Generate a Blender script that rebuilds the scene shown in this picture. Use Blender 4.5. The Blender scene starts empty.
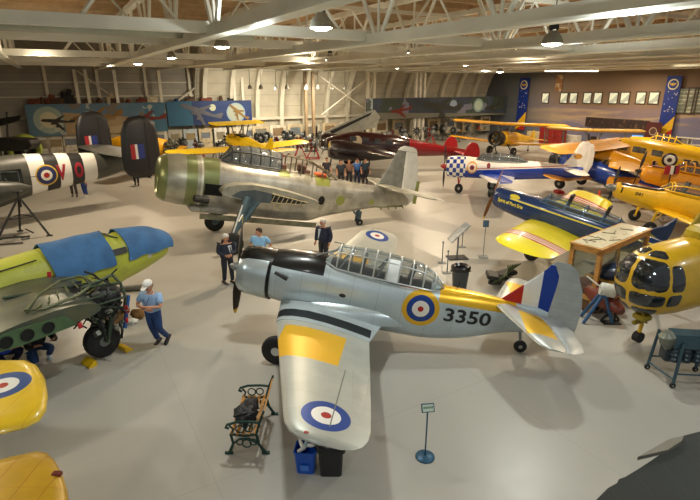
import bpy, bmesh, math, random
from mathutils import Vector, Matrix, Euler, noise
from mathutils.bvhtree import BVHTree
random.seed(7)
SC = bpy.context.scene
COL = SC.collection
PI = math.pi
# ------------------------------------------------------------------ materials
def _rgb(c):
    if isinstance(c, str):
        c = c.lstrip('#')
        v = [int(c[i:i+2], 16)/255 for i in (0, 2, 4)]
        return tuple(x/12.92 if x <= .04045 else ((x+.055)/1.055)**2.4 for x in v)
    return tuple(c)
class NT:
    def __init__(s, m):
        m.use_nodes = True; s.t = m.node_tree; s.t.nodes.clear()
        s.out = s.t.nodes.new('ShaderNodeOutputMaterial')
    def n(s, typ, **kw):
        d = s.t.nodes.new(typ)
        for k, v in kw.items(): setattr(d, k, v)
        return d
    def link(s, a, b): s.t.links.new(a, b)
    def put(s, sock, v):
        if isinstance(v, bpy.types.NodeSocket): s.link(v, sock)
        else: sock.default_value = v
    def m(s, op, a, b=None, c=None):
        d = s.n('ShaderNodeMath', operation=op)
        s.put(d.inputs[0], a)
        if b is not None: s.put(d.inputs[1], b)
        if c is not None: s.put(d.inputs[2], c)
        return d.outputs[0]
    def mix(s, f, a, b):
        d = s.n('ShaderNodeMix', data_type='RGBA')
        s.put(d.inputs[0], f)
        for i, v in ((6, a), (7, b)):
            if isinstance(v, bpy.types.NodeSocket): s.link(v, d.inputs[i])
            else: d.inputs[i].default_value = (*_rgb(v), 1)
        return d.outputs[2]
    def coords(s):
        tc = s.n('ShaderNodeTexCoord'); sp = s.n('ShaderNodeSeparateXYZ')
        s.link(tc.outputs['Object'], sp.inputs[0])
        return tc.outputs['Object'], sp.outputs
    def rng(s, v, a, b):
        return s.m('MULTIPLY', s.m('GREATER_THAN', v, a), s.m('LESS_THAN', v, b))
MATS = {}
def mat(name, color, rough=.5, metal=0., var=.06, scale=3., bump=0., bscale=40., decals=(), spec=.5, emis=None, estr=0., alpha=1., trans=0., stretch=None, coat=0., dark=None):
    """procedural paint: base colour with soft noise variation, plus painted markings in object space"""
    if name in MATS: return MATS[name]
    m = bpy.data.materials.new(name); t = NT(m); MATS[name] = m
    b = t.n('ShaderNodeBsdfPrincipled')
    t.link(b.outputs[0], t.out.inputs[0])
    oc, xyz = t.coords()
    vec = oc
    if stretch:
        mp = t.n('ShaderNodeMapping'); mp.inputs['Scale'].default_value = stretch
        t.link(oc, mp.inputs[0]); vec = mp.outputs[0]
    nz = t.n('ShaderNodeTexNoise'); nz.inputs['Scale'].default_value = scale; nz.inputs['Detail'].default_value = 5
    t.link(vec, nz.inputs['Vector'])
    c = _rgb(color)
    lo = tuple(max(0, x*(1-var*2.2)) for x in c) if dark is None else _rgb(dark)
    hi = tuple(min(1, x*(1+var*1.6)) for x in c)
    rp = t.n('ShaderNodeValToRGB')
    rp.color_ramp.elements[0].position = .3; rp.color_ramp.elements[1].position = .7
    rp.color_ramp.elements[0].color = (*lo, 1); rp.color_ramp.elements[1].color = (*hi, 1)
    t.link(nz.outputs['Fac'], rp.inputs[0])
    cur = rp.outputs[0]
    X, Y, Z = xyz[0], xyz[1], xyz[2]
    ax = {'x': X, 'y': Y, 'z': Z}
    mfac = None
    for d in decals:
        k = d[0]
        if k == 'box':      # ('box',(x0,x1,y0,y1,z0,z1),colour)
            r = d[1]; f = None
            for i, s_ in enumerate((X, Y, Z)):
                if r[2*i] is None: continue
                g = t.rng(s_, r[2*i], r[2*i+1]); f = g if f is None else t.m('MULTIPLY', f, g)
            cur = t.mix(f, cur, d[2])
        elif k == 'disc':   # ('disc','xz',(c0,c1),[(r,colour)..] big to small, side)   side: ('y',-1)
            a, bb = ax[d[1][0]], ax[d[1][1]]
            sx = d[5] if len(d) > 5 else 1.
            dx = t.m('MULTIPLY', t.m('SUBTRACT', a, d[2][0]), sx); dy = t.m('SUBTRACT', bb, d[2][1])
            rr = t.m('SQRT', t.m('ADD', t.m('MULTIPLY', dx, dx), t.m('MULTIPLY', dy, dy)))
            side = None
            if len(d) > 4 and d[4]:
                side = t.m('GREATER_THAN', t.m('MULTIPLY', ax[d[4][0]], d[4][1]), 0.)
            for r_, col in d[3]:
                f = t.m('LESS_THAN', rr, r_)
                if side is not None: f = t.m('MULTIPLY', f, side)
                cur = t.mix(f, cur, col)
        elif k == 'slab':   # ('slab',(nx,ny,nz),d0,d1,colour,bbox or None)
            nx, ny, nz_ = d[1]
            v = t.m('ADD', t.m('ADD', t.m('MULTIPLY', X, nx), t.m('MULTIPLY', Y, ny)), t.m('MULTIPLY', Z, nz_))
            f = t.rng(v, d[2], d[3])
            if len(d) > 5 and d[5]:
                r = d[5]
                for i, s_ in enumerate((X, Y, Z)):
                    if r[2*i] is None: continue
                    f = t.m('MULTIPLY', f, t.rng(s_, r[2*i], r[2*i+1]))
            cur = t.mix(f, cur, d[4])
        elif k == 'check':  # ('check',(x0,x1),zc,n around,cell length,colour)
            ang = t.m('DIVIDE', t.m('ARCTAN2', t.m('SUBTRACT', Z, d[2]), Y), 2*PI/d[3])
            i = t.m('FLOOR', ang); j = t.m('FLOOR', t.m('DIVIDE', X, d[4]))
            par = t.m('ABSOLUTE', t.m('MODULO', t.m('ADD', i, j), 2.))
            cur = t.mix(t.m('MULTIPLY', t.m('GREATER_THAN', par, .5), t.rng(X, d[1][0], d[1][1])), cur, d[5])
        elif k == 'lines':  # panel lines / seams ('lines','x',spacing,width,colour,strength)
            v = t.m('MODULO', t.m('ABSOLUTE', t.m('ADD', ax[d[1]], 50.)), d[2])
            cur = t.mix(t.m('MULTIPLY', t.m('LESS_THAN', v, d[3]), d[5]), cur, d[4])
        elif k == 'blotch': # ('blotch',scale,threshold,colour,strength)
            n2 = t.n('ShaderNodeTexNoise'); n2.inputs['Scale'].default_value = d[1]; n2.inputs['Detail'].default_value = 3
            t.link(oc, n2.inputs['Vector'])
            f = t.m('MULTIPLY', t.m('GREATER_THAN', n2.outputs['Fac'], d[2]), d[4])
            cur = t.mix(f, cur, d[3])
    t.link(cur, b.inputs['Base Color'])
    b.inputs['Roughness'].default_value = rough
    b.inputs['Metallic'].default_value = metal
    b.inputs['Specular IOR Level'].default_value = spec
    if coat: b.inputs['Coat Weight'].default_value = coat; b.inputs['Coat Roughness'].default_value = .08
    if trans: b.inputs['Transmission Weight'].default_value = trans
    b.inputs['Alpha'].default_value = alpha
    if emis: b.inputs['Emission Color'].default_value = (*_rgb(emis), 1); b.inputs['Emission Strength'].default_value = estr
    if bump:
        n3 = t.n('ShaderNodeTexNoise'); n3.inputs['Scale'].default_value = bscale
        t.link(vec, n3.inputs['Vector'])
        bp = t.n('ShaderNodeBump'); bp.inputs['Strength'].default_value = bump; bp.inputs['Distance'].default_value = .02
        t.link(n3.outputs['Fac'], bp.inputs['Height']); t.link(bp.outputs[0], b.inputs['Normal'])
    return m
def glassy(name, tint=(.6, .7, .72), alpha=.35, rough=.05):
    if name in MATS: return MATS[name]
    m = bpy.data.materials.new(name); t = NT(m); MATS[name] = m
    tr = t.n('ShaderNodeBsdfTransparent'); tr.inputs[0].default_value = (*tint, 1)
    gl = t.n('ShaderNodeBsdfPrincipled'); gl.inputs['Base Color'].default_value = (*[x*.35 for x in tint], 1)
    gl.inputs['Roughness'].default_value = rough; gl.inputs['Specular IOR Level'].default_value = 1.
    mx = t.n('ShaderNodeMixShader'); mx.inputs[0].default_value = alpha
    t.link(tr.outputs[0], mx.inputs[1]); t.link(gl.outputs[0], mx.inputs[2]); t.link(mx.outputs[0], t.out.inputs[0])
    return m
# ------------------------------------------------------------------ mesh builder
def frame_of(d):
    d = Vector(d).normalized()
    up = Vector((0, 0, 1)) if abs(d.z) < .95 else Vector((1, 0, 0))
    a = d.cross(up).normalized(); b = a.cross(d).normalized()
    return a, b
class MB:
    def __init__(s): s.v = []; s.f = []; s.mi = []; s.M = Matrix.Identity(4)
    def add(s, vs, fs, slot=0):
        o = len(s.v)
        s.v += [s.M @ Vector(v) for v in vs]
        for f in fs: s.f.append([o+i for i in f]); s.mi.append(slot)
        return s
    def box(s, c, d, rot=None, slot=0, taper=1.):
        hx, hy, hz = d[0]/2, d[1]/2, d[2]/2
        R = Euler(rot).to_matrix() if rot else Matrix.Identity(3)
        vs = []
        for z in (-1, 1):
            k = taper if z > 0 else 1
            for x, y in ((-1, -1), (1, -1), (1, 1), (-1, 1)):
                vs.append(Vector(c) + R @ Vector((x*hx*k, y*hy*k, z*hz)))
        return s.add(vs, [(0, 3, 2, 1), (4, 5, 6, 7), (0, 1, 5, 4), (1, 2, 6, 5), (2, 3, 7, 6), (3, 0, 4, 7)], slot)
    def rbox(s, c, d, r=.02, rot=None, slot=0):
        """box with bevelled vertical and horizontal edges"""
        hx, hy, hz = d[0]/2, d[1]/2, d[2]/2; r = min(r, hx*.9, hy*.9, hz*.9)
        R = Euler(rot).to_matrix() if rot else Matrix.Identity(3)
        def ring(z, e):
            a, b = hx-e, hy-e; q = r-e*0
            q = min(r, a*.9, b*.9)
            pts = []
            for sx, sy, a0 in ((1, 1, 0), (-1, 1, PI/2), (-1, -1, PI), (1, -1, 1.5*PI)):
                for k in range(3):
                    t = a0 + k*PI/4
                    pts.append(Vector(c) + R @ Vector((sx*(a-q)+q*math.cos(t), sy*(b-q)+q*math.sin(t), z)))
            return pts
        return s.loft([ring(-hz, r*.7), ring(-hz+r*.7, 0), ring(hz-r*.7, 0), ring(hz, r*.7)], True, True, slot)
    def loft(s, rings, cap0=True, cap1=True, slot=0, close=True):
        n = len(rings[0]); vs = [p for r in rings for p in r]; fs = []
        for i in range(len(rings)-1):
            for j in range(n if close else n-1):
                k = (j+1) % n
                fs.append((i*n+j, i*n+k, (i+1)*n+k, (i+1)*n+j))
        if cap0: fs.append(tuple(range(n))[::-1])
        if cap1: fs.append(tuple((len(rings)-1)*n+j for j in range(n)))
        return s.add(vs, fs, slot)
    def tube(s, p0, p1, r0, r1=None, n=8, slot=0, cap=True):
        r1 = r0 if r1 is None else r1
        p0, p1 = Vector(p0), Vector(p1)
        if (p1-p0).length < 1e-6: return s
        a, b = frame_of(p1-p0)
        R = [[p + (a*math.cos(2*PI*i/n) + b*math.sin(2*PI*i/n))*r for i in range(n)] for p, r in ((p0, r0), (p1, r1))]
        return s.loft(R, cap, cap, slot)
    def path(s, pts, r, n=6, slot=0, closed=False):
        pts = [Vector(p) for p in pts]; rings = []
        rr = r if isinstance(r, (list, tuple)) else [r]*len(pts)
        a = None
        for i, p in enumerate(pts):
            if closed: d = pts[(i+1) % len(pts)] - pts[i-1]
            else: d = pts[min(i+1, len(pts)-1)] - pts[max(i-1, 0)]
            d.normalize()
            if a is None: a, b = frame_of(d)
            else:
                a = (a - d*a.dot(d)).normalized(); b = d.cross(a) * -1
                b = a.cross(d).normalized()
            rings.append([p + (a*math.cos(2*PI*k/n) + b*math.sin(2*PI*k/n))*rr[i] for k in range(n)])
        if closed: rings.append(rings[0]); return s.loft(rings, False, False, slot)
        return s.loft(rings, True, True, slot)
    def lathe(s, prof, o=(0, 0, 0), axis=(0, 0, 1), n=16, slot=0, cap=True):
        """prof: (distance along axis, radius)"""
        o = Vector(o); ax = Vector(axis).normalized(); a, b = frame_of(ax)
        rings = [[o + ax*h + (a*math.cos(2*PI*i/n) + b*math.sin(2*PI*i/n))*max(r, 1e-4) for i in range(n)] for h, r in prof]
        return s.loft(rings, cap, cap, slot)
    def ball(s, c, r, n=10, slot=0, sc=(1, 1, 1)):
        c = Vector(c); rings = []
        for i in range(1, n):
            t = PI*i/n
            rings.append([c + Vector((math.sin(t)*math.cos(2*PI*j/(n*2))*sc[0], math.sin(t)*math.sin(2*PI*j/(n*2))*sc[1], -math.cos(t)*sc[2]))*r for j in range(n*2)])
        return s.loft(rings, True, True, slot)
    def prism(s, poly, z0, z1, slot=0, axis='z'):
        """extrude a 2-D outline; axis z: (x,y)->z ; y: (x,z)->y ; x: (y,z)->x"""
        def P(p, h): return {'z': (p[0], p[1], h), 'y': (p[0], h, p[1]), 'x': (h, p[0], p[1])}[axis]
        return s.loft([[P(p, z0) for p in poly], [P(p, z1) for p in poly]], True, True, slot)
    def torus(s, c, axis, R, r, n=20, m=8, slot=0, a0=0, a1=2*PI):
        c = Vector(c); a, b = frame_of(axis)
        full = abs(a1-a0-2*PI) < 1e-6
        k = n if full else n+1
        pts = [c + (a*math.cos(a0+(a1-a0)*i/n) + b*math.sin(a0+(a1-a0)*i/n))*R for i in range(k)]
        return s.path(pts, r, m, slot, closed=full)
    def obj(s, name, mats, parent=None, smooth=35, bevel=0):
        me = bpy.data.meshes.new(name)
        me.from_pydata([tuple(v) for v in s.v], [], s.f)
        if not isinstance(mats, (list, tuple)): mats = [mats]
        for m in mats: me.materials.append(m)
        me.polygons.foreach_set('material_index', s.mi)
        bm = bmesh.new(); bm.from_mesh(me)
        bmesh.ops.recalc_face_normals(bm, faces=bm.faces)
        bm.to_mesh(me); bm.free()
        if smooth:
            me.polygons.foreach_set('use_smooth', [True]*len(me.polygons))
            me.set_sharp_from_angle(angle=math.radians(smooth))
        me.update()
        o = bpy.data.objects.new(name, me); COL.objects.link(o)
        if parent: o.parent = parent
        if bevel:
            md = o.modifiers.new('bevel', 'BEVEL'); md.width = bevel; md.segments = 2; md.limit_method = 'ANGLE'
        return o
# ------------------------------------------------------------------ things
def tag(o, label=None, cat=None, group=None, kind=None):
    if label: o['label'] = label
    if cat: o['category'] = cat
    if group: o['group'] = group
    if kind: o['kind'] = kind
    return o
def thing(name, label, cat, loc=(0, 0, 0), rz=0., group=None, pitch=0.):
    o = bpy.data.objects.new(name, None); COL.objects.link(o); o.empty_display_size = .2
    o.location = loc; o.rotation_euler = (0, pitch, rz)
    return tag(o, label, cat, group)
def struct(name, mb, m, **kw):
    o = mb.obj(name, m, **kw); o['kind'] = 'structure'; return o
def kids(o): return [c for c in bpy.data.objects if c.parent == o]
def copy_tree(o, parent=None):
    c = o.copy(); COL.objects.link(c); c.parent = parent
    for ch in kids(o): copy_tree(ch, c)
    return c
# ------------------------------------------------------------------ camera maths
F_PX = 500.; HOR = 84.; CAMH = 6.3; PITCH = math.atan((250-HOR)/F_PX)
def at(px, py, h=0.):
    u = (px-350)/F_PX; v = (250-py)/F_PX; c, s_ = math.cos(PITCH), math.sin(PITCH)
    d = (u, c+v*s_, -s_+v*c); t = (h-CAMH)/d[2]
    return Vector((d[0]*t, d[1]*t, h))
def atY(px, py, Y):
    u = (px-350)/F_PX; v = (250-py)/F_PX; c, s_ = math.cos(PITCH), math.sin(PITCH)
    d = (u, c+v*s_, -s_+v*c); t = Y/d[1]
    return Vector((d[0]*t, Y, CAMH+d[2]*t))
RA = math.radians(30)
def rm(a, b, z=0.):     # hall coordinates: a along the trusses (away), b along the end wall (to the right)
    return Vector((-a*math.sin(RA)+b*math.cos(RA), a*math.cos(RA)+b*math.sin(RA), z))
# ------------------------------------------------------------------ lettering
def lettering(txt, size, name='lettering', bold=0.):
    cu = bpy.data.curves.new(name, 'FONT'); cu.body = txt; cu.size = size; cu.offset = bold
    cu.resolution_u = 3; cu.align_x = 'LEFT'
    o = bpy.data.objects.new(name, cu); COL.objects.link(o)
    dg = bpy.context.evaluated_depsgraph_get(); dg.update()
    me = bpy.data.meshes.new_from_object(o.evaluated_get(dg))
    bm = bmesh.new(); bm.from_mesh(me)
    bmesh.ops.triangulate(bm, faces=bm.faces[:])
    for _ in range(4):
        L = [ed for ed in bm.edges if ed.calc_length() > size*.16]
        if not L: break
        bmesh.ops.subdivide_edges(bm, edges=L, cuts=1); bmesh.ops.triangulate(bm, faces=[f for f in bm.faces if len(f.verts) > 3])
    bm.verts.index_update()
    vs = [v.co.copy() for v in bm.verts]; fs = [[v.index for v in f.verts] for f in bm.faces]
    bm.free(); bpy.data.objects.remove(o); bpy.data.meshes.remove(me); bpy.data.curves.remove(cu)
    return vs, fs
def text_on(parent, txt, size, origin, ux, uy, m, name='lettering', off=.012, bold=.0, onto=None, sx=1.):
    """writing laid on a surface: ux, uy are the text's right and up directions in the parent's space"""
    vs, fs = lettering(txt, size, name, bold)
    ux, uy = Vector(ux).normalized(), Vector(uy).normalized(); n = ux.cross(uy)
    mb = MB(); o = Vector(origin); P = []
    bvh = None
    if onto:
        me = onto.data; bvh = BVHTree.FromPolygons([v.co for v in me.vertices], [list(p.vertices) for p in me.polygons])
    for v in vs:
        p = o + ux*v.x*sx + uy*v.y
        if bvh:
            hit = bvh.ray_cast(p + n*3, -n)
            if hit[0] is not None: p = hit[0] + n*off
        else: p = p + n*off
        P.append(p)
    mb.add(P, fs)
    return mb.obj(name, m, parent, smooth=0)
# ------------------------------------------------------------------ aircraft pieces
def sect(x, zc, w, ht, hb=None, e=2., n=24):
    """fuselage cross-section: half width w, height above centre ht, below hb, superellipse power e"""
    hb = ht if hb is None else hb; pts = []
    for i in range(n):
        t = 2*PI*i/n; c, s_ = math.cos(t), math.sin(t)
        h = ht if s_ >= 0 else hb
        pts.append((x, w*math.copysign(abs(c)**(2/e), c), zc + h*math.copysign(abs(s_)**(2/e), s_)))
    return pts
def smooth_sections(S, k=3):
    """Catmull-Rom through (x,zc,w,ht,hb,e) rows so hulls read as curved metal"""
    S = [tuple(list(r) + [r[3]]*(5-len(r)) + [2.]*(6-max(5, len(r))))[:6] for r in S]
    out = []
    for i in range(len(S)-1):
        p0, p1, p2, p3 = S[max(i-1, 0)], S[i], S[i+1], S[min(i+2, len(S)-1)]
        for j in range(k):
            t = j/k
            row = []
            for a, b, c, d in zip(p0, p1, p2, p3):
                m1 = (c-a)/2; m2 = (d-b)/2
                lim = abs(c-b)*1.5
                m1 = max(-lim, min(lim, m1)); m2 = max(-lim, min(lim, m2))
                row.append((2*t**3-3*t**2+1)*b + (t**3-2*t**2+t)*m1 + (-2*t**3+3*t**2)*c + (t**3-t**2)*m2)
            out.append(tuple(row))
    out.append(S[-1]); return out
def hull(S, name, m, parent, n=28, cap0=True, cap1=True, k=3, smooth=40):
    mb = MB(); mb.loft([sect(*r, n=n) for r in smooth_sections(S, k)], cap0, cap1)
    return mb.obj(name, m, parent, smooth=smooth)
AF = [(1, 0), (.9, .018), (.7, .045), (.5, .064), (.3, .072), (.15, .062), (.06, .043), (.015, .02), (0, 0), (.015, -.015), (.06, -.028), (.2, -.04), (.5, -.034), (.8, -.014)]
def foil(mb, secs, up='z', slot=0, thick=1., x0=0., x1=1.):
    """secs: (x of leading edge, span coordinate, z-or-y offset, chord).  up z = wing, up y = fin"""
    rings = []
    prof = [(u, w) for u, w in AF]
    if x0 > 0 or x1 < 1:
        def zz(u, top):
            P = [p for p in (AF[:9] if top else [AF[8]]+AF[9:]+[AF[0]])]
            P = sorted(P)
            for a, b in zip(P, P[1:]):
                if a[0] <= u <= b[0]: return a[1] + (b[1]-a[1])*(u-a[0])/max(1e-9, b[0]-a[0])
            return 0
        us = [x1 - (x1-x0)*i/7 for i in range(8)]
        prof = [(u, zz(u, True)) for u in us] + [(u, zz(u, False)) for u in us[::-1]]
        prof = [p for i, p in enumerate(prof)]
    for r in secs:
        xl, sp, off, ch = r[:4]; tk = (r[4] if len(r) > 4 else 1.)*thick
        ring = []
        for u, w in prof:
            x = xl + u*ch; t = w*ch*tk
            ring.append((x, sp, off + t) if up == 'z' else (x, off + t, sp))
        rings.append(ring)
    mb.loft(rings, True, True, slot); return mb
def wing_secs(xr, yr, zr, cr, xt, yt, zt, ct, rtip=.5, n=5, seg=2):
    """root to tip with a rounded tip of length rtip"""
    s_ = 1 if yt > yr else -1; S = []
    for i in range(seg+1):
        f = i/seg; S.append((xr+(xt-xr)*f, yr+(yt-yr)*f, zr+(zt-zr)*f, cr+(ct-cr)*f))
    dz = (zt-zr)/max(1e-6, abs(yt-yr))
    for i in range(1, n+1):
        a = (PI/2)*i/n; k = math.cos(a)*.88+.12 if i < n else .12
        c = ct*k
        S.append((xt + (ct-c)*.42, yt + s_*rtip*math.sin(a), zt + dz*rtip*math.sin(a), c, max(.3, k)))
    return S
def wheel(mb, c, r, w, axis=(0, 1, 0), hub=.5, slot_t=0, slot_h=1, n=20):
    c = Vector(c); ax = Vector(axis).normalized()
    prof = [(-w/2, r*hub), (-w/2, r*.82), (-w*.38, r*.95), (-w*.15, r), (w*.15, r), (w*.38, r*.95), (w/2, r*.82), (w/2, r*hub)]
    mb.lathe(prof, c, ax, n, slot_t)
    mb.lathe([(-w*.52, .001), (-w*.52, r*hub*.5), (-w*.42, r*hub), (w*.42, r*hub), (w*.52, r*hub*.5), (w*.52, .001)], c, ax, n, slot_h)
def blade(mb, c, axis, ang, L, w, slot=0, slot_tip=None, root=.12, twist=.9):
    """one propeller blade from hub centre c, in the plane normal to axis"""
    c = Vector(c); ax = Vector(axis).normalized(); a, b = frame_of(ax)
    d = a*math.cos(ang) + b*math.sin(ang); e = ax.cross(d)
    rings = []; cuts = [(root*.3, .22, .22), (root, .22, .2), (.3, .75, .09), (.5, 1., .07), (.75, .95, .05), (.9, .8, .04), (.97, .5, .03), (1., .12, .02)]
    for f, cw, th in cuts:
        tw = twist*(1-f)+.25
        cd = e*math.cos(tw) + ax*math.sin(tw); nd = ax*math.cos(tw) - e*math.sin(tw)
        h = w*cw/2; t = w*th
        rings.append([c + d*(f*L) + cd*(h*math.cos(k*PI/4)) + nd*(t*math.sin(k*PI/4)) for k in range(8)])
    if slot_tip is None: mb.loft(rings, True, True, slot)
    else: mb.loft(rings[:6], True, True, slot); mb.loft(rings[5:], True, True, slot_tip)
def radial(parent, c, r, m_cyl, m_case, n=9, name='engine', ax=(-1, 0, 0)):
    """radial engine: crankcase with finned cylinders"""
    mb = MB(); c = Vector(c); a, b = frame_of(ax); A = Vector(ax).normalized()
    mb.lathe([(-.1*r, .3*r), (.12*r, .32*r), (.3*r, .24*r), (.42*r, .12*r), (.44*r, .02*r)], c, ax, 14, 1)
    for i in range(n):
        t = 2*PI*i/n; d = a*math.cos(t)+b*math.sin(t)
        mb.tube(c+d*.25*r, c+d*.82*r, .14*r, .15*r, 8, 0)
        for k in range(3): mb.tube(c+d*(.42+.14*k)*r, c+d*(.45+.14*k)*r, .19*r, None, 8, 0)
        mb.tube(c+d*.82*r, c+d*.95*r, .13*r, .08*r, 8, 1)
        mb.tube(c+d*.3*r+A*.18*r, c+d*.85*r+A*.12*r, .025*r, None, 5, 1)
    return mb.obj(name, [m_cyl, m_case], parent)
# ------------------------------------------------------------------ shared materials
M_tyre = mat('tyre rubber', '1c1c1c', .75, var=.15, scale=12)
M_black = mat('black paint', '17181a', .4, var=.1)
M_dark = mat('dark grimy metal', '2a2c2b', .55, .3, var=.25, scale=9)
M_grey = mat('grey metal', '7d8384', .45, .5, var=.12, scale=6)
M_alu = mat('bare aluminium', 'b9bcb6', .38, .75, var=.10, scale=4)
M_hub = mat('silver wheel hub', 'a8aaa4', .45, .5, var=.12, scale=15)
M_white = mat('white paint', 'e4e2d8', .45, var=.05)
M_yel = mat('trainer yellow', 'e2b81a', .38, var=.05, coat=.2)
M_red = mat('red paint', 'a8161c', .4, var=.1)
M_blue = mat('blue paint', '1c3f95', .35, var=.08, coat=.3)
M_glass = glassy('clear canopy glass', (.82, .86, .86), .22)
M_dglass = glassy('smoky canopy glass', (.35, .38, .40), .55)
M_wood = mat('varnished oak', 'c08a45', .45, var=.18, scale=5, stretch=(1, 1, 8))
M_engc = mat('finned cylinder metal', '3a3c3a', .5, .5, var=.3, scale=20)
M_case = mat('engine case metal', '8c9090', .4, .6, var=.2, scale=10)
# ------------------------------------------------------------------ floor, walls, roof
def floor_mat():
    m = bpy.data.materials.new('sealed concrete floor'); t = NT(m)
    b = t.n('ShaderNodeBsdfPrincipled'); t.link(b.outputs[0], t.out.inputs[0])
    oc, xyz = t.coords()
    n1 = t.n('ShaderNodeTexNoise'); n1.inputs['Scale'].default_value = .22; n1.inputs['Detail'].default_value = 6; t.link(oc, n1.inputs['Vector'])
    n2 = t.n('ShaderNodeTexNoise'); n2.inputs['Scale'].default_value = 2.2; n2.inputs['Detail'].default_value = 8; t.link(oc, n2.inputs['Vector'])
    c = t.mix(n1.outputs['Fac'], 'a5a299', 'aeaba1')
    c = t.mix(t.m('MULTIPLY', t.rng(n2.outputs['Fac'], .60, .75), .06), c, '9a957f')
    # saw-cut joints run square to the hall
    ca, sa = math.cos(RA), math.sin(RA)
    A = t.m('ADD', t.m('MULTIPLY', xyz[0], -sa), t.m('MULTIPLY', xyz[1], ca))
    B = t.m('ADD', t.m('MULTIPLY', xyz[0], ca), t.m('MULTIPLY', xyz[1], sa))
    for v, off in ((A, 101.1), (B, 100.6)):
        g = t.m('LESS_THAN', t.m('MODULO', t.m('ADD', v, off), 6.), .022)
        c = t.mix(t.m('MULTIPLY', g, .16), c, '6e6a5c')
    t.link(c, b.inputs['Base Color'])
    r = t.m('ADD', t.m('MULTIPLY', n2.outputs['Fac'], .10), .30); t.link(r, b.inputs['Roughness'])
    b.inputs['Specular IOR Level'].default_value = .5
    return m
mb = MB(); P = [rm(-16, -26), rm(54, -26), rm(54, 56), rm(-16, 56)]
mb.loft([[p - Vector((0, 0, .2)) for p in P], P], True, True); struct('floor', mb, floor_mat(), smooth=0)
ZB = 7.5        # underside of the roof trusses
AW = 52.; BW = 51.
M_wall = mat('white sheet metal cladding', 'c9c2ae', .55, var=.06, scale=.8, decals=[('lines', 'z', 1.15, .05, '8d8674', .6)])
M_wallb = mat('grey block wall', '8f8a78', .7, var=.1, scale=.6)
M_rib = mat('cream painted steel', 'e2dcc8', .45, var=.05, scale=1)
M_beam = mat('off white painted steel', 'eceee2', .45, var=.05, scale=.7)
M_deck = mat('ribbed roof decking', 'b39270', .7, var=.12, scale=.5)
def wallbox(mb, a0, a1, b0, b1, z0, z1, slot=0):
    vs = [rm(a0, b0, z0), rm(a1, b0, z0), rm(a1, b1, z0), rm(a0, b1, z0), rm(a0, b0, z1), rm(a1, b0, z1), rm(a1, b1, z1), rm(a0, b1, z1)]
    mb.add(vs, [(0, 3, 2, 1), (4, 5, 6, 7), (0, 1, 5, 4), (1, 2, 6, 5), (2, 3, 7, 6), (3, 0, 4, 7)], slot)
# far wall: straight part on the left, quonset curve on the right
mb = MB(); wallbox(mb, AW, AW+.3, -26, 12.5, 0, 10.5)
struct('wall_back', mb, mat('plain grey cladding', 'a5a093', .6, var=.08, scale=.6, decals=[('lines', 'z', 1.3, .04, '7c7868', .6)]), smooth=0)  # straight left part has greyer cladding than the curved wall
mb = MB()
wallbox(mb, AW, AW+.3, 12.5, BW, 0, 2.9)
rings = []
for i in range(9):
    t = i/8*PI/2; a = AW - 6.5*(1-math.cos(t)); z = 2.9 + 7.4*math.sin(t)
    rings.append([rm(a, 12.5, z), rm(a, BW, z), rm(a+.25, BW, z+.1), rm(a+.25, 12.5, z+.1)])
mb.loft(rings, True, True)
mb.loft([[rm(AW+.1, 12.4, 2.8)]+[r[0]+(rm(0, -.1)) for r in rings]+[rm(AW+.1, 12.4, 10.4)], [rm(AW+.1, 12.6, 2.8)]+[r[0]+(rm(0, .1)) for r in rings]+[rm(AW+.1, 12.6, 10.4)]], True, True)
struct('wall_far', mb, M_wall, smooth=30)
mb = MB()
for k, b in enumerate([13.2, 15.9, 18.6, 21.3, 24, 26.7, 29.4, 32.1, 34.8, 37.5, 40.2, 42.9, 45.6, 48.3]):
    pts = [(AW-.12, .0)] + [(AW-.12 - 6.5*(1-math.cos(i/8*PI/2)), 2.9+7.3*math.sin(i/8*PI/2)) for i in range(9)]
    rg = []
    for a, z in pts: rg.append([rm(a, b-.2, z), rm(a, b+.2, z), rm(a-.45, b+.2, z-.1), rm(a-.45, b-.2, z-.1)])
    mb.loft(rg, True, True)
for b in range(-24, 13, 4): wallbox(mb, AW-.3, AW, b-.12, b+.12, 0, 9)
struct('trim_1', mb, M_rib, smooth=0)      # wall ribs
mb = MB()
for z in (5.2, 6.4): wallbox(mb, AW-.16, AW, -26, 12.5, z, z+.1)
wallbox(mb, AW-.5, AW, 12.5, BW, 2.72, 2.98)
def brace(b0, z0, b1, z1, a=AW-.5):
    mb.tube(rm(a, b0, z0), rm(a, b1, z1), .07, None, 6)
brace(2.5, 7.4, 7.2, 3.3); brace(14.2, 7.2, 8.6, 3.3); brace(24.5, 7.2, 31, 3.2, AW-3); brace(31, 7.2, 24.8, 3.2, AW-3)
struct('trim_2', mb, M_rib, smooth=0)
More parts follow.
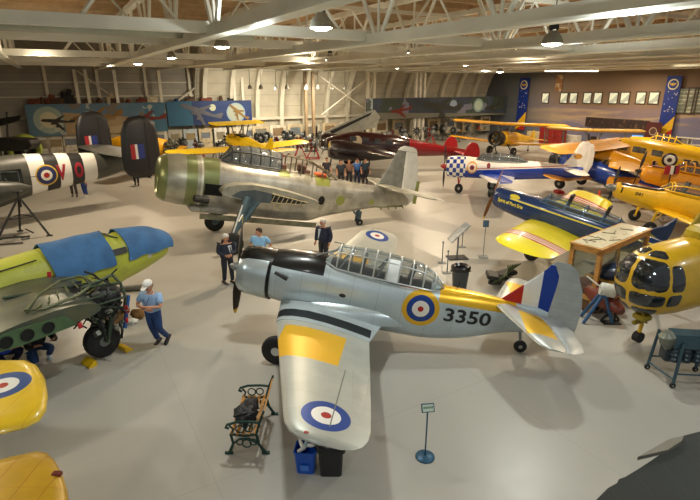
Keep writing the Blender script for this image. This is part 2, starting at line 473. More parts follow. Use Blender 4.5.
# right wall with painted sky mural
def mural_wall():
    m = bpy.data.materials.new('wall painted with a dusk sky'); t = NT(m)
    b = t.n('ShaderNodeBsdfPrincipled'); t.link(b.outputs[0], t.out.inputs[0]); b.inputs['Roughness'].default_value = .7
    oc, xyz = t.coords()
    mp = t.n('ShaderNodeMapping'); mp.inputs['Scale'].default_value = (.07, .07, .35); t.link(oc, mp.inputs[0])
    n = t.n('ShaderNodeTexNoise'); n.inputs['Scale'].default_value = 1.6; n.inputs['Detail'].default_value = 5; n.inputs['Distortion'].default_value = .6
    t.link(mp.outputs[0], n.inputs['Vector'])
    r = t.n('ShaderNodeValToRGB'); e = r.color_ramp.elements
    e[0].position = .12; e[0].color = (*_rgb('7c7c98'), 1); e[1].position = .95; e[1].color = (*_rgb('7a6652'), 1)
    for p, c in ((.27, '857f96'), (.36, 'bfa583'), (.46, '8c7a80'), (.62, '8d745c')):
        q = e.new(p); q.color = (*_rgb(c), 1)
    zz = t.m('ADD', t.m('DIVIDE', xyz[2], 8.), t.m('MULTIPLY', t.m('SUBTRACT', n.outputs['Fac'], .5), .9))
    t.link(zz, r.inputs[0])
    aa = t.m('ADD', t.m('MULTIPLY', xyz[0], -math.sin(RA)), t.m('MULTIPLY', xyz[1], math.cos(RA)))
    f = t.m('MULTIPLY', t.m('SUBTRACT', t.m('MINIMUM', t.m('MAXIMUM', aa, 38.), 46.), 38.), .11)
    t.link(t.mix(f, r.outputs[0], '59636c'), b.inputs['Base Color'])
    return m
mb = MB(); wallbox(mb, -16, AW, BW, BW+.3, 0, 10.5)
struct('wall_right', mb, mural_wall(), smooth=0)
# left end wall out of frame
mb = MB(); wallbox(mb, -16, AW, -26.3, -26, 0, 10.5); struct('wall_left', mb, M_wallb, smooth=0)
# roof deck, ribbed, with joists under it
mb = MB(); N = 150
R0, R1 = [], []
a0, a1 = 1.5, AW+.3
for i in range(N+1):
    a = a0 + (a1-a0)*i/N; z = 10.3 + (.09 if i % 2 else 0)
    R0.append(rm(a, -26, z)); R1.append(rm(a, BW+.3, z))
mb.loft([R0, R1], False, False, close=False)
mb.loft([[p+Vector((0, 0, .25)) for p in R0], [p+Vector((0, 0, .25)) for p in R1]], False, False, close=False)
struct('ceiling', mb, M_deck, smooth=0)
nt = 2
def trimmesh(mb, m=None):
    global nt
    nt += 1; return struct('trim_%d' % nt, mb, m or M_beam, smooth=30)
# main trusses along the hall (direction a): wide bottom chord, top chord, V webs
for b in [-7.5, -1.6, 4.15, 9.35, 14.6, 19.8, 25, 30.2, 35.4, 40.6, 45.8]:
    mb = MB(); aend = AW-.2 if b < 12 else AW-3.2
    ast = 2.5
    wallbox(mb, ast, aend, b-.20, b+.20, ZB, ZB+.06); wallbox(mb, ast, aend, b-.05, b+.05, ZB+.06, ZB+.34)
    wallbox(mb, ast, aend, b-.14, b+.14, 9.75, 10.0)
    a = 4.
    while a < aend-2.5:
        for s_ in (-1, 1):
            mb.tube(rm(a+s_*.2, b, ZB+.3), rm(a+s_*1.5, b, 9.8), .075, None, 6)
        mb.tube(rm(a, b, ZB+.3), rm(a, b, 9.8), .05, None, 6)
        a += 5.2
    trimmesh(mb)
# cross members in direction b
for a, z, w in [(15.2, ZB+.15, .3), (21., ZB+.2, .16), (30.2, ZB+.1, .22), (38, ZB+.1, .2), (45.5, ZB+.1, .2), (8.6, ZB+.9, .16)]:
    mb = MB(); wallbox(mb, a-w/2, a+w/2, -26, BW, z, z+.3); wallbox(mb, a-.06, a+.06, -26, BW, z+1.7, z+1.85)
    b = -24.
    while b < BW-3:
        mb.tube(rm(a, b, z+.25), rm(a, b+1.2, z+1.75), .045, None, 5); mb.tube(rm(a, b+2.4, z+.25), rm(a, b+1.2, z+1.75), .045, None, 5)
        b += 5.
    trimmesh(mb)
# roof joists close to the deck
mb = MB(); a = 3.
while a < AW-1:
    wallbox(mb, a-.05, a+.05, -26, BW, 9.95, 10.22); a += 1.7
trimmesh(mb, mat('tan joist paint', 'c2ab86', .55, var=.06))
# duct and pipes hung under the roof
mb = MB(); mb.tube(rm(18.1, -25.6, 8.0), rm(18.1, 6.5, 8.0), .28, None, 12)
M_duct = mat('galvanised duct', 'a9b0a6', .4, .5, var=.08, scale=1)
o = mb.obj('air_duct', M_duct); tag(o, 'long round grey air duct running below the roof at the left', 'duct')
mb = MB(); mb.tube(rm(24.5, -25.6, 8.15), rm(24.5, BW-.3, 8.15), .06, None, 8); 
o = mb.obj('sprinkler_pipe', M_rib); tag(o, 'thin cream pipe running across the hall under the roof trusses', 'pipe')
# columns
def column(b, a=AW-.9, m=M_rib):
    mb = MB()
    for s_ in (-1, 1): wallbox(mb, a-.18, a+.18, b+s_*.42-.09, b+s_*.42+.09, 0, ZB)
    wallbox(mb, a-.4, a+.4, b-.7, b+.7, 0, .08)
    trimmesh(mb, m)
# right wall windows
M_pane = mat('lit office window', 'cdd0b8', .3, emis='e6e2bf', estr=.55, decals=[('blotch', 1.2, .52, '4a4636', .85)])
M_frame = mat('dark window frame', '4a3d33', .5)
wi = 0
for X in (545.5, 564, 573.5, 587.5, 598, 613.5, 625, 641, 654):
    # where the sight line meets the wall b = BW
    p1 = at(X, 98, 5.) ; u = (X-350)/F_PX
    v = (250-98)/F_PX; c_, s_ = math.cos(PITCH), math.sin(PITCH); d = Vector((u, c_+v*s_, -s_+v*c_))
    bb = d.x*math.cos(RA)+d.y*math.sin(RA); t = BW/bb; q = d*t; aa = -q.x*math.sin(RA)+q.y*math.cos(RA)
    wi += 1; z = CAMH+d.z*t
    e = thing('window_%d' % wi, None, None, rm(aa, BW, z), -RA*0); e['kind'] = 'structure'
    mb = MB(); hw, hh = .48, .56
    def wb(a0, a1, b0, b1, z0, z1, mbb):
        vs = [rm(a, b, zz) for zz in (z0, z1) for a, b in ((a0, b0), (a1, b0), (a1, b1), (a0, b1))]
        mbb.add(vs, [(0, 3, 2, 1), (4, 5, 6, 7), (0, 1, 5, 4), (1, 2, 6, 5), (2, 3, 7, 6), (3, 0, 4, 7)])
    wb(-hw, hw, -.03, 0, -hh, hh, mb); mb.obj('pane', M_pane, e, smooth=0)
    mb = MB()
    for s2 in (-1, 1):
        wb(s2*hw-.05, s2*hw+.05, -.07, 0, -hh-.05, hh+.05, mb); wb(-hw, hw, -.07, 0, s2*hh-.05, s2*hh+.05, mb)
    mb.obj('window_frame', M_frame, e, smooth=0)
def onright(X, Yp, off=0.):
    u = (X-350)/F_PX; v = (250-Yp)/F_PX; c_, s_ = math.cos(PITCH), math.sin(PITCH); d = Vector((u, c_+v*s_, -s_+v*c_))
    t = (BW-off)/(d.x*math.cos(RA)+d.y*math.sin(RA)); q = d*t
    return -q.x*math.sin(RA)+q.y*math.cos(RA), CAMH+d.z*t
def onfar(X, Yp, off=0.):
    u = (X-350)/F_PX; v = (250-Yp)/F_PX; c_, s_ = math.cos(PITCH), math.sin(PITCH); d = Vector((u, c_+v*s_, -s_+v*c_))
    t = (AW-off)/(-d.x*math.sin(RA)+d.y*math.cos(RA)); q = d*t
    return q.x*math.cos(RA)+q.y*math.sin(RA), CAMH+d.z*t
# big interior office windows at far right
for k, (x0, x1) in enumerate(((680.5, 694), (696.5, 716))):
    aL, z1 = onright(x0, 88); aR, z0 = onright(x1, 114); wi += 1
    e = thing('window_%d' % wi, None, None, rm((aL+aR)/2, BW, (z0+z1)/2)); e['kind'] = 'structure'
    hw, hh = abs(aL-aR)/2, (z1-z0)/2
    mb = MB(); wb(-hw, hw, -.03, 0, -hh, hh, mb); mb.obj('pane', mat('office window showing blinds', '7c7f70', .2, emis='b8b08a', estr=.22, decals=[('lines', 'z', .35, .1, 'd8d2b4', .7), ('blotch', .9, .5, '3a3a34', .7)]), e, smooth=0)
    mb = MB()
    for s2 in (-1, 1):
        wb(s2*hw-.06, s2*hw+.06, -.1, 0, -hh-.06, hh+.06, mb); wb(-hw, hw, -.1, 0, s2*hh-.06, s2*hh+.06, mb)
    wb(-.05, .05, -.1, 0, -hh, hh, mb)
    mb.obj('window_frame', M_frame, e, smooth=0)
# crest banners
M_bblue = mat('banner blue with white stars', '0d2f86', .6, var=.05)
def banner(X0, X1, yt, yb, label):
    a0, z1 = onright(X0, yt, .3); a1, _ = onright(X1, yt, .3); _, z0 = onright((X0+X1)/2, yb, .3)
    w = abs(a0-a1); h = z1-z0
    e = thing('crest_banner', label, 'banner', rm((a0+a1)/2, BW-.32, z0), RA-PI/2, 'crest banners on the right wall')
    # local frame: x runs along the wall (to the right in view), y points into the wall
    mb = MB(); mb.box((0, 0, h/2), (w, .06, h)); mb.obj('cloth', M_bblue, e, smooth=0)
    mb = MB(); mb.add([(-w/2, -.045, 0), (w/2, -.045, h*.05), (w/2, -.045, h*.36), (-w/2, -.045, h*.10)], [(0, 1, 2, 3)]); mb.obj('yellow_flash', mat('banner yellow', 'e9b71c', .6), e, smooth=0)
    mb = MB(); mb.add([(-w/2, -.05, 0), (-w*.2, -.05, 0), (w/2, -.05, 0), (w/2, -.05, h*.16), (0, -.05, h*.06)], [(0, 1, 2, 3, 4)]); mb.obj('red_flash', mat('banner red', 'b3201c', .6), e, smooth=0)
    mb = MB(); r = w*.36; c = (0, -.05, h-w*.55)
    mb.lathe([(0, r), (.02, r)], c, (0, -1, 0), 28); mb.obj('crest_ring', mat('crest cream', 'e6dfb9', .6), e)
    mb = MB(); mb.lathe([(0, r*.78), (.02, r*.78)], (0, -.07, c[2]), (0, -1, 0), 28); mb.obj('crest_field', M_bblue, e)
    mb = MB(); mb.lathe([(0, r*.3), (.02, r*.3)], (0, -.09, c[2]), (0, -1, 0), 16)
    for s_ in (-1, 1): mb.add([(s_*r*.2, -.1, c[2]+r*.15), (s_*r*.72, -.1, c[2]+r*.35), (s_*r*.5, -.1, c[2]-.1*r), (s_*r*.2, -.1, c[2]-r*.2)], [(0, 1, 2, 3)])
    mb.obj('crest_wings', mat('crest gold', 'c9a23f', .5), e)
    rnd = random.Random(4)
    for i in range(18):
        x = rnd.uniform(-.42, .42)*w; z = rnd.uniform(.4, .78)*h; s_ = .05
        mb = MB(); mb.add([(x-s_, -.045, z), (x, -.045, z-s_), (x+s_, -.045, z), (x, -.045, z+s_)], [(0, 1, 2, 3)])
        mb.obj('star', M_white, e, smooth=0)
banner(520.5, 530, 78, 130, 'blue crest banner hanging near the corner left of the row of windows')
banner(668, 683, 76, 139, 'blue crest banner hanging right of the row of windows beside the office glazing')
# the great dark painted disc near the corner, and the notice
a1, z1 = onright(559, 83, .1)
mb = MB(); wallbox(mb, a1-.45, a1+.45, BW-.1, BW-.01, z1-.9, z1+.9)
o = mb.obj('wall_notice', mat('brown notice board', '9a6a3c', .6, decals=[('blotch', 2., .55, 'd8c9a0', .6)])); tag(o, 'small brown notice panel high on the painted wall above the first windows', 'notice')
# ------------------------------------------------------------------ murals on the far wall
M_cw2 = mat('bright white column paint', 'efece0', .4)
for X_, a_, w_, m_ in ((82, AW-.9, 1, M_rib), (116, AW-.9, 0, M_cw2), (160, AW-.9, 0, M_rib), (238, AW-.9, 1, M_rib), (309, AW-3.6, 1, mat('dark brown column paint', '9c8668', .5)), (371, AW-3.6, 1, M_rib), (420, AW-3.6, 2, M_cw2)):  # the brown column has a darker paint than its neighbours
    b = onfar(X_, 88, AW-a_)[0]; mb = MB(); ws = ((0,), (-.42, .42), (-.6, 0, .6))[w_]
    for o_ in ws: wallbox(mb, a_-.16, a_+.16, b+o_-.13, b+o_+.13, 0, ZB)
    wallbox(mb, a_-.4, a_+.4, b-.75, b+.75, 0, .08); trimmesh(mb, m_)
def mural(X0, X1, yt, yb, off, name, label, m, frame=True):
    b0, z1 = onfar(X0, yt, off); b1, _ = onfar(X1, yt, off); _, z0 = onfar(X0, yb, off)
    e = thing(name, label, 'mural', rm(AW-off, (b0+b1)/2, z0), RA)
    w = b1-b0; h = z1-z0
    mb = MB(); mb.box((0, 0, h/2), (w, .1, h)); mb.obj('panel', m(w, h), e, smooth=0)
    return e, w, h
def M_desert(w, h):
    return mat('mural of desert and sky', '5a7a90', .6, var=.1, scale=.5, decals=[
        ('slab', (.10, 0, 1), -9, .62*h, 'a89068'), ('slab', (-.2, 0, 1), -9, .15*h, 'b8a47e'), ('blotch', .5, .55, '7d6436', .7),
        ('box', (-w/2, -w*.26, None, None, None, None), '587a8c'), ('disc', 'xz', (-w*.36, h*.5), [(w*.10, '9fb0a0'), (w*.06, 'd0c8a4')]),
        ('box', (w*.33, w, None, None, None, None), '3f6a80'), ('blotch', .8, .60, 'd9d2b6', .5)])
def M_sea(w, h):
    return mat('mural of night sky and moon', '1a356a', .6, var=.2, scale=.5, decals=[
        ('box', (-w/2, -w*.22, None, None, None, None), '2a5f7c'), ('blotch', .4, .56, '16306a', .8), ('disc', 'xz', (w*.30, h*.48), [(h*.42, '90a8b4'), (h*.36, 'a9b0a0')]), ('disc', 'xz', (w*.02, h*.72), [(h*.14, 'c8cdb0')])])
def M_storm(w, h):
    return mat('mural of grey battle sky', '37404e', .6, var=.25, scale=.3, decals=[
        ('box', (-w/2, -w*.46, None, None, None, None), 'a9b8bc'), ('blotch', .35, .54, '3a4438', .9), ('blotch', .5, .6, '77788a', .8), ('slab', (.03, 0, 1), -9, .2*h, '6c6c60'),
        ('disc', 'xz', (w*.27, h*.55), [(h*.36, '7e9a90'), (h*.26, 'a8b8a8')]), ('disc', 'xz', (w*.08, h*.6), [(h*.25, '8fa2b8')])])
def plane_sil(e, c, L, m, tilt=0., name='painted_bomber', y=-.08, engines=2):
    """an aeroplane painted on a mural: flat relief"""
    mb = MB(); mb.M = Matrix.Translation(Vector((c[0], y, c[1]))) @ Matrix.Rotation(tilt, 4, 'Y')
    mb.prism([(-L*.5, 0), (-L*.42, L*.05), (-L*.1, L*.07), (L*.3, L*.04), (L*.46, L*.14), (L*.5, L*.13), (L*.48, 0), (L*.3, -.02*L), (-L*.1, -L*.05), (-L*.42, -L*.04)], -.01, .01, axis='y')
    mb.prism([(-L*.2, 0), (-L*.05, 0), (L*.2, -L*.26), (L*.12, -L*.27)], -.025, -.011, axis='y')
    mb.prism([(-L*.1, L*.05), (L*.05, L*.05), (L*.2, L*.2), (L*.13, L*.2)], -.012, .0, axis='y')
    for k in range(engines): mb.prism([(-L*(.2-.14*k), -L*(.06+.08*k)), (-L*(.05-.14*k), -L*(.03+.08*k)), (-L*(.05-.14*k), -L*(.09+.08*k)), (-L*(.2-.14*k), -L*(.12+.08*k))], -.03, -.026, axis='y')
    mb.obj(name, m, e, smooth=0)
e, w, h = mural(24, 165, 104.5, 137, 1.5, 'wall_mural', 'long painted mural of aircraft over desert hills behind the dark twin fins', M_desert)
Mp_dk = mat('painted dark aeroplane', '33332c', .7); Mp_rd = mat('painted rust aeroplane', '702818', .7); Mp_gr = mat('painted grey aeroplane', '5f5f66', .7); Mp_or = mat('painted ochre aeroplane', '8a6a35', .7)
plane_sil(e, (-w*.30, h*.45), 2.6, Mp_dk, .1); plane_sil(e, (-w*.02, h*.55), 4.2, Mp_or, -.05, 'painted_fighter'); plane_sil(e, (w*.34, h*.45), 3.6, Mp_rd, .02, 'painted_red_bomber')
e, w, h = mural(166, 251, 101.5, 126.5, 1.5, 'wall_mural', 'painted mural of bombers in a night blue sky, left of the curved white wall', M_sea)
plane_sil(e, (-w*.12, h*.55), 4.2, Mp_gr, .35); plane_sil(e, (w*.33, h*.5), 2.4, Mp_or, .7, 'painted_fighter')
e, w, h = mural(366, 507, 98.5, 120, 4.2, 'wall_mural', 'long grey mural of battle aircraft beneath the curved ribs at centre', M_storm)
plane_sil(e, (w*.0, h*.5), 6., Mp_dk, .12, engines=3); plane_sil(e, (-w*.28, h*.4), 3., Mp_rd, -.1, 'painted_fighter'); plane_sil(e, (w*.38, h*.45), 2.6, Mp_dk, -.2, 'painted_fighter')
# ------------------------------------------------------------------ lamps
M_shade = mat('grey spun lamp shade', '9c9e92', .5, .2)
M_lampon = mat('glowing lamp mouth', 'fff6e0', .4, emis='fff4dc', estr=30)
def high_bay():
    e = thing('high_bay_lamp', 'x', 'lamp')
    mb = MB(); mb.lathe([(0, .30), (.06, .29), (.2, .24), (.32, .13), (.36, .10)], (0, 0, 0), (0, 0, 1), 20, cap=False); mb.lathe([(.01, .28), (.2, .22), (.33, .1)], (0, 0, 0), (0, 0, 1), 20, cap=False); mb.obj('lamp_shade', M_shade, e)
    mb = MB(); mb.rbox((0, 0, .46), (.24, .2, .2), .03); mb.tube((0, 0, .55), (0, 0, 2.6), .015); mb.obj('ballast', M_dark, e)
    mb = MB(); mb.lathe([(-.07, .02), (-.06, .14), (-.01, .27), (.05, .27)], n=20); mb.obj('lamp_lens', M_lampon, e)
    return e
hb = high_bay(); first = True
LAMPS = [(321, 28, 'nearest lamp with a grey shade, hanging top centre'), (552, 44, 'grey shaded lamp hanging under the trusses right of centre'), (222, 47, 'lamp hanging left of the nearest one, below the big truss'),
         (138, 64, 'lamp glowing above the desert mural, second from the left'), (116, 69, 'small lamp glowing by the column at the left'), (235, 70, 'small lamp above the night blue mural'), (171, 58, 'lamp glowing beyond the slanting truss at left'), (330, 60, 'small lamp below the trusses right of the slanting pipe'),
         (413, 53, 'lamp hanging over the middle of the hall'), (465, 65, 'small lamp right of the middle of the hall'), (483, 70, 'small far lamp above the grey mural'), (397, 68, 'small far lamp over the white column'), (654, 68, 'small lamp above the windows at the right'), (500, 72, 'tiny far lamp above the corner'), (557, 70.5, 'small lamp above the notice panel'), (635, 73, 'tiny lamp close above the window row')]
SZ = {0: 17, 1: 14, 2: 13}
for i, (X, Y, lb) in enumerate(LAMPS):
    dz = 1.1 if i == 1 else 1.35; 
    p = at(X, Y, CAMH+dz if Y < 72 else CAMH+1.0)
    if p.length > 56: p = at(X, Y, CAMH+ (84-Y)/500*50)
    o = hb if first else copy_tree(hb); first = False
    o.location = p; o['label'] = 'lit high bay '+lb; o['group'] = 'high bay lamps under the roof'
# strip lights at right
M_tube = mat('lit fluorescent tube', 'fff8ea', .4, emis='fff0d2', estr=6)
for i, (X0, Y0, X1, Y1, z, lb) in enumerate([(618, 52, 655, 50, 8.3, 'lit strip light highest and nearest at the right'), (552, 62, 590, 61, 8.1, 'lit strip light over the blue banner side of the hall'), (585, 67, 650, 65, 7.7, 'long lit strip light midway between the banners'), (672, 64, 698, 63, 7.7, 'lit strip light at the right edge above the office glazing'), (545, 71, 598, 71, 7.2, 'long far strip light just above the notice panel'), (688, 56, 700, 55, 8.1, 'short strip light cut by the right edge')]):
    p, q = at(X0, Y0, z), at(X1, Y1, z)
    e = thing('strip_light', lb, 'lamp', (p+q)/2, math.atan2(q.y-p.y, q.x-p.x), 'fluorescent strip lights')
    L = (q-p).length
    mb = MB(); mb.tube((-L/2, 0, 0), (L/2, 0, 0), .04); mb.obj('tube', M_tube, e)
    mb = MB(); mb.box((0, 0, .1), (L, .2, .08)); 
    for s_ in (-1, 1): mb.tube((s_*L*.4, 0, .1), (s_*L*.4, 0, 10.2-z), .01)
    mb.obj('housing', M_rib, e)
# little spot lamps along the curved wall
sp = None
for i, X in enumerate((250, 261, 276, 287, 306, 318, 331, 345)):
    p = rm(AW-6, onfar(X, 89, 6)[0], onfar(X, 89, 6)[1])
    if sp is None:
        sp = thing('spot_lamp', 'x', 'lamp'); mb = MB(); mb.lathe([(0, .22), (.25, .16), (.4, .06)], n=12); mb.obj('lamp_head', M_shade, sp)
        mb = MB(); mb.tube((0, 0, .4), (0, 0, 2.2), .02); mb.obj('cord', M_dark, sp); o = sp
    else: o = copy_tree(sp)
    o.location = p; o['label'] = 'small grey spot lamp hanging before the curved white wall'; o['group'] = 'small spot lamps before the curved wall'
# ------------------------------------------------------------------ reusable aircraft parts
def wingpair(e, xr, zr, cr, yt, xt, zt, ct, rtip, m, name='wing', y0=.3, sides=(-1, 1), thick=1.):
    out = []
    for s_ in sides:
        mb = MB(); foil(mb, wing_secs(xr, s_*y0, zr, cr, xt, s_*yt, zt, ct, rtip), thick=thick)
        out.append(mb.obj(name, m, e, smooth=50))
    return out
def finpart(e, rows, m, name='fin', y=0., thick=1.):
    mb = MB(); foil(mb, [(r[0], r[1], y, r[2]) for r in rows], up='y', thick=thick); return mb.obj(name, m, e, smooth=50)
def gear(e, x, y, zt, r, w=.16, m_leg=None, xt=None, yt=None, name='landing_gear', strut=.06, hubm=None, fork=False):
    mb = MB(); xt = x if xt is None else xt; yt = y if yt is None else yt
    side = w*.75 if not fork else 0
    s_ = 1 if y > 0 else -1
    yo = y + (-s_*side)
    mb.tube((xt, yt, zt), (x, yo, r), strut, strut*.75, 8); mb.tube((x, yo, r), (x, y, r), strut*.7, None, 8)
    mb.tube((xt+.25, yt, zt), (x+.02, yo, r+.35*(zt-r)), strut*.45, None, 6)
    leg = mb.obj(name, m_leg or M_grey, e)
    mb = MB(); wheel(mb, (x, y, r), r, w); mb.obj('wheel', [M_tyre, hubm or M_hub], leg)
    return leg
def propeller(e, c, n, R, w, m=M_black, mtip=None, ang=PI/2, spin=None, mspin=None, name='propeller'):
    h = MB(); r = spin or .1
    h.lathe([(-.12, r), (.0, r), (r*.9, r*.8), (r*1.6, r*.4), (r*1.9, .01)], c, (-1, 0, 0), 14)
    hub = h.obj(name, mspin or M_grey, e)
    for i in range(n):
        mb = MB(); blade(mb, c, (-1, 0, 0), ang + 2*PI*i/n, R, w, 0, 1 if mtip else None)
        mb.obj('blade', [m, mtip or m], hub)
    return hub
def canopy(e, rows, mglass, mframe, arches=(), rails=True, rad=.018, seg=10, name='canopy'):
    """rows: (x, z base, half width, height).  half-round glasshouse with framing"""
    mb = MB(); ringf = lambda x, zb, w, h: [(x, w*math.cos(PI*i/seg), zb + h*max(0, math.sin(PI*i/seg))**.8) for i in range(seg+1)]
    rings = [ringf(*r) for r in rows]
    mb.loft(rings, False, False, close=False)
    g = mb.obj(name, mglass, e, smooth=60)
    def lerp(x):
        for a, b in zip(rows, rows[1:]):
            if a[0] <= x <= b[0]:
                t = (x-a[0])/max(1e-6, b[0]-a[0]); return tuple(a[i]+(b[i]-a[i])*t for i in range(4))
        return rows[-1]
    mb = MB()
    for x in arches:
        mb.path(ringf(*lerp(x)), rad, 5)
    if rails:
        for k in (0, seg//3-1, seg-seg//3+1, seg):
            mb.path([r[k] for r in rings], rad, 5)
    if arches or rails: mb.obj('canopy_frame', mframe, g)
    return g
def seatpilot(e, x, z, m=M_dark, name='seat'):
    mb = MB(); mb.rbox((x, 0, z), (.42, .4, .1), .03); mb.rbox((x+.22, 0, z+.32), (.1, .4, .6), .03, (0, .15, 0)); return mb.obj(name, m, e)
def tailwheel(e, x, zt, r=.15, z0=None, w=.1, m=None):
    z0 = 0 if z0 is None else z0
    mb = MB(); mb.tube((x-.12, 0, zt), (x, 0, z0+r), .04, .03, 6); leg = mb.obj('tail_strut', m or M_grey, e)
    mb = MB(); wheel(mb, (x, 0, z0+r), r, w, n=14); mb.obj('tail_wheel', [M_tyre, M_hub], leg); return leg
# ------------------------------------------------------------------ the silver trainer in the middle
def roundel(ax, c, R, side=None, yellow=True, sx=1., blue='163f8f'):
    L = []
    if yellow: L.append((R, 'e9a914'))
    L += [(R*(.74 if yellow else 1.), blue), (R*(.46 if yellow else .6), 'eeeae0'), (R*(.17 if yellow else .24), 'b3201c')]
    return ('disc', ax, c, L, side, sx)
TH = math.radians(9.5)
SIL = 'bcc9cd'
e = thing('trainer_aircraft', 'large silver and yellow single-engined trainer aeroplane numbered 3350 in the centre', 'aeroplane', (-1.62, 11.73, 0), math.radians(-7.6), pitch=TH)
M_hs = mat('silver dope fuselage', SIL, .30, .45, var=.04, scale=2, coat=.25, decals=[
    ('lines', 'x', .62, .008, '7c8080', .6),
    ('box', (3.52, 5.35, None, None, 2.0, 3), 'e2b01e'),
    ('box', (-.95, .72, None, None, 2.10, 3), '1b1b1a'),
    ('box', (.82, 3.3, -.32, .32, 2.2, 3), '23292b'),
    ('disc', 'xz', (3.14, 1.76), [(.45, 'e2b01e'), (.335, '17408f'), (.205, 'eeeae0'), (.07, 'b3201c')], None),
    ('box', (2.55, 3.0, None, -.2, 2.19, 2.215), 'a33b34'), ('box', (2.55, 3.0, None, -.2, 2.165, 2.19), 'e8e6de'),
    ('disc', 'xz', (1.25, 1.72), [(.05, '2a2a2a')], ('y', -1), .6)])
fus = hull([(-.56, 1.68, .58, .66, .60, 2.1), (-.2, 1.68, .57, .74, .64, 2.2), (.4, 1.68, .54, .80, .68, 2.3), (.85, 1.70, .52, .72, .74, 2.3), (2.2, 1.70, .50, .62, .88, 2.3), (3.3, 1.70, .43, .60, .86, 2.3), (4.3, 1.76, .33, .54, .72, 2.2), (5.2, 1.86, .22, .40, .46, 2.1), (5.9, 1.93, .12, .30, .36, 2), (6.15, 1.95, .06, .2, .3, 2)], 'fuselage', M_hs, e, n=32, k=4)
M_cowl = mat('cowling silver', 'b6c2c5', .25, .6, var=.04, scale=2, coat=.2, decals=[('box', (-2, 0, -.42, .42, 2.08, 3), '1b1b1a'), ('box', (-.63, -.54, None, None, None, None), '131313')])
mb = MB(); mb.lathe([(-1.22, .40), (-1.37, .47), (-1.40, .52), (-1.34, .58), (-1.15, .625), (-.8, .645), (-.56, .645), (-.55, .60)], (0, 0, 1.68), (1, 0, 0), 36, cap=False)
mb.obj('cowling', M_cowl, e, smooth=60)
radial(e, (-1.05, 0, 1.68), .52, M_engc, M_case, 9)
M_by = mat('prop tip yellow', 'd8b021', .5)
propeller(e, (-1.5, 0, 1.68), 2, 1.36, .26, mat('dark brown prop blade', '3a3230', .3, .4), M_by, PI/2+.06, .13, M_case)
mb = MB(); mb.tube((-.42, -.62, 2.0), (-.1, -.66, 1.92), .04, .06, 8); mb.obj('exhaust', M_dark, e)
cg = canopy(e, [(.70, 2.42, .30, .02), (.98, 2.3, .35, .5), (1.6, 2.28, .37, .56), (2.3, 2.26, .37, .56), (3.0, 2.24, .34, .50), (3.35, 2.22, .28, .34), (3.62, 2.2, .16, .08)], M_glass, mat('silver frame paint', 'c6cac8', .3, .5), arches=(.98, 1.27, 1.58, 1.88, 2.18, 2.48, 2.78, 3.08, 3.36), rad=.02, seg=12)
mb = MB(); mb.loft([[(x, -.375*math.cos(PI*i/12*0+a), 2.27 + .555*max(0, math.sin(a))**.8) for a in [PI*k/12 for k in range(0, 5)]] for x in (2.2, 2.46)], False, False, close=False)
mb.obj('white_canopy_panel', mat('white canopy sheet', 'e9efef', .3), cg)  # white panel laid over the middle of the canopy
for x in (1.35, 2.55): seatpilot(e, x, 2.05)
mb = MB(); mb.tube((1.05, -.3, 2.3), (1.3, 0, 2.72), .022); mb.tube((1.05, .3, 2.3), (1.3, 0, 2.72), .022); mb.tube((1.98, -.3, 2.3), (2.15, 0, 2.7), .025); mb.tube((1.98, .3, 2.3), (2.15, 0, 2.7), .025); mb.obj('crash_pylon', M_grey, e)
mb = MB(); mb.tube((.35, -.12, 2.40), (.95, -.2, 2.74), .02)
mb.obj('windscreen_post', M_grey, e)
# wings
def hw_mat(s_):
    D = [('lines', 'y', .55, .007, '81837c', .5),
         ('box', (.22, 1.60, 1.72*s_ if s_ > 0 else -3.15, 3.15 if s_ > 0 else -1.72, 1.0, 3), 'e2b01e'),
         ('disc', 'xy', (1.66, 4.92*s_), [(.40, '17408f'), (.24, 'e9e9e4'), (.085, 'a8291f')], None),
         ('box', (1.75, 1.77, -5.2, -3.2, None, None), '70726c')]
    return mat('silver wing paint %s' % ('a' if s_ < 0 else 'b'), 'b0b2a8', .42, .3, var=.05, scale=1.5, decals=D)
M_walk = mat('black wing walk', '23282a', .7)
for s_ in (-1, 1):
    mb = MB(); foil(mb, [(-.28, s_*.2, 1.16, 2.7, 1.1), (-.18, s_*.7, 1.15, 2.45), (-.08, s_*1.36, 1.16, 2.2), (-.07, s_*1.45, 1.165, 2.18)], thick=1.15)
    cs = mb.obj('centre_section', mat('silver wing root paint', 'bcc6c8', .3, .45, var=.04, decals=[('box', (-.15, 2.1, .92, 1.28, None, None), '23282a'), ('box', (-.15, 2.1, -1.28, -.92, None, None), '23282a')]), e, smooth=50)
    S = [(a-.3, y, z, c) for a, y, z, c in [(.25, 1.45, 1.165, 2.15), (.62, 2.7, 1.31, 1.89), (1.0, 4.0, 1.47, 1.62), (1.28, 4.95, 1.59, 1.41), (1.37, 5.22, 1.625, 1.30), (1.48, 5.40, 1.65, 1.12), (1.66, 5.52, 1.665, .82), (1.9, 5.58, 1.67, .4)]]
    # fixed wing, aileron and flap
    mb = MB(); foil(mb, [(a, s_*y, z, c, .35 if c < .5 else 1) for a, y, z, c in S], thick=1.1)
    w = mb.obj('wing', hw_mat(s_), e, smooth=50)
    mb = MB(); foil(mb, [(.44, s_*3.1, 1.358, 1.805, 1.12), (.89, s_*4.6, 1.54, 1.48, 1.12)], thick=1.12, x0=.8, x1=1.0)
    mb.obj('aileron', mat('aileron silver', 'b4b6ae', .35, .4), w, smooth=50)
    mb = MB(); mb.box((1.45, s_*5.45, 1.72), (.07, .04, .03)); mb.obj('wing_tip_lamp', M_red if s_ < 0 else mat('green lens', '1c7a3c', .3), w)
mb = MB(); mb.tube((.75, 4.0, 1.47), (.35, 4.0, 1.47), .02); mb.obj('pitot_tube', M_grey, e)
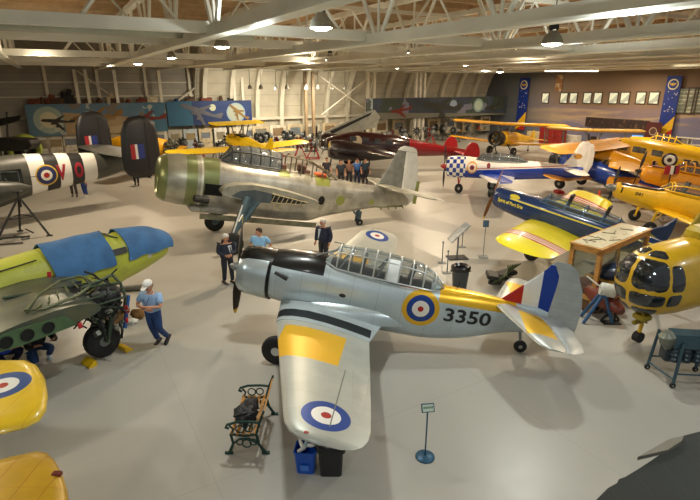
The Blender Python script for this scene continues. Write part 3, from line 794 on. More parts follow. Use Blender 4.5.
# wing-root fairing
mb = MB(); mb.loft([[(x, s_*(.36+w), 1.28 + .22*math.cos(t)) if False else (x, -(.30+w*math.cos(t)), 1.22+.34*math.sin(t)*h) for t in [i*PI/12-.2 for i in range(9)]] for x, w, h in ((.05, .1, .3), (.6, .34, .7), (1.4, .38, 1), (2.1, .34, 1), (2.7, .14, .7), (3.1, .02, .3))], False, False, close=False)
mb.obj('root_fairing', M_hs, e, smooth=60)
for s_ in (-1, 1): gear(e, .0, s_*1.3, 1.1, .36, .19, M_case, xt=.12, hubm=mat('silver wheel disc', 'd0d2cf', .35, .4))
tailwheel(e, 5.76, 1.55, .16, .97)
# tail
M_fs = mat('fin with flag stripes', SIL, .3, .4, var=.03, decals=[('slab', (1, 0, .12), 5.0, 5.82, 'b02620', (None, 9, None, None, 2.2, 3.32)), ('slab', (1, 0, .12), 5.74, 6.14, 'e9e9e3', (None, 9, None, None, 2.2, 3.34)), ('slab', (1, 0, .12), 6.14, 6.5, '1c3f9a', (None, 9, None, None, 2.16, 3.34))])
finpart(e, [(4.85, 2.05, 1.3), (4.98, 2.25, 1.17), (5.38, 2.7, .77), (5.72, 3.1, .43), (5.83, 3.24, .3), (5.88, 3.34, .24), (5.96, 3.40, .12)], M_fs, 'fin', thick=.9)
M_rud = mat('rudder silver', 'a9afae', .35, .4, decals=[('lines', 'z', .24, .012, '8b908f', .6)])
rows = [(6.16, 1.40, .5), (6.15, 1.55, .72), (6.15, 1.95, .74), (6.15, 2.4, .71), (6.15, 2.8, .61), (6.14, 3.08, .47), (6.0, 3.28, .52), (5.93, 3.38, .46), (5.97, 3.44, .3)]
finpart(e, rows, M_rud, 'rudder', thick=.7)
M_tp = mat('tailplane paint', 'b0b3ac', .35, .4, var=.05, decals=[('box', (5.35, 6.0, -1.45, -.35, None, None), 'e2b01e'), ('box', (5.35, 6.0, .3, 1.45, None, None), 'e2b01e')])
for s_ in (-1, 1):
    mb = MB(); foil(mb, [(4.85, s_*.1, 2.13, 1.0), (5.1, s_*.8, 2.14, .9), (5.4, s_*1.6, 2.16, .66), (5.52, s_*1.85, 2.16, .55), (5.68, s_*1.98, 2.16, .32)], thick=1.1); mb.obj('tailplane', M_tp, e, smooth=50)
    mb = MB(); foil(mb, [(5.87, s_*.3, 2.13, .45), (6.02, s_*.8, 2.14, .5), (6.07, s_*1.5, 2.15, .44), (6.08, s_*1.8, 2.16, .36), (6.05, s_*1.99, 2.16, .16)], thick=.9); mb.obj('elevator', M_rud, e, smooth=50)
text_on(e, '3350', .47, (3.70, -.8, 1.57), (1, 0, .035), (-.035, 0, 1), M_black, 'number', onto=fus, bold=.010, sx=1.22)
mb = MB(); mb.tube((3.9, 0, 2.2), (3.95, 0, 2.5), .012); mb.obj('aerial', M_dark, e)
# ------------------------------------------------------------------ bare-metal torpedo bomber
ea = thing('torpedo_bomber', 'bare metal torpedo bomber with green primer bands on its nose, behind the silver trainer', 'aeroplane', (-5.4, 20.05, 0), math.radians(25), pitch=math.radians(11))
GP = '7d8352'
M_av = mat('weathered bare aluminium skin', 'b0ada2', .36, .55, var=.16, scale=1.6, decals=[
    ('blotch', .9, .58, 'bdb9a2', .6), ('blotch', 1.7, .62, '8a8a76', .6), ('lines', 'x', .75, .012, '6b6b5e', .5), ('lines', 'z', .6, .012, '6b6b5e', .35),
    ('box', (-1.12, -.52, None, None, 2.1, 5), '7f875a'), ('box', (1.9, 2.4, None, None, 3.1, 5), '858a58'), ('box', (3.6, 4.3, None, None, 2.9, 5), '98a055'),
    ('box', (-1.05, -.35, None, -.6, 2.05, 2.5), '1b1a18'), ('disc', 'xz', (3.95, 2.28), [(.2, '24221f')], ('y', -1), 1.25), ('disc', 'xz', (4.9, 2.35), [(.22, '98a055')], ('y', -1)), ('disc', 'xz', (6.6, 2.4), [(.14, '9ba35a')], ('y', -1))])
fa = hull([(-1.2, 2.45, .72, .98, 1.0, 2.2), (-.4, 2.42, .74, 1.02, 1.1, 2.4), (.8, 2.35, .75, 1.05, 1.12, 2.5), (2.4, 2.35, .72, 1.0, 1.15, 2.5), (3.6, 2.38, .64, .92, 1.16, 2.3), (4.3, 2.44, .56, .84, .98, 2.2), (5.6, 2.56, .42, .62, .76, 2.1), (7.0, 2.68, .26, .45, .56, 2), (8.2, 2.72, .12, .3, .42, 2), (8.75, 2.6, .04, .1, .15, 2)], 'fuselage', M_av, ea, n=32, k=4)
M_ac = mat('cowling metal and primer', 'a7a695', .35, .5, var=.12, scale=2, decals=[('box', (-2.75, -2.45, None, None, None, None), '7f875a'), ('box', (-1.78, -1.38, None, None, None, None), '7f875a'), ('box', (-1.24, -1.16, None, None, None, None), 'c9c7b8')])
mb = MB(); mb.lathe([(-2.5, .50), (-2.68, .58), (-2.76, .68), (-2.7, .80), (-2.5, .90), (-2.0, .985), (-1.5, 1.0), (-1.15, 1.0), (-1.14, .9)], (0, 0, 2.45), (1, 0, 0), 40, cap=False); mb.obj('cowling', M_ac, ea, smooth=60)
radial(ea, (-2.35, 0, 2.45), .66, M_engc, M_case, 9)
mb = MB(); mb.tube((-1.45, -.95, 1.9), (-.9, -.82, 1.85), .12, .15, 10); mb.obj('exhaust', M_dark, ea)
mb = MB(); mb.rbox((-.7, 0, 1.42), (1.6, 1.1, .26), .1); mb.obj('bomb_bay_door', M_av, ea)
# bay doors hanging below
mb = MB(); mb.box((1.3, -.86, 1.22), (4.9, .10, .20)); mb.box((1.3, .6, 1.22), (4.9, .10, .20)); mb.obj('open_bay_door', mat('dull olive metal', '75735c', .55, .3, var=.2), ea)
# stripped glasshouse
M_olv = mat('primer green framing', '7d8455', .55, .2)
canopy(ea, [(-.42, 3.42, .3, .03), (-.05, 3.42, .42, .6), (.7, 3.4, .45, .7), (1.5, 3.38, .45, .7), (2.0, 3.36, .42, .66)], glassy('pilot glass', (.55, .6, .62), .5), mat('dark window framing', '33383a', .5), arches=(-.05, .25, .7, 1.1, 1.5, 2.), rad=.03)
mb = MB()
for s_ in (-1, 1):
    mb.path([(2.0, s_*.4, 3.98), (3.3, s_*.38, 3.86), (4.2, s_*.3, 3.5), (4.7, s_*.2, 3.2)], .035, 6)
for x, z in ((2.4, 3.95), (2.9, 3.9), (3.4, 3.83), (3.9, 3.62), (4.25, 3.45)):
    mb.path([(x, -.4, 3.3), (x, -.38, z-.05), (x, 0, z+.1), (x, .38, z-.05), (x, .4, 3.3)], .03, 6)
mb.obj('turret_frame', mat('old frame metal', '6d6450', .5, .3, var=.2), ea)
mb = MB(); mb.rbox((.95, 0, 3.62), (.12, .6, .72), .04); mb.obj('armour_plate', mat('blue grey plate', '4f5a60', .5), ea)
mb = MB()
for x, y, z in ((2.2, .1, 3.42), (3.0, -.1, 3.5), (3.3, .1, 3.3)): mb.rbox((x, y, z), (.3, .4, .3), .05)
mb.obj('radio_equipment', mat('radio equipment', '5a3a2c', .6, var=.3), ea)
mb = MB(); mb.rbox((3.95, 0, 3.25), (.5, .5, .3), .08); mb.obj('orange_cover', mat('orange cover', 'b5542c', .6), ea)
# folded-wing stubs with open ribs
M_rb = mat('blue grey spar paint', '525c60', .5, .3, var=.15)
for s_ in (-1, 1):
    mb = MB(); foil(mb, [(-.55, s_*.5, 2.32, 4.2, 1.25), (-.5, s_*1.2, 2.3, 4.1, 1.2)], thick=1.15); st = mb.obj('wing_stub', mat('stub skin', 'aba999', .4, .5, var=.12), ea, smooth=50)
    mb = MB()
    mb.prism([(-.1, 2.2), (.2, 2.42), (.8, 2.52), (1.5, 2.45), (1.5, 2.06), (.6, 2.04)], s_*1.205, s_*1.225, 0, 'y'); mb.obj('spar_face', M_rb, st, smooth=0)
    mb = MB(); mb.prism([(1.5, 2.46), (2.6, 2.34), (3.2, 2.22), (2.6, 2.12), (1.5, 2.08)], s_*1.205, s_*1.222, 0, 'y'); mb.obj('dark_recess', M_dark, st, smooth=0)
    mb = MB()
    for k in range(7): mb.tube((1.5+.2*k, s_*1.24, 2.08), (1.62+.2*k, s_*1.24, 2.42-.02*k), .018, None, 5)
    mb.tube((1.5, s_*1.24, 2.45), (3.1, s_*1.24, 2.23), .02); mb.tube((1.5, s_*1.24, 2.09), (2.7, s_*1.24, 2.12), .02)
    mb.obj('rib_lattice', mat('pale rib metal', 'b9ab86', .5, .2), st)
    # long blue-grey oleo leg
    mb = MB(); mb.tube((.55, s_*1.15, 2.2), (.02, s_*1.55, .5), .17, .11, 10); mb.tube((1.05, s_*1.1, 2.15), (.22, s_*1.45, .95), .11, .08, 8); mb.tube((.02, s_*1.55, .55), (.0, s_*1.75, .42), .07)
    mb.box((.62, s_*1.2, 1.75), (.5, .06, .8), (0, .35, 0))
    lg = mb.obj('landing_gear', mat('blue grey oleo', '4c616b', .4, .3, var=.15), ea)
    mb = MB(); mb.tube((.35, s_*1.32, 1.9), (.0, s_*1.6, .62), .04); mb.tube((.5, s_*1.25, 1.75), (.2, s_*1.62, 1.3), .03); mb.obj('hydraulic_line', M_white, lg)
    mb = MB(); wheel(mb, (0, s_*1.83, .44), .44, .26); mb.obj('wheel', [M_tyre, mat('blue grey hub', '5c6a70', .5, .3)], lg)
mb = MB(); mb.tube((6.1, 0, 2.1), (6.3, 0, 1.4), .09, .07); mb.tube((5.75, 0, 2.0), (6.25, 0, 1.5), .05); mb.box((6.25, .12, 1.6), (.3, .03, .5)); lg = mb.obj('tail_strut', mat('blue grey oleo', '4c616b'), ea)
mb = MB(); wheel(mb, (6.3, 0, 1.34), .17, .14); mb.obj('tail_wheel', [M_tyre, M_hub], lg)
# tail
M_fa = mat('fin grey primer', '8b8c84', .5, .3, var=.12, scale=3)
M_wr = mat('off white fabric rudder', 'd8d9d2', .5, var=.04)
finpart(ea, [(6.6, 2.95, 1.7), (6.9, 3.3, 1.38), (7.25, 4.0, .98), (7.55, 4.7, .62), (7.65, 4.95, .46)], M_fa, 'fin', thick=.7)
finpart(ea, [(8.22, 2.35, .5), (8.24, 2.7, .8), (8.22, 3.4, .88), (8.15, 4.2, .78), (8.1, 4.92, .62)], M_wr, 'rudder', thick=.6)
finpart(ea, [(7.62, 4.93, 1.1), (7.75, 5.08, .9), (7.95, 5.16, .5)], M_wr, 'fin_cap', thick=.7)
mb = MB(); foil(mb, [(9.0, 2.5, 0, .22), (9.0, 3.6, 0, .2)], up='y', thick=.8); mb.obj('trim_tab', mat('primer green tab', '8b9150', .5), ea)
for s_ in (-1, 1):
    mb = MB(); foil(mb, [(6.85, s_*.1, 3.2, 1.2), (7.3, s_*1.8, 3.2, 1.), (7.75, s_*2.75, 3.2, .72), (7.95, s_*2.95, 3.2, .4)], thick=.95); mb.obj('tailplane', mat('tailplane metal', 'a4a394', .42, .4, var=.12), ea, smooth=50)
    mb = MB(); foil(mb, [(8.0, s_*.3, 3.2, .6), (8.28, s_*1.8, 3.2, .52), (8.45, s_*2.7, 3.2, .4), (8.35, s_*3.0, 3.2, .2)], thick=.8); mb.obj('elevator', mat('elevator pale grey', 'c2c2b4', .5), ea, smooth=50)
mb = MB()
for k in range(4): mb.tube((7.2+.4*k, -.05, 2.2+.06*k), (7.3+.4*k, -.1, 2.05+.06*k), .03, None, 5)
mb.tube((7.1, 0, 2.15), (8.5, 0, 2.32), .04); mb.obj('arrestor_hook', M_olv, ea)
# ------------------------------------------------------------------ twin-finned bomber, behind left
em = thing('twin_fin_bomber', 'dark olive bomber with black and white stripes, letters VO and twin fins', 'aeroplane', (-12.75, 26.2, 0), math.radians(46), pitch=0)
DK = '34352f'
M_mi = mat('dark olive bomber paint', '45463f', .45, var=.12, scale=1.5, decals=[
    ('box', (-3.68, -3.0, None, None, None, None), 'd9d7cf'), ('box', (-3.0, -2.4, None, None, None, None), '1c1b1d'), ('box', (-2.4, -1.84, None, None, None, None), 'd9d7cf'), ('box', (-1.84, -1.26, None, None, None, None), '1c1b1d'), ('box', (-1.26, -.62, None, None, None, None), 'd9d7cf'),
    ('disc', 'xz', (-3.0, 2.2), [(.49, 'c9a52a'), (.43, '1a2458'), (.25, 'e0ddd2'), (.13, 'a02018')], ('y', -1)), ('box', (-4.2, -3.35, None, 0, 2.2, 2.23), '2a2a28')])
fm = hull([(-9, 2.0, .95, 1.05, 1.5, 2.4), (-6, 2.1, .9, 1.05, 1.4, 2.4), (-4.4, 2.2, .8, 1.0, 1.15, 2.3), (-3.5, 2.26, .72, .93, .98, 2.3), (-2, 2.3, .6, .78, .85, 2.2), (-.55, 2.35, .5, .62, .75, 2.2), (.5, 2.4, .4, .5, .6, 2), (1.6, 2.45, .2, .3, .3, 2)], 'fuselage', M_mi, em, n=28)
M_lr = mat('dull red lettering', '98182a', .6)
text_on(em, 'V', .95, (-2.5, -1.6, 1.92), (1, 0, .03), (0, 0, 1), M_lr, 'letter', onto=fm, bold=.05, sx=.62)
text_on(em, 'O', .95, (-1.72, -1.6, 1.94), (1, 0, .03), (0, 0, 1), M_lr, 'letter', onto=fm, bold=.05, sx=.52)
mb = MB(); mb.box((-4.55, -.86, 2.3), (1.0, .14, .7)); wp = mb.obj('waist_window', mat('waist window glass', '2a2f2e', .15, var=.3), em)
mb = MB(); mb.path([(-4.9, -.95, 2.0), (-4.9, -.95, 2.6), (-4.2, -.93, 2.55), (-4.2, -.93, 2.0), (-4.9, -.95, 2.0)], .02, 5); mb.tube((-4.6, -.95, 2.0), (-4.8, -1.3, 2.35), .02); mb.obj('window_frame', M_grey, wp)
# engine nacelle tail on the near side
mb = MB(); mb.lathe([(0, .05), (.5, .3), (1.4, .5), (2.6, .6), (4, .62)], (-4.0, -1.9, 1.95), (-1, 0, -.02), 18); mb.obj('nacelle', M_mi if False else mat('nacelle olive', '3d3e38', .45, var=.12), em, smooth=50)
M_mf = mat('near black fin paint', '19181a', .42, var=.12, scale=2, decals=[('box', (.12, .34, None, None, 2.85, 3.55), 'a01d26'), ('box', (.34, .46, None, None, 2.85, 3.55), 'd8d4cc'), ('box', (.46, .78, None, None, 2.85, 3.55), '1d2f78')])
def oval_fin(y):
    pts = [(-.28, 2.4), (-.3, 3.2), (-.22, 4.1), (0.0, 4.62), (.3, 4.82), (.8, 4.88), (1.25, 4.74), (1.5, 4.45), (1.58, 3.8), (1.6, 2.9), (1.5, 2.35), (1.2, 2.02), (.7, 1.9), (.2, 1.95), (-.12, 2.12)]
    S = MB(); n = len(pts); c = (.66, 3.4)
    rings = [[(c[0]+(p[0]-c[0])*k, y+t, c[1]+(p[1]-c[1])*k) for p in pts] for k, t in ((.8, -.10), (.96, -.06), (1, 0), (.96, .06), (.8, .10))]
    S.loft(rings, True, True); f = S.obj('fin', M_mf, em, smooth=50)
    S = MB(); S.box((.95, y-.105, 3.4), (.03, .02, 2.3)); S.obj('hinge_line', M_black, f)
oval_fin(-2.95); oval_fin(2.95)
mb = MB(); foil(mb, [(-.35, -2.95, 3.0, 1.7, .8), (-.4, 0, 2.95, 1.9, .8), (-.35, 2.95, 3.0, 1.7, .8)], thick=.9); mb.obj('tailplane', mat('grey olive tailplane', '5a5a54', .45, var=.1), em, smooth=50)
mb = MB(); foil(mb, [(-8.5, -.5, 2.9, 3.2), (-8.2, -4, 3.2, 2.6)], thick=.9)
foil(mb, [(-8.5, .5, 2.9, 3.2), (-8., 9, 3.5, 1.8)], thick=.9); mb.obj('wing', mat('olive wing top', '4c4e45', .5, var=.1), em, smooth=50)
for y in (-1.9, 1.9):
    mb = MB(); mb.tube((-7.4, y, 1.9), (-7.4, y, .5), .12); lg = mb.obj('landing_gear', M_grey, em)
    mb = MB(); wheel(mb, (-7.4, y, .5), .5, .3); mb.obj('wheel', [M_tyre, M_hub], lg)
# jack stand below the striped bomber
pt = at(30, 212, 1.2)
js = thing('jack_stand', 'black A-frame jack stand under the tail of the striped bomber', 'stand', (at(27, 236)[0], at(27, 236)[1], 0), .3)
mb = MB(); T = (0, 0, 1.75)
for x, y in ((-.9, -.9), (.95, -.3), (-.5, .9)): mb.tube(T, (x, y, .03), .045, None, 6); mb.tube((x-.12, y, .02), (x+.12, y, .02), .04, None, 6)
mb.obj('tripod_leg', mat('black iron', '1f2020', .6), js)
mb = MB(); mb.tube((-.45, -.45, .88), (.47, -.15, .88), .025); mb.tube((.47, -.15, .88), (-.25, .45, .88), .025); mb.tube((-.25, .45, .88), (-.45, -.45, .88), .025); mb.obj('cross_brace', M_dark, js)
mb = MB(); mb.tube((0, 0, 1.3), (0, 0, 1.95), .05); mb.rbox((0, 0, 1.98), (.3, .3, .06), .02); mb.obj('jack_head', M_dark, js)
# ------------------------------------------------------------------ green primer bomber under blue sheets
eb = thing('primer_green_bomber', 'bomber in yellow green primer with blue sheets, open engine mount and big wheel', 'aeroplane', (-7.6, 12.0, 0), math.atan2(-.8, -.6))
M_bg = mat('yellow green primer', 'b2b842', .45, var=.07, scale=1.2, decals=[('blotch', 1.4, .6, '999e40', .5), ('lines', 'x', .9, .01, '8c9430', .5), ('disc', 'xz', (-2.4, 1.62), [(.075, 'b9bdb2')], ('y', 1))])
fb = hull([(-3.2, 1.70, .18, .2, .2, 2), (-3.12, 1.70, .34, .38, .36, 2), (-2.8, 1.71, .45, .52, .48, 2), (-2.3, 1.72, .52, .62, .64, 2), (-1.8, 1.72, .55, .66, .74, 2.1), (-1.62, 1.71, .57, .62, .78, 2.1), (-1.35, 1.7, .58, .72, .82, 2.1), (-.6, 1.7, .58, .76, .78, 2.1), (.6, 1.68, .6, .7, .84, 2.1), (2.5, 1.6, .55, .66, .75, 2.1), (5.2, 1.45, .4, .5, .55, 2), (8.6, 1.4, .12, .2, .2, 2)], 'fuselage', M_bg, eb, n=32, k=4)
def draped(x0, x1, g, zfun, name, m, yA=.0, yB=.0, sag=.0, ph=0.):
    """cloth lying over the top of the body: a shell with thickness, rippled lower edge"""
    mb = MB(); NX, NY = 16, 22; top = []
    def P(i, j, o):
        x = x0 + (x1-x0)*i/NX; t = -1 + 2*j/NY; zc, w, h = zfun(x)
        reach = 1.12 + .02*math.sin(i*.9+ph)
        a = t*reach*1.45
        if abs(a) <= PI/2: y = (w+o)*math.sin(a); z = zc + (h+o)*math.cos(a)
        else: y = (w+o)*math.copysign(1, a); z = zc - (abs(a)-PI/2)*h
        z += .015*math.sin(x*7+ph)*math.cos(y*6)
        xx = x + .04*math.sin(t*5+ph)
        return (xx, y, z)
    V = [P(i, j, g) for i in range(NX+1) for j in range(NY+1)]; U = [P(i, j, g-.02) for i in range(NX+1) for j in range(NY+1)]
    n = (NX+1)*(NY+1); F = []
    for i in range(NX):
        for j in range(NY):
            a = i*(NY+1)+j; b = a+1; c = a+NY+2; d = a+NY+1
            F.append((a, b, c, d)); F.append((n+d, n+c, n+b, n+a))
    for i in range(NX):
        for j in (0, NY):
            a = i*(NY+1)+j; d = a+NY+1; F.append((a, d, n+d, n+a))
    for j in range(NY):
        for i in (0, NX):
            a = i*(NY+1)+j; F.append((a, a+1, n+a+1, n+a))
    mb.add(V+U, F); return mb.obj(name, m, smooth=60)
def zf(x):
    R = [(-3.5, 1.6, .3, .3), (-3.12, 1.70, .4, .42), (-2.8, 1.71, .46, .54), (-2.3, 1.72, .52, .64), (-1.8, 1.72, .54, .68), (-1.35, 1.7, .57, .74), (.6, 1.68, .62, .76)]
    for a, b in zip(R, R[1:]):
        if a[0] <= x <= b[0]:
            t = (x-a[0])/(b[0]-a[0]); return tuple(a[k]+(b[k]-a[k])*t for k in (1, 2, 3))
    return R[-1][1:] if x > 0 else R[0][1:]
M_tarp = mat('blue dust sheet', '3a6a9c', .75, var=.10, scale=2.5, bump=.3, bscale=9)
MW = Matrix.Translation((-7.6, 12.0, 0)) @ Matrix.Rotation(math.atan2(-.8, -.6), 4, 'Z')
t1 = draped(-1.30, .25, .07, zf, 'dust_sheet', M_tarp); t1.matrix_world = MW; tag(t1, 'large blue sheet draped over the cockpit of the primer green bomber', 'cover')
def zf2(x):
    a, b, c = zf(x); return (a, b+.0, c)
t2 = draped(-3.22, -1.72, .06, zf2, 'dust_sheet', M_tarp, ph=1.3); t2.matrix_world = MW; tag(t2, 'smaller blue sheet draped over the nose of the primer green bomber', 'cover')
mb = MB(); mb.path([(-1.28, -.3, 2.35), (-1.3, 0, 2.5), (-1.28, .3, 2.35)], .025); mb.tube((-1.3, -.2, 2.45), (-1.66, -.25, 2.28), .02); mb.tube((-1.3, .2, 2.45), (-1.66, .25, 2.28), .02); mb.obj('windscreen_frame', M_black, eb)
mb = MB(); mb.box((-1.5, .53, 1.98), (.40, .12, .17), (.4, 0, 0)); mb.obj('side_window', M_black, eb)
mb = MB(); mb.tube((.5, .45, 2.28), (1.75, .4, 2.18), .018); mb.tube((1.7, .5, 2.1), (1.7, .55, 2.0), .03); mb.obj('aerial_rail', M_dark, eb)
# centre section
M_oc = mat('bare grey green wing skin', '5d6355', .36, .45, var=.16, scale=1.3, decals=[('lines', 'y', .5, .012, '4b5044', .5), ('blotch', 1.5, .57, '66674c', .6)])
for s_ in (1, -1):
    mb = MB(); foil(mb, [(-.25, s_*.42, 1.55, 3.9, 1.15), (-.2, s_*1.2, 1.55, 3.8, 1.15), (.1, s_*1.7, 1.55, 3.4, 1.15), (.2, s_*2.7, 1.55, 3.2, 1.1)], thick=1.1); cs = mb.obj('centre_section', M_oc, eb, smooth=50)
    if s_ > 0:
        mb = MB(); pts = [(.75, 1.38), (1.0, 1.66), (1.9, 1.72), (3.3, 1.62), (3.3, 1.44), (1.9, 1.36)]
        mb.prism(pts, 2.705, 2.75, 0, 'y'); er = mb.obj('end_rib', mat('green rib plate', '4f6a48', .5, .1, var=.12), cs, smooth=0)
        for x, r in ((1.35, .11), (1.75, .115), (2.13, .11), (2.48, .09), (2.8, .07)):
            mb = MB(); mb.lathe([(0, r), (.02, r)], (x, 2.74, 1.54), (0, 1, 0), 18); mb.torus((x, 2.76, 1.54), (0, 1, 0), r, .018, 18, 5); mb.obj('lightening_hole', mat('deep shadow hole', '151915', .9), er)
    mb = MB(); mb.lathe([(0, .02), (.3, .12), (1., .2), (1.6, .14), (2., .03)], (.3, s_*2.35, 1.68), (1, 0, 0), 8) if False else None
# wing recess with ribs (open nacelle bay)
mb = MB(); mb.prism([(-.1, 1.25), (.3, 1.18), (1.2, 1.9), (1.5, 2.3), (1.25, 2.42), (.5, 2.3)], 1.68, 1.76, 0, 'z'); mb.obj('open_bay', M_black, eb, smooth=0)
mb = MB(); mb.path([(-.1, 1.2, 1.86), (.35, 1.12, 1.86), (1.0, 1.6, 1.87), (1.55, 2.3, 1.86), (1.25, 2.47, 1.85), (.5, 2.35, 1.86), (-.1, 1.9, 1.85), (-.1, 1.2, 1.86)], .03, 6)
for k in range(5): mb.tube((.15+.26*k, 1.3+.22*k, 1.86), (.3+.26*k, 1.95+.1*k, 1.86), .018, None, 5)
mb.obj('bay_edging', mat('olive bay edging', '56603c', .5), eb)
M_gf = mat('dark green tube frame', '3a4a38', .5, .3, var=.2); M_gy = mat('grey fitting', '8d9088', .45, .5)
rnd = random.Random(5)
eng = MB(); cx, cy = -.65, 2.0
ringp = lambda r, x: [(x, cy+r*math.cos(2*PI*i/8), 1.5+r*math.sin(2*PI*i/8)) for i in range(8)]
eng.path(ringp(.45, -.50), .035, 6, closed=True)
for i in range(8):
    eng.tube(ringp(.45, -.50)[i], ringp(.36, .25)[(i+1) % 8 if i % 2 else i], .03, None, 6)
eng.tube((-.2, 1.6, 1.75), (1.6, 1.3, 1.9), .03); eng.tube((-.3, 2.45, 1.7), (1.5, 2.5, 1.8), .03)
eng.obj('engine_mount', M_gf, eb)
eng = MB()
for k in range(46):
    p = Vector((rnd.uniform(-.5, .5), cy+rnd.uniform(-.42, .55), rnd.uniform(.75, 1.85))); q = p + Vector((rnd.uniform(-.35, .35), rnd.uniform(-.35, .35), rnd.uniform(-.5, .3)))
    eng.path([p, (p+q)/2+Vector((0, .08, .05)), q], rnd.choice((.014, .02, .03)), 5)
eng.obj('pipework', mat('dark pipework', '26292a', .5, .3, var=.3), eb)
for k in range(16):
    eng = MB(); p = (rnd.uniform(-.5, .4), cy+rnd.uniform(-.2, .55), rnd.uniform(.75, 1.75)); eng.rbox(p, (rnd.uniform(.05, .14), rnd.uniform(.05, .12), rnd.uniform(.08, .2)), .015, (rnd.uniform(0, 3), rnd.uniform(0, 3), 0)); eng.obj('fitting', [M_gy], eb)
for p in ((-.45, 2.5, 1.25), (-.52, 2.42, 1.12), (.75, 2.78, 1.35), (.45, .9, 2.0), (-.4, 2.55, .95)): eng = MB(); eng.rbox(p, (.09, .03, .13), .01, (rnd.uniform(-.4, .4), 0, rnd.uniform(-.6, .6))); eng.obj('red_warning_flag', M_red, eb)
eng = MB(); eng.lathe([(0, .2), (.25, .3), (.55, .26), (.6, .1)], (.05, cy, 1.5), (-1, 0, -.1), 12); eng.rbox((-.15, 2.0, 1.2), (.5, .4, .3), .05); eng.obj('firewall_tank', mat('black tank', '202324', .5), eb)
# undercarriage
for s_ in (1, -1):
    mb = MB()
    for dy in (-.26, .26):
        mb.tube((-.3, s_*2.0+dy, 1.45), (-.03, s_*2.0+dy, .5), .055, .045, 8)
        mb.tube((.35, s_*2.0+dy, 1.4), (.0, s_*2.0+dy, .75), .03)
    mb.tube((-.22, s_*2.0-.26, 1.15), (-.22, s_*2.0+.26, 1.15), .035); mb.tube((-.2, s_*2.0-.26, .85), (-.2, s_*2.0+.26, .85), .03)
    mb.tube((0, s_*2.0-.28, .47), (0, s_*2.0+.28, .47), .035)
    lg = mb.obj('landing_gear', M_gf, eb)
    mb = MB(); wheel(mb, (0, s_*2.0, .43), .43, .30, n=28); mb.obj('wheel', [M_tyre, mat('ribbed grey wheel hub', '6f7672', .45, .5)], lg)
mb = MB(); mb.box((-.55, 2.3, 1.05), (.06, .08, .8), (.15, -.35, 0)); mb.obj('blue_strap', M_blue if False else mat('blue strap', '2a5a9c', .6), eb)
# yellow wheel chocks
for dx, nm in ((-.46, 'yellow wheel chock ahead of the big black wheel, nearer the walking man'), (.44, 'yellow wheel chock behind the big black wheel, toward the left')):
    p = MW @ Vector((dx, 2.12, 0))
    mb = MB(); s_ = 1 if dx > 0 else -1
    mb.prism([(-.09*s_, 0), (.10*s_, 0), (.10*s_, .03), (-.02*s_, .12), (-.09*s_, .12)], -.2, .2, 0, 'y')
    o = mb.obj('wheel_chock', M_yel, smooth=0); o.location = p; o.rotation_euler = (0, 0, math.atan2(-.8, -.6)+ (0 if dx > 0 else 0)); tag(o, nm, 'chock')
# ------------------------------------------------------------------ yellow wing tips, lower left
def yellow_biplane_wing(loc, rz, rows, label, m, light=False, h=0.):
    ew = thing('yellow_wing', label, 'wing', loc, rz)
    mb = MB(); foil(mb, rows, thick=.9); w = mb.obj('wing_panel', m, ew, smooth=50)
    return ew, w
M_yw = mat('glossy yellow fabric wing', 'dfae14', .3, var=.04, coat=.4, decals=[('disc', 'xy', (-.05, -1.25), [(.74, '1b4f8c'), (.43, 'e6e6de'), (.16, 'a8291f')], None), ('lines', 'x', .38, .01, 'c99708', .5)])
# wing 1 : upper surface with blue ring, tip seen to the right
ptip = at(48, 397, 2.0)
ew = thing('biplane_wing', 'yellow wing tip with a large blue and white roundel at the left edge', 'wing', (ptip.x-.0, ptip.y, 0), 0)
import itertools
def flatwing(e, outline, z, th, m, name, rough=0):
    """slab wing with cambered top from an outline seen from above"""
    mb = MB(); cx = sum(p[0] for p in outline)/len(outline); cy = sum(p[1] for p in outline)/len(outline)
    rings = []
    for k, h in ((.93, -th*.5), (1., -th*.1), (.985, th*.15), (.9, th*.42), (.7, th*.6)):
        rings.append([(cx+(p[0]-cx)*k, cy+(p[1]-cy)*k, z+h) for p in outline])
    mb.loft(rings, True, True); return mb.obj(name, m, e, smooth=60)
def outl(pix, h, org): 
    r = []
    for x, y in pix:
        p = at(x, y, h); r.append((p.x-org.x, p.y-org.y))
    return r
org = Vector((ptip.x, ptip.y, 0))
O1 = outl([(-120, 352), (-60, 362), (0, 361), (26, 361), (37, 366), (45, 378), (48, 395), (46, 410), (39, 420), (25, 427), (0, 433), (-60, 447), (-120, 460)], 2.0, org)
rc = at(4, 391, 2.0); rc = (rc.x-org.x, rc.y-org.y)
rr = (at(29, 391, 2.0)-at(4, 391, 2.0)).length
M_yw = mat('glossy yellow wing with roundel', 'dfba22', .3, var=.04, coat=.4, decals=[('lines', 'x', .36, .012, 'c2920c', .5), ('disc', 'xy', rc, [(rr, '1a4a86'), (rr*.57, 'e6e6de'), (rr*.2, 'a8291f')], None)])
flatwing(ew, O1, 2.0, .16, M_yw, 'wing_panel')
mb = MB(); mb.tube((-1.6, .3, .1), (-1.6, .3, 1.95), .04); mb.tube((-1.9, .3, .03), (-1.3, .3, .03), .06); mb.obj('support_trestle', M_grey, ew)
p2 = at(66, 490, 2.3); org2 = Vector((p2.x, p2.y, 0))
ew2 = thing('biplane_wing', 'darker ochre yellow wing tip with riveted panels at the bottom left corner', 'wing', (org2.x, org2.y, 0), 0)
O2 = outl([(-120, 488), (-40, 472), (10, 458), (38, 452), (48, 454), (56, 462), (63, 475), (68, 492), (70, 520), (60, 560), (-30, 590), (-130, 600)], 2.3, org2)
M_yw2 = mat('ochre metal wing', 'c3971a', .35, .1, var=.06, coat=.2, decals=[('lines', 'x', .28, .014, 'a87410', .8), ('lines', 'y', .45, .008, 'a87410', .5)])
w2 = flatwing(ew2, O2, 2.3, .14, M_yw2, 'wing_panel')
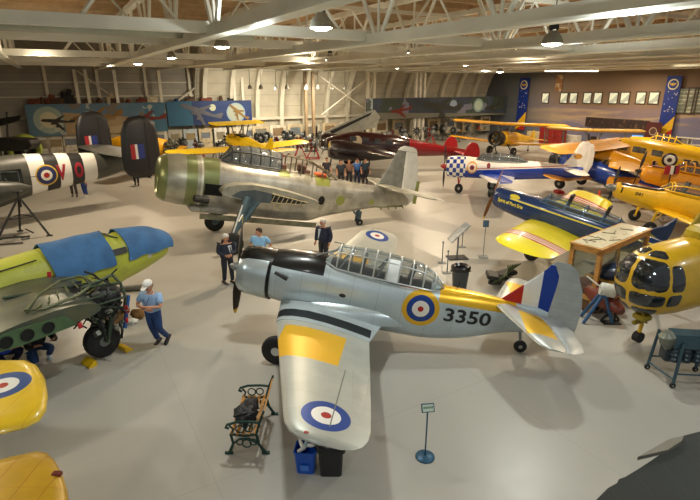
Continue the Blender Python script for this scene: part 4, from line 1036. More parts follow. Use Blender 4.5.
pl = at(57, 474, 2.36); mb = MB(); mb.rbox((pl.x-org2.x, pl.y-org2.y, 2.36), (.10, .07, .05), .015); mb.obj('tip_lamp', mat('dark red tip lamp', '6b2a20', .3), w2)
mb = MB(); mb.tube((-1.0, -.3, 0.03), (-1.0, -.3, 2.25), .04); mb.tube((-1.3, -.3, .03), (-.7, -.3, .03), .05); mb.obj('support_trestle', M_grey, ew2)
# ------------------------------------------------------------------ checker-nosed trainer
ec = thing('checker_nose_trainer', 'white and blue trainer aeroplane with a blue and white checkered nose', 'aeroplane', (6.6, 30.0, 0), math.radians(-14)); ec.scale = (.93, 1, 1.1)
M_na = mat('white over blue glossy paint', 'e6e2d8', .25, var=.03, coat=.4, decals=[
    ('slab', (-.05, 0, 1), -5, 1.33, '1d3b9e'), ('slab', (-.05, 0, 1), 1.33, 1.38, 'ece8de'), ('slab', (-.05, 0, 1), 1.38, 1.42, 'a3202c'), ('box', (-2, .33, None, None, None, None), 'e8e6de'), ('check', (-2, .33), 1.45, 14, .22, '1e3f9c'),
    ('disc', 'xz', (.75, 1.5), [(.32, 'd8a048'), (.24, 'e8e0cc'), (.15, 'a8402a'), (.07, '2a2a50')], ('y', -1)), ('disc', 'xz', (1.75, 1.62), [(.15, '7d1f22')], ('y', -1), 1.3)])
fc = hull([(-.85, 1.45, .40, .42, .42, 2), (-.8, 1.45, .5, .52, .52, 2), (-.3, 1.45, .56, .58, .58, 2), (.35, 1.45, .56, .58, .58, 2.1), (1.2, 1.45, .5, .52, .58, 2.2), (3.0, 1.42, .47, .52, .56, 2.2), (4.5, 1.42, .38, .45, .48, 2.1), (6.2, 1.40, .22, .36, .36, 2), (7.3, 1.40, .1, .26, .26, 2)], 'fuselage', M_na, ec, n=36, k=4)
canopy(ec, [(.95, 1.9, .28, .02), (1.35, 1.88, .36, .34), (2.4, 1.86, .38, .40), (3.5, 1.82, .34, .34), (4.2, 1.78, .2, .05)], M_dglass, M_grey, arches=(1.35, 1.9, 2.4, 2.95, 3.5), rad=.022)
for x in (1.9, 3.0): seatpilot(ec, x, 1.75)
propeller(ec, (-1.0, 0, 1.45), 2, 1.2, .2, mat('dark grey prop', '33343a', .4), None, PI/2-.12, .14, mat('red spinner', 'b0282c', .35))
M_nw = mat('white blue wing', 'dfe0de', .25, var=.03, coat=.4, decals=[('slab', (.9, .2, 0), 1.1, 2.1, '2145a6', (None, 9, -9, -.4, None, None)), ('slab', (.9, -.2, 0), 1.1, 2.1, '2145a6', (None, 9, .4, 9, None, None))])
wingpair(ec, 1.2, 1.05, 2.2, 4.4, 1.75, 1.4, 1.2, .5, M_nw)
finpart(ec, [(6.0, 1.6, 1.6), (6.4, 2.0, 1.2), (6.75, 2.5, .85), (6.95, 2.85, .6), (7.1, 2.95, .35)], mat('white fin paint', 'e8e4dc', .3, decals=[('disc', 'xz', (6.95, 2.2), [(.14, 'c08a3a')], None, .6)]), 'fin')
finpart(ec, [(7.25, 1.35, .35), (7.4, 1.8, .42), (7.5, 2.4, .34), (7.52, 2.85, .22)], mat('rudder white', 'e4e0d8', .3), 'rudder')
wingpair(ec, 6.2, 1.5, 1.2, 1.6, 6.6, 1.5, .8, .3, mat('tailplane white', 'e2e2dc', .3), 'tailplane', .1)
gear(ec, 0, -.05, 1.1, .27, .14, M_red, xt=-.1, yt=0); 
for s_ in (-1, 1): gear(ec, 2.1, s_*1.2, 1.1, .3, .15, M_grey)
# ------------------------------------------------------------------ blue and yellow trainer
THc = math.radians(11)
ek = thing('blue_yellow_trainer', 'dark blue low-wing trainer with striped yellow wings, behind the silver trainer tail', 'aeroplane', (7.5, 18.75, 0), math.radians(-37), pitch=THc); ek.scale = (1.02, 1, 1.08)
M_ck = mat('dark blue glossy paint', '13305e', .25, var=.06, coat=.5, decals=[('slab', (0, 0, 1), 1.62, 1.67, 'd8c43a', (-1.6, 9, None, None, None, None)), ('disc', 'xz', (-1.45, 1.74), [(.07, 'd8c43a')], ('y', -1), .35), ('box', (-.2, 2.5, -.28, .28, 1.78, 3), '1a1d20')])
fk = hull([(-2.35, 1.55, .14, .16, .2, 2), (-2.25, 1.5, .3, .3, .38, 2.1), (-1.8, 1.48, .38, .38, .46, 2.3), (-1.0, 1.48, .42, .42, .52, 2.3), (0, 1.5, .45, .42, .58, 2.4), (1.6, 1.5, .44, .40, .56, 2.4), (2.6, 1.5, .34, .36, .45, 2.2), (4.0, 1.52, .16, .26, .28, 2), (4.9, 1.54, .05, .12, .14, 2)], 'fuselage', M_ck, ek, n=28, k=4)
canopy(ek, [(-.55, 1.86, .25, .02), (-.3, 1.84, .33, .33), (.6, 1.82, .35, .36), (1.6, 1.82, .34, .35), (2.2, 1.82, .28, .28), (2.6, 1.82, .15, .03)], glassy('blue cockpit glass', (.75, .8, .82), .2), mat('blue canopy frame', '3c5e80', .35), arches=(-.3, .4, 1.05, 1.7, 2.2), rad=.024, seg=8)
for x in (.2, 1.5): seatpilot(ek, x, 1.75)
propeller(ek, (-2.4, 0, 1.55), 2, 1.05, .17, mat('wooden prop', '7c4a20', .35), M_yel, PI/2-.35, .12, M_dark)
M_kw = {}
for s_ in (-1, 1):
    D = [('slab', (.10, s_, 0), 2.95, 3.75, 'b4282a'), ('slab', (.10, s_, 0), 3.07, 3.16, 'e8e2cc'), ('slab', (.10, s_, 0), 3.27, 3.36, 'e8e2cc'), ('slab', (.10, s_, 0), 3.47, 3.58, 'e8e2cc'), ('lines', 'y', .4, .012, 'c4b018', .5)]
    mb = MB(); foil(mb, wing_secs(-.75, s_*.35, 1.05, 2.25, -.5, s_*4.3, 1.45, 1.8, .8), thick=1.1)
    mb.obj('wing', mat('lemon yellow wing %s' % ('a' if s_ < 0 else 'b'), 'e2d21c', .35, var=.03, coat=.2, decals=D), ek, smooth=50)
    gear(ek, .0, s_*1.25, 1.05, .28, .15, M_grey)
    mb = MB(); foil(mb, wing_secs(3.7, s_*.08, 1.62, .95, 4.0, s_*1.4, 1.62, .6, .3)); mb.obj('tailplane', mat('lemon tailplane', 'e2d21c', .35), ek)
finpart(ek, [(3.9, 1.65, .8), (4.15, 2.1, .55), (4.3, 2.5, .35), (4.4, 2.62, .2)], M_ck, 'fin'); finpart(ek, [(4.7, 1.35, .4), (4.7, 1.9, .5), (4.68, 2.4, .42), (4.62, 2.65, .2)], mat('rudder blue', '16386c', .3), 'rudder')
tailwheel(ek, 4.3, 1.4, .12, 4.3*math.tan(THc))
text_on(ek, 'Spirit of Fort Erie', .17, (-2.05, -.8, 1.42), (1, 0, 0), (0, 0, 1), mat('yellow lettering', 'e4d24a', .4), 'lettering', onto=fk, bold=.006, sx=.85)
# ------------------------------------------------------------------ yellow bubble-canopy trainer (right)
THp = math.radians(12)
ep = thing('bubble_canopy_trainer', 'yellow trainer with a clear bubble canopy and the letters RCA, at the right edge', 'aeroplane', (13.45, 22.4, 0), math.radians(-14), pitch=THp)
M_cp = mat('chipmunk yellow paint', 'e2b312', .3, var=.04, coat=.4, decals=[('box', (-1.5, .3, -.24, .24, 1.68, 3), '1f1d1a'), ('box', (-1.45, -1.38, None, None, 1.35, 1.6), '2a2218'), ('box', (.5, 2.3, -.26, .26, 1.9, 3), '2c2a22')])
fp = hull([(-1.65, 1.45, .2, .22, .25, 2), (-1.55, 1.42, .3, .34, .38, 2.2), (-1.0, 1.4, .34, .40, .46, 2.4), (0, 1.4, .4, .46, .55, 2.4), (.6, 1.42, .42, .60, .6, 2.3), (2.0, 1.45, .40, .60, .58, 2.3), (3.2, 1.5, .3, .42, .44, 2.1), (4.6, 1.55, .16, .26, .28, 2), (5.6, 1.58, .05, .15, .15, 2)], 'fuselage', M_cp, ep, n=28, k=4)
canopy(ep, [(.25, 1.95, .25, .02), (.5, 1.93, .33, .34), (.9, 1.95, .36, .46), (1.7, 1.97, .36, .48), (2.3, 1.96, .30, .36), (2.8, 1.92, .16, .05)], M_glass, mat('yellow canopy frame', 'ddb020', .3), arches=(.5, .62), rad=.03, seg=10)
for x in (.9, 1.8): seatpilot(ep, x, 1.85)
propeller(ep, (-1.75, 0, 1.45), 2, 1.0, .16, M_dark, None, PI/2-.1, .17, M_case)
M_cw = mat('chipmunk wing yellow', 'e2b312', .3, var=.04, coat=.3, decals=[('lines', 'y', .45, .01, 'b08a10', .5)])
wingpair(ep, .1, 1.0, 1.7, 4.3, .35, 1.3, 1.0, .6, M_cw)
for s_ in (-1, 1): gear(ep, .0, s_*1.2, 1.05, .28, .15, M_yel)
wingpair(ep, 4.6, 1.6, 1.0, 1.5, 4.9, 1.6, .6, .3, M_cw, 'tailplane', .1); finpart(ep, [(4.6, 1.7, 1.), (5.1, 2.3, .6), (5.3, 2.7, .3)], M_cp, 'fin'); finpart(ep, [(5.5, 1.4, .4), (5.55, 2., .5), (5.5, 2.6, .35), (5.5, 2.8, .15)], M_cw, 'rudder')
tailwheel(ep, 5.0, 1.45, .12, 5.0*math.tan(THp))
text_on(ep, 'RCAF', .50, (2.15, -1, 1.18), (1, 0, .02), (.0, 0, 1), M_black, 'lettering', onto=fp, bold=.008, sx=.9)
text_on(ep, '041', .20, (-.85, -1, 1.42), (1, 0, .0), (.0, 0, 1), M_dark, 'number', onto=fp, bold=.004, sx=1.2)
# ------------------------------------------------------------------ big yellow twin
et = thing('yellow_twin_aircraft', 'large yellow twin-engined cabin aeroplane numbered 7862 with a dark roundel, far right', 'aeroplane', (18.2, 32.0, 0), math.radians(-36), pitch=math.radians(7))
M_cr = mat('crane yellow paint', 'e6b41c', .35, var=.05, coat=.3, decals=[('disc', 'xz', (1.6, 2.15), [(.42, '2a2622'), (.29, 'e6e2d4'), (.13, '2a2622')], ('y', -1))])
ft = hull([(-2.9, 1.9, .2, .2, .25, 2), (-2.6, 1.92, .5, .45, .5, 2), (-1.8, 2.0, .7, .6, .75, 2.2), (-1.2, 2.05, .74, .9, .85, 2.3), (.5, 2.1, .74, .88, .85, 2.3), (2.5, 2.1, .6, .72, .75, 2.2), (4.5, 2.15, .4, .5, .55, 2.1), (6.6, 2.2, .12, .2, .2, 2)], 'fuselage', M_cr, et, n=28)
for x, w in ((-1.05, .5), (-.15, .75), (.85, .6)):
    mb = MB(); mb.rbox((x, -.70, 2.42), (w, .12, .36), .1); mb.obj('cabin_window', mat('cabin glass', '5e676a', .12, .2, var=.3), et)
mb = MB(); mb.box((-1.45, 0, 2.62), (.1, 1.0, .4), (0, .6, 0)); mb.obj('windscreen', mat('cabin glass'  , '5e676a'), et)
text_on(et, '7862', .85, (2.25, -1.2, 1.75), (1, 0, .03), (0, 0, 1), M_black, 'number', onto=ft, bold=.01)
for s_ in (-1, 1):
    mb = MB(); mb.lathe([(-2.6, .3), (-2.65, .45), (-2.5, .58), (-1.9, .62), (-1.0, .55), (0, .38), (1.2, .1)], (-.1, s_*2.2, 1.75), (1, 0, 0), 24); nc = mb.obj('nacelle', mat('nacelle orange yellow', 'dd9a14', .35, var=.05, coat=.2), et, smooth=50)
    radial(nc, (-2.72, s_*2.2, 1.75), .4, M_engc, M_case, 7)
    gear(et, -1.0, s_*2.2, 1.6, .4, .2)
wingpair(et, -1.6, 1.6, 2.6, 6.4, -.8, 2.0, 1.4, .7, mat('crane wing yellow', 'dfa018', .35, var=.05))
wingpair(et, 5.4, 2.3, 1.2, 2.4, 5.7, 2.3, .7, .4, mat('crane wing yellow', 'dfa018'), 'tailplane', .1); finpart(et, [(5.2, 2.3, 1.2), (5.8, 3.0, .8), (6.2, 3.6, .4)], M_cr, 'fin'); finpart(et, [(6.3, 2, .5), (6.4, 2.8, .55), (6.5, 3.6, .3)], mat('crane wing yellow', 'dfa018'), 'rudder')
tailwheel(et, 6.0, 2.0, .16, 6.0*math.tan(math.radians(7)))
# ------------------------------------------------------------------ orange-yellow cabin trainer behind the bubble canopy one
eo = thing('orange_cabin_trainer', 'orange yellow trainer with a long framed canopy, behind the bubble canopy trainer', 'aeroplane', (16.5, 25.0, 0), math.radians(-12), pitch=math.radians(10))
M_or = mat('orange yellow paint', 'd8921a', .35, var=.05, coat=.3)
fo = hull([(-2.1, 1.75, .16, .2, .2, 2), (-1.9, 1.72, .34, .36, .4, 2.2), (-1.0, 1.7, .40, .44, .5, 2.3), (0, 1.72, .44, .5, .6, 2.4), (1.8, 1.74, .44, .48, .6, 2.4), (3, 1.76, .32, .36, .44, 2.2), (4.8, 1.8, .15, .25, .25, 2), (5.7, 1.8, .05, .12, .12, 2)], 'fuselage', M_or, eo, n=26)
canopy(eo, [(-.7, 2.18, .28, .02), (-.3, 2.16, .38, .45), (.6, 2.15, .40, .5), (1.8, 2.15, .38, .48), (2.6, 2.12, .25, .2), (2.9, 2.1, .15, .03)], glassy('amber tinted canopy', (.55, .45, .38), .5), M_or, arches=(-.3, .1, .75, 1.1, 1.75, 2.2), rad=.035)
propeller(eo, (-2.2, 0, 1.75), 2, 1.05, .17, M_black, None, PI/2+.1, .1, M_dark)
mb = MB(); mb.lathe([(0, .3), (.5, .36), (1.3, .3)], (-2.0, 0, 1.78), (1, 0, 0), 8) if False else mb.box((-1.1, .0, 2.13), (1.2, .35, .05)); mb.obj('anti_glare_panel', mat('dull red panel', '7a3a34', .5), eo)
wingpair(eo, -.3, 1.2, 1.8, 2.6, .0, 1.4, 1.3, .5, mat('orange wing paint', 'd98a18', .35, var=.05)); wingpair(eo, 4.6, 1.85, 1., 1.7, 4.9, 1.85, .6, .3, M_or, 'tailplane', .1)
finpart(eo, [(4.6, 1.9, 1.), (5.1, 2.5, .6), (5.3, 2.9, .3)], M_or, 'fin'); finpart(eo, [(5.5, 1.6, .4), (5.55, 2.2, .5), (5.5, 2.9, .3)], M_or, 'rudder')
for s_ in (-1, 1): gear(eo, .0, s_*1.4, 1.25, .3, .16, M_or)
tailwheel(eo, 5.1, 1.7, .13, 5.1*math.tan(math.radians(10)))
# yellow tail with flag and stripes standing up between them
p = at(652, 178, 1.5)
eq = thing('yellow_tail_aircraft', 'yellow aeroplane tail with a dark band and red and white striped rudder', 'aeroplane', (p.x+.3, p.y+1.2, 0), math.radians(12)); eq.scale = (.62, .62, .72)
M_qf = mat('yellow fin with stripes', 'dd9c1a', .35, decals=[('box', (.55, .85, None, None, None, None), '1d1a24')] + [('box', (.85, 1.6, None, None, 1.4+.2*k, 1.5+.2*k), 'b02a26') for k in range(8)] + [('box', (.85, 1.6, None, None, 1.5+.2*k, 1.6+.2*k), 'ddd2b8') for k in range(8)])
hull([(-3.5, 1.5, .45, .5, .5, 2.2), (-1.5, 1.5, .35, .4, .4, 2.1), (.8, 1.5, .12, .2, .2, 2)], 'fuselage', M_or, eq)
finpart(eq, [(-.6, 1.5, 1.7), (-.2, 2.0, 1.5), (.1, 2.6, 1.1), (.35, 3.0, .7), (.5, 3.1, .4)], M_qf, 'fin'); wingpair(eq, -.6, 1.55, 1.1, 1.7, -.3, 1.55, .7, .3, M_or, 'tailplane', .1)
tailwheel(eq, .2, 1.4, .15, 0); 
mb = MB(); mb.tube((-3.2, 0, 1.4), (-3.2, 0, .04), .05); mb.tube((-3.5, 0, .03), (-2.9, 0, .03), .06); mb.obj('trestle', M_dark, eq)
p = at(672, 170, 2.3); mb = MB()
mb.box((0, 0, 0), (1.25, .04, .55)); e_f = thing('flag_panel', 'small red and white flag panel beside the striped yellow tail', 'flag', (p.x, p.y, 0), .1)
mb = MB(); mb.box((0, 0, 2.3), (.75, .04, .42)); mb.obj('panel', mat('red ensign panel', '9c1f24', .5, decals=[('box', (-.1, .08, None, None, None, None), 'ddd6c8'), ('box', (.08, .18, None, None, None, None), '1c1a22')]), e_f)
mb = MB(); mb.tube((0, .04, 0.03), (0, .04, 2.5), .03); mb.tube((-.3, .04, .03), (.3, .04, .03), .03); mb.obj('post', M_dark, e_f)
# yellow airframe far right behind the twin
p = at(668, 146, 2.2)
ey = thing('yellow_low_wing_trainer', 'yellow aeroplane with framed greenhouse canopy below the right banner, behind the big twin', 'aeroplane', (p.x, p.y+1.5, 0), math.radians(-30), pitch=math.radians(8))
M_yb = mat('bright yellow paint', 'ecc01a', .35, var=.04)
hull([(-2.0, 1.9, .4, .45, .5, 2), (-1.6, 1.9, .5, .55, .6, 2.2), (0, 1.95, .5, .6, .65, 2.3), (2.4, 1.95, .42, .5, .55, 2.2), (5.6, 2.0, .08, .15, .15, 2)], 'fuselage', M_yb, ey)
canopy(ey, [(-.8, 2.45, .3, .02), (-.4, 2.43, .38, .5), (.8, 2.42, .4, .5), (1.4, 2.4, .2, .05)], M_dglass, M_yb, arches=(-.4, 0, .4, .8), rad=.04)
wingpair(ey, -1., 1.4, 2.2, 5, -.5, 1.7, 1.2, .6, M_yb); finpart(ey, [(4.2, 2.1, 1.3), (4.8, 2.8, .8), (5.1, 3.2, .4)], M_yb, 'fin')
for s_ in (-1, 1): gear(ey, -.6, s_*1.3, 1.4, .33, .18)
wingpair(ey, 4.4, 2.0, 1., 1.7, 4.7, 2.0, .6, .3, M_yb, 'tailplane', .1)
# ------------------------------------------------------------------ biplanes
def biplane(name, label, loc, rz, mw, mf, span=4.6, fat=1., pitch=.18, fuszoff=0., radial_eng=True, mrud=None, lowspan=None, L=5.2, ring=False, wr=.32):
    e = thing(name, label, 'aeroplane', loc, rz, pitch=pitch)
    hull([(a, b, c*fat, d*fat, f_*fat, g_) for a, b, c, d, f_, g_ in [(-1.5, 1.5, .3, .3, .3, 2), (-1.2, 1.5, .42, .42, .42, 2), (-.4, 1.5, .42, .46, .46, 2.3), (1.2, 1.52, .38, .46, .46, 2.3), (2.0, 1.52, .3, .4, .4, 2.2), (L-.3, 1.55, .08, .14, .16, 2)]], 'fuselage', mf, e, n=20)
    if ring: mb = MB(); mb.lathe([(-1.95, .5), (-2.0, .6), (-1.8, .66), (-1.4, .66), (-1.35, .6)], (0, 0, 1.5), (1, 0, 0), 24, cap=False); mb.obj('cowl_ring', M_black, e, smooth=60)
    if radial_eng: radial(e, (-1.65, 0, 1.5), .48, M_engc, M_case, 7)
    propeller(e, (-1.95, 0, 1.5), 2, 1.1, .18, M_dark, None, PI/2-.2, .1)
    lw = lowspan or span*.95
    for s_ in (-1, 1):
        mb = MB(); foil(mb, wing_secs(-.95, s_*.02, 2.75, 1.5, -.8, s_*span, 2.85, 1.45, .5), thick=1.7); mb.obj('upper_wing', mw, e, smooth=50)
        mb = MB(); foil(mb, wing_secs(-.4, s_*.3, 1.1, 1.3, -.3, s_*lw, 1.35, 1.25, .5), thick=1.5); mb.obj('lower_wing', mw, e, smooth=50)
        y = s_*span*.72
        mb = MB(); mb.tube((-.1, y, 1.28), (-.5, y, 2.8), .035); mb.tube((.5, y, 1.28), (.1, y, 2.8), .035); mb.tube((-.1, y, 1.28), (.1, y, 2.8), .02); mb.obj('interplane_strut', M_grey, e)
        mb = MB(); mb.tube((-.6, s_*.35, 1.9), (-.6, s_*.6, 2.75), .03); mb.tube((-.1, s_*.35, 1.9), (.1, s_*.6, 2.75), .03); mb.obj('cabane_strut', M_grey, e)
        gear(e, -.6, s_*1.05, 1.2, wr, wr*.55, M_dark, yt=s_*.35)
        mb = MB(); foil(mb, wing_secs(L-1.3, s_*.08, 1.62, .95, L-1.1, s_*1.3, 1.62, .7, .3)); mb.obj('tailplane', mw, e)
    finpart(e, [(L-1.2, 1.6, .9), (L-.8, 2.0, .6), (L-.6, 2.3, .3)], mf, 'fin'); finpart(e, [(L-.35, 1.3, .45), (L-.3, 1.8, .55), (L-.35, 2.3, .4), (L-.35, 2.5, .2)], mrud or mf, 'rudder')
    for x in (.35, 1.3): mb = MB(); mb.rbox((x, 0, 1.97+.44*(fat-1)), (.6, .5, .08), .03); mb.obj('cockpit_opening', M_black, e)
    mb = MB(); mb.box((.0, 0, 2.12+.4*(fat-1)), (.04, .4, .22), (0, .4, 0)); mb.obj('windscreen', M_dglass, e); mb = MB(); mb.box((.95, 0, 2.1+.4*(fat-1)), (.04, .4, .2), (0, .4, 0)); mb.obj('windscreen', M_dglass, e)
    tailwheel(e, L-.9, 1.4, .12, (L-.9)*math.tan(pitch)); return e
M_bo = mat('amber biplane wing', 'dba22c', .4, var=.06); M_bf = mat('biplane yellow body', 'e2b01c', .4, var=.06)
biplane('yellow_biplane', 'yellow biplane with a dark radial engine and amber wings, below the grey mural', (14.2, 46.5, 0), math.radians(46), M_bo, M_bf, span=4.5, lowspan=5.0, pitch=.10, fat=1.45, ring=True, wr=.42, mrud=mat('pale yellow rudder', 'e8c83a', .4)).scale = (1.12, 1.12, 1.02)
p = at(600, 160, 0)
biplane('yellow_biplane', 'yellow biplane with long flat upper wing, in front of the painted sky wall', (19.3, 40.5, 0), math.radians(60), mat('cream amber wing', 'd9ae55', .4, var=.06), M_bf, span=3.1, fat=1.3, pitch=.1)
biplane('blue_biplane', 'dark blue biplane with amber upper wings and black engine, behind the white checkered trainer', (14.3, 30.9, 0), math.radians(-56), mat('translucent amber wing', 'cf9238', .4, var=.12, decals=[('lines', 'y', .3, .03, 'e0b060', .6)]), mat('deep blue biplane body', '1b3f96', .3, var=.06, coat=.3, decals=[('box', (2.6, 4.2, None, None, 1.3, 1.75), 'b04a28')]), span=3.4, L=6.2, fat=1.35, ring=True).scale = (1.1, 1.1, .98)
# ------------------------------------------------------------------ yellow helicopter
M_hy = mat('helicopter yellow', 'cfa41c', .3, var=.06, coat=.3)
HR = math.radians(22)
eh = thing('yellow_helicopter', 'yellow helicopter with a large glazed nose at the right edge beside the case', 'helicopter', (7.78, 11.6, 0), HR, pitch=0)
HY = [(-1.16, 1.74, .10, .12, .12, 2), (-1.12, 1.74, .32, .36, .38, 2), (-.92, 1.72, .60, .65, .68, 2), (-.5, 1.70, .76, .82, .84, 2.1), (.1, 1.70, .80, .90, .88, 2.2), (1.0, 1.72, .80, .92, .85, 2.3), (2.2, 1.75, .74, .88, .72, 2.3), (3.6, 1.85, .5, .7, .5, 2.2), (5.5, 2.1, .24, .32, .26, 2), (8, 2.3, .12, .16, .14, 2)]
fh = hull(HY, 'fuselage', M_hy, eh, n=40, k=4)
# glazing panes laid on the hull between yellow ribs
rowsH = smooth_sections(HY, 6)
def hullpt(x, t, g):
    for a, b in zip(rowsH, rowsH[1:]):
        if a[0] <= x <= b[0]:
            u = (x-a[0])/max(1e-9, b[0]-a[0]); r = [a[i]+(b[i]-a[i])*u for i in range(6)]; break
    else: r = rowsH[0] if x < rowsH[0][0] else rowsH[-1]
    c, s_ = math.cos(t), math.sin(t); ht = r[3] if s_ >= 0 else r[4]; ex = 2/r[5]
    return Vector((x, (r[2]+g)*math.copysign(abs(c)**ex, c), r[1]+(ht+g)*math.copysign(abs(s_)**ex, s_)))
M_hg = mat('dark glossy perspex', '23282b', .06, .1, var=.35, scale=2.5, spec=1.)
BV = BVHTree.FromPolygons([v.co for v in fh.data.vertices], [list(p.vertices) for p in fh.data.polygons])
def pane(a0, a1, e0, e1, cx=-.3, g=.016):
    """a rounded pane in azimuth and elevation about a point inside the nose"""
    mb = MB(); ca, ce = (a0+a1)/2, (e0+e1)/2; rings = []; C = Vector((cx, 0, 1.72))
    for k in (1, .85, .6, .35, .05):
        ring = []
        for i in range(40):
            t = 2*PI*i/40; c, s_ = math.cos(t), math.sin(t)
            az = math.radians(ca+math.copysign(abs(c)**.45, c)*k*(a1-a0)/2); el = math.radians(ce+math.copysign(abs(s_)**.45, s_)*k*(e1-e0)/2)
            d = Vector((-math.cos(az)*math.cos(el), -math.sin(az)*math.cos(el), math.sin(el)))
            h = BV.ray_cast(C, d); ring.append(h[0]+d*(g if k < 1 else 0))
        rings.append(ring)
    mb.loft(rings, False, True); return mb.obj('window_pane', M_hg, eh, smooth=60)
for s_ in (1, -1):
    for a0, a1, e0, e1, cx in ((2.5, 60, -2, 50, -.3), (2.5, 58, -31, -7, -.3), (3, 52, -58, -36, -.3), (4, 66, 55, 76, -.3), (64, 92, -2, 44, -.3), (62, 90, -31, -7, -.3), (78, 104, -2, 36, .55), (76, 100, 2, 34, 1.5)):
        pane(*sorted((s_*a0, s_*a1)), e0, e1, cx)
mb = MB()
for y in (-.7, .7): mb.tube((1.6, y, 1.1), (1.8, y*1.6, .32), .05); wheel(mb, (1.8, y*1.75, .28), .28, .16, slot_t=1, slot_h=2)
mb.obj('landing_gear', [M_hy, M_tyre, M_hub], eh)
mb = MB(); mb.tube((-.35, 0, .95), (-.45, 0, .2), .05); mb.tube((-.45, -.08, .17), (-.45, .08, .17), .14, None, 16, 1); mb.tube((-.2, 0, 1.0), (-.65, 0, .55), .03)
mb.obj('nose_gear', [M_hy, M_tyre], eh)
mb = MB(); mb.tube((-.75, -.2, .98), (-.6, -.25, .7), .03)
mb.rbox((-.62, -.12, .82), (.3, .34, .14), .04, slot=0); mb.rbox((-.5, 0, .62), (.5, .1, .1), .03); mb.obj('nose_linkage', mat('olive yellow linkage', '8c7a1c', .5, .2), eh)
mb = MB(); mb.tube((1.6, 0, 2.55), (1.6, 0, 3.3), .1, .08, 10); mb.rbox((1.6, 0, 2.72), (1.4, .7, .4), .15); hp = mb.obj('rotor_pylon', mat('olive yellow pylon', 'a18b1c', .4, var=.1), eh)
mb = MB(); mb.lathe([(0, .2), (.1, .24), (.2, .12)], (1.6, 0, 3.2), (0, 0, 1), 14); mb.obj('rotor_head', M_dark, hp)
for k in range(3):
    a = math.radians(100+120*k)
    mb = MB(); d = Vector((math.cos(a), math.sin(a), .0)); n_ = Vector((-d.y, d.x, 0)); c = Vector((1.6, 0, 3.32))
    if k == 0: continue
    mb.loft([[c+d*r+n_*w*.5+Vector((0, 0, .03)), c+d*r-n_*w*.5+Vector((0, 0, .03)), c+d*r-n_*w*.5, c+d*r+n_*w*.5] for r, w in ((.2, .12), (.8, .3), (2.2, .3))], True, True); 
    mb.obj('folded_rotor_blade', mat('rotor olive', '5b5230', .5), hp)
# red-hot light trim on the nose
# ------------------------------------------------------------------ tail panel leaning in at the right edge
p = at(690, 246, 1.9)
eg = thing('olive_tail_panel', 'olive yellow slanted tail surface rising at the right edge behind the helicopter', 'aircraft tail', (p.x+.5, p.y+2.2, 0), 0)
mb = MB(); a_ = atY(674, 248, p.y+2.2); b_ = atY(700, 214, p.y+2.2); c_ = atY(722, 214, p.y+2.2); d_ = atY(722, 262, p.y+2.2)
o_ = Vector((p.x+.5, p.y+2.2, 0))
mb.prism([((q-o_).x, q.z) for q in (a_, b_, c_, d_)], -.05, .05, 0, 'y'); mb.obj('fabric_panel', mat('olive yellow fabric', '8c8230', .5, var=.08, scale=1, decals=[('slab', (.75, 0, -.66), -4, -.02, 'a39434')]), eg, smooth=0)
mb = MB(); mb.tube(tuple(a_-o_), tuple(b_-o_), .045); mb.obj('leading_edge', mat('mustard edge', 'b59a30', .4), eg)
mb = MB(); q = (d_-o_); mb.tube((q.x-.3, 0, .03), (q.x-.3, 0, q.z+.3), .05); mb.tube((q.x-.7, 0, .03), (q.x+.1, 0, .03), .05); mb.obj('support_post', M_dark, eg)
# blue and yellow swept tail shape behind case
p = at(655, 240, 1.2)
ez = thing('blue_yellow_tailplane', 'dark blue and yellow pointed tail surface between the display case and the right edge', 'aircraft tail', (p.x, p.y+1.2, 0), 0)
o_ = Vector((p.x, p.y+1.2, 0)); Q = [atY(x, y, p.y+1.2)-o_ for x, y in ((641, 236), (652, 229), (664, 226), (677, 218), (671, 232), (662, 247), (646, 247))]
mb = MB(); mb.prism([(q.x, q.z) for q in Q], -.06, .06, 0, 'y'); mb.obj('tail_surface', mat('tail blue paint', '16325c', .35), ez, smooth=0)
Q = [atY(x, y, p.y+1.2)-o_ for x, y in ((649, 233), (663, 243), (660, 248), (651, 248))]
mb = MB(); mb.prism([(q.x, q.z) for q in Q], -.085, -.061, 0, 'y'); mb.obj('yellow_flash', mat('tail yellow flash', 'e0cf1c', .35), ez, smooth=0)
mb = MB(); mb.tube((0, 0, .03), (0, 0, 1.1), .05); mb.tube((-.3, 0, .03), (.3, 0, .03), .05); mb.obj('support_post', M_dark, ez)
# ------------------------------------------------------------------ display case
c0, c1, c2, c3 = at(574, 243, 1.9), at(602, 252, 1.9), at(651, 231, 1.9), at(622, 225, 1.9)
ux = (c2-c1).normalized(); L = (c2-c1).length; wv = (c0-c1); Wd = abs(wv.dot(Vector((-ux.y, ux.x, 0))))
rz = math.atan2(ux.y, ux.x); c1 = Vector((c1.x, c1.y, 0)); ctr = c1 + ux*L/2 + Vector((-ux.y, ux.x, 0))*Wd/2
es = thing('display_case', 'tall glazed oak display case with a model inside, between the blue trainer and helicopter', 'display case', (ctr.x, ctr.y, 0), rz)
hx, hy = L/2, Wd/2
for x in (-1, 1):
    for y in (-1, 1): mb = MB(); mb.box((x*(hx-.06), y*(hy-.06), .95), (.12, .12, 1.9)); mb.obj('corner_post', M_wood, es, smooth=0)
mb = MB()
for y in (-1, 1): mb.box((0, y*(hy-.05), 1.86), (L, .1, .16)); mb.box((0, y*(hy-.05), .45), (L, .1, .12))
for x in (-1, 1): mb.box((x*(hx-.05), 0, 1.86), (.1, Wd, .16)); mb.box((x*(hx-.05), 0, .45), (.1, Wd, .12))
mb.obj('rail', M_wood, es, smooth=0)
mb = MB(); mb.box((0, 0, 1.955), (L+.06, Wd+.06, .03)); mb.obj('top_edge', M_wood, es, smooth=0)
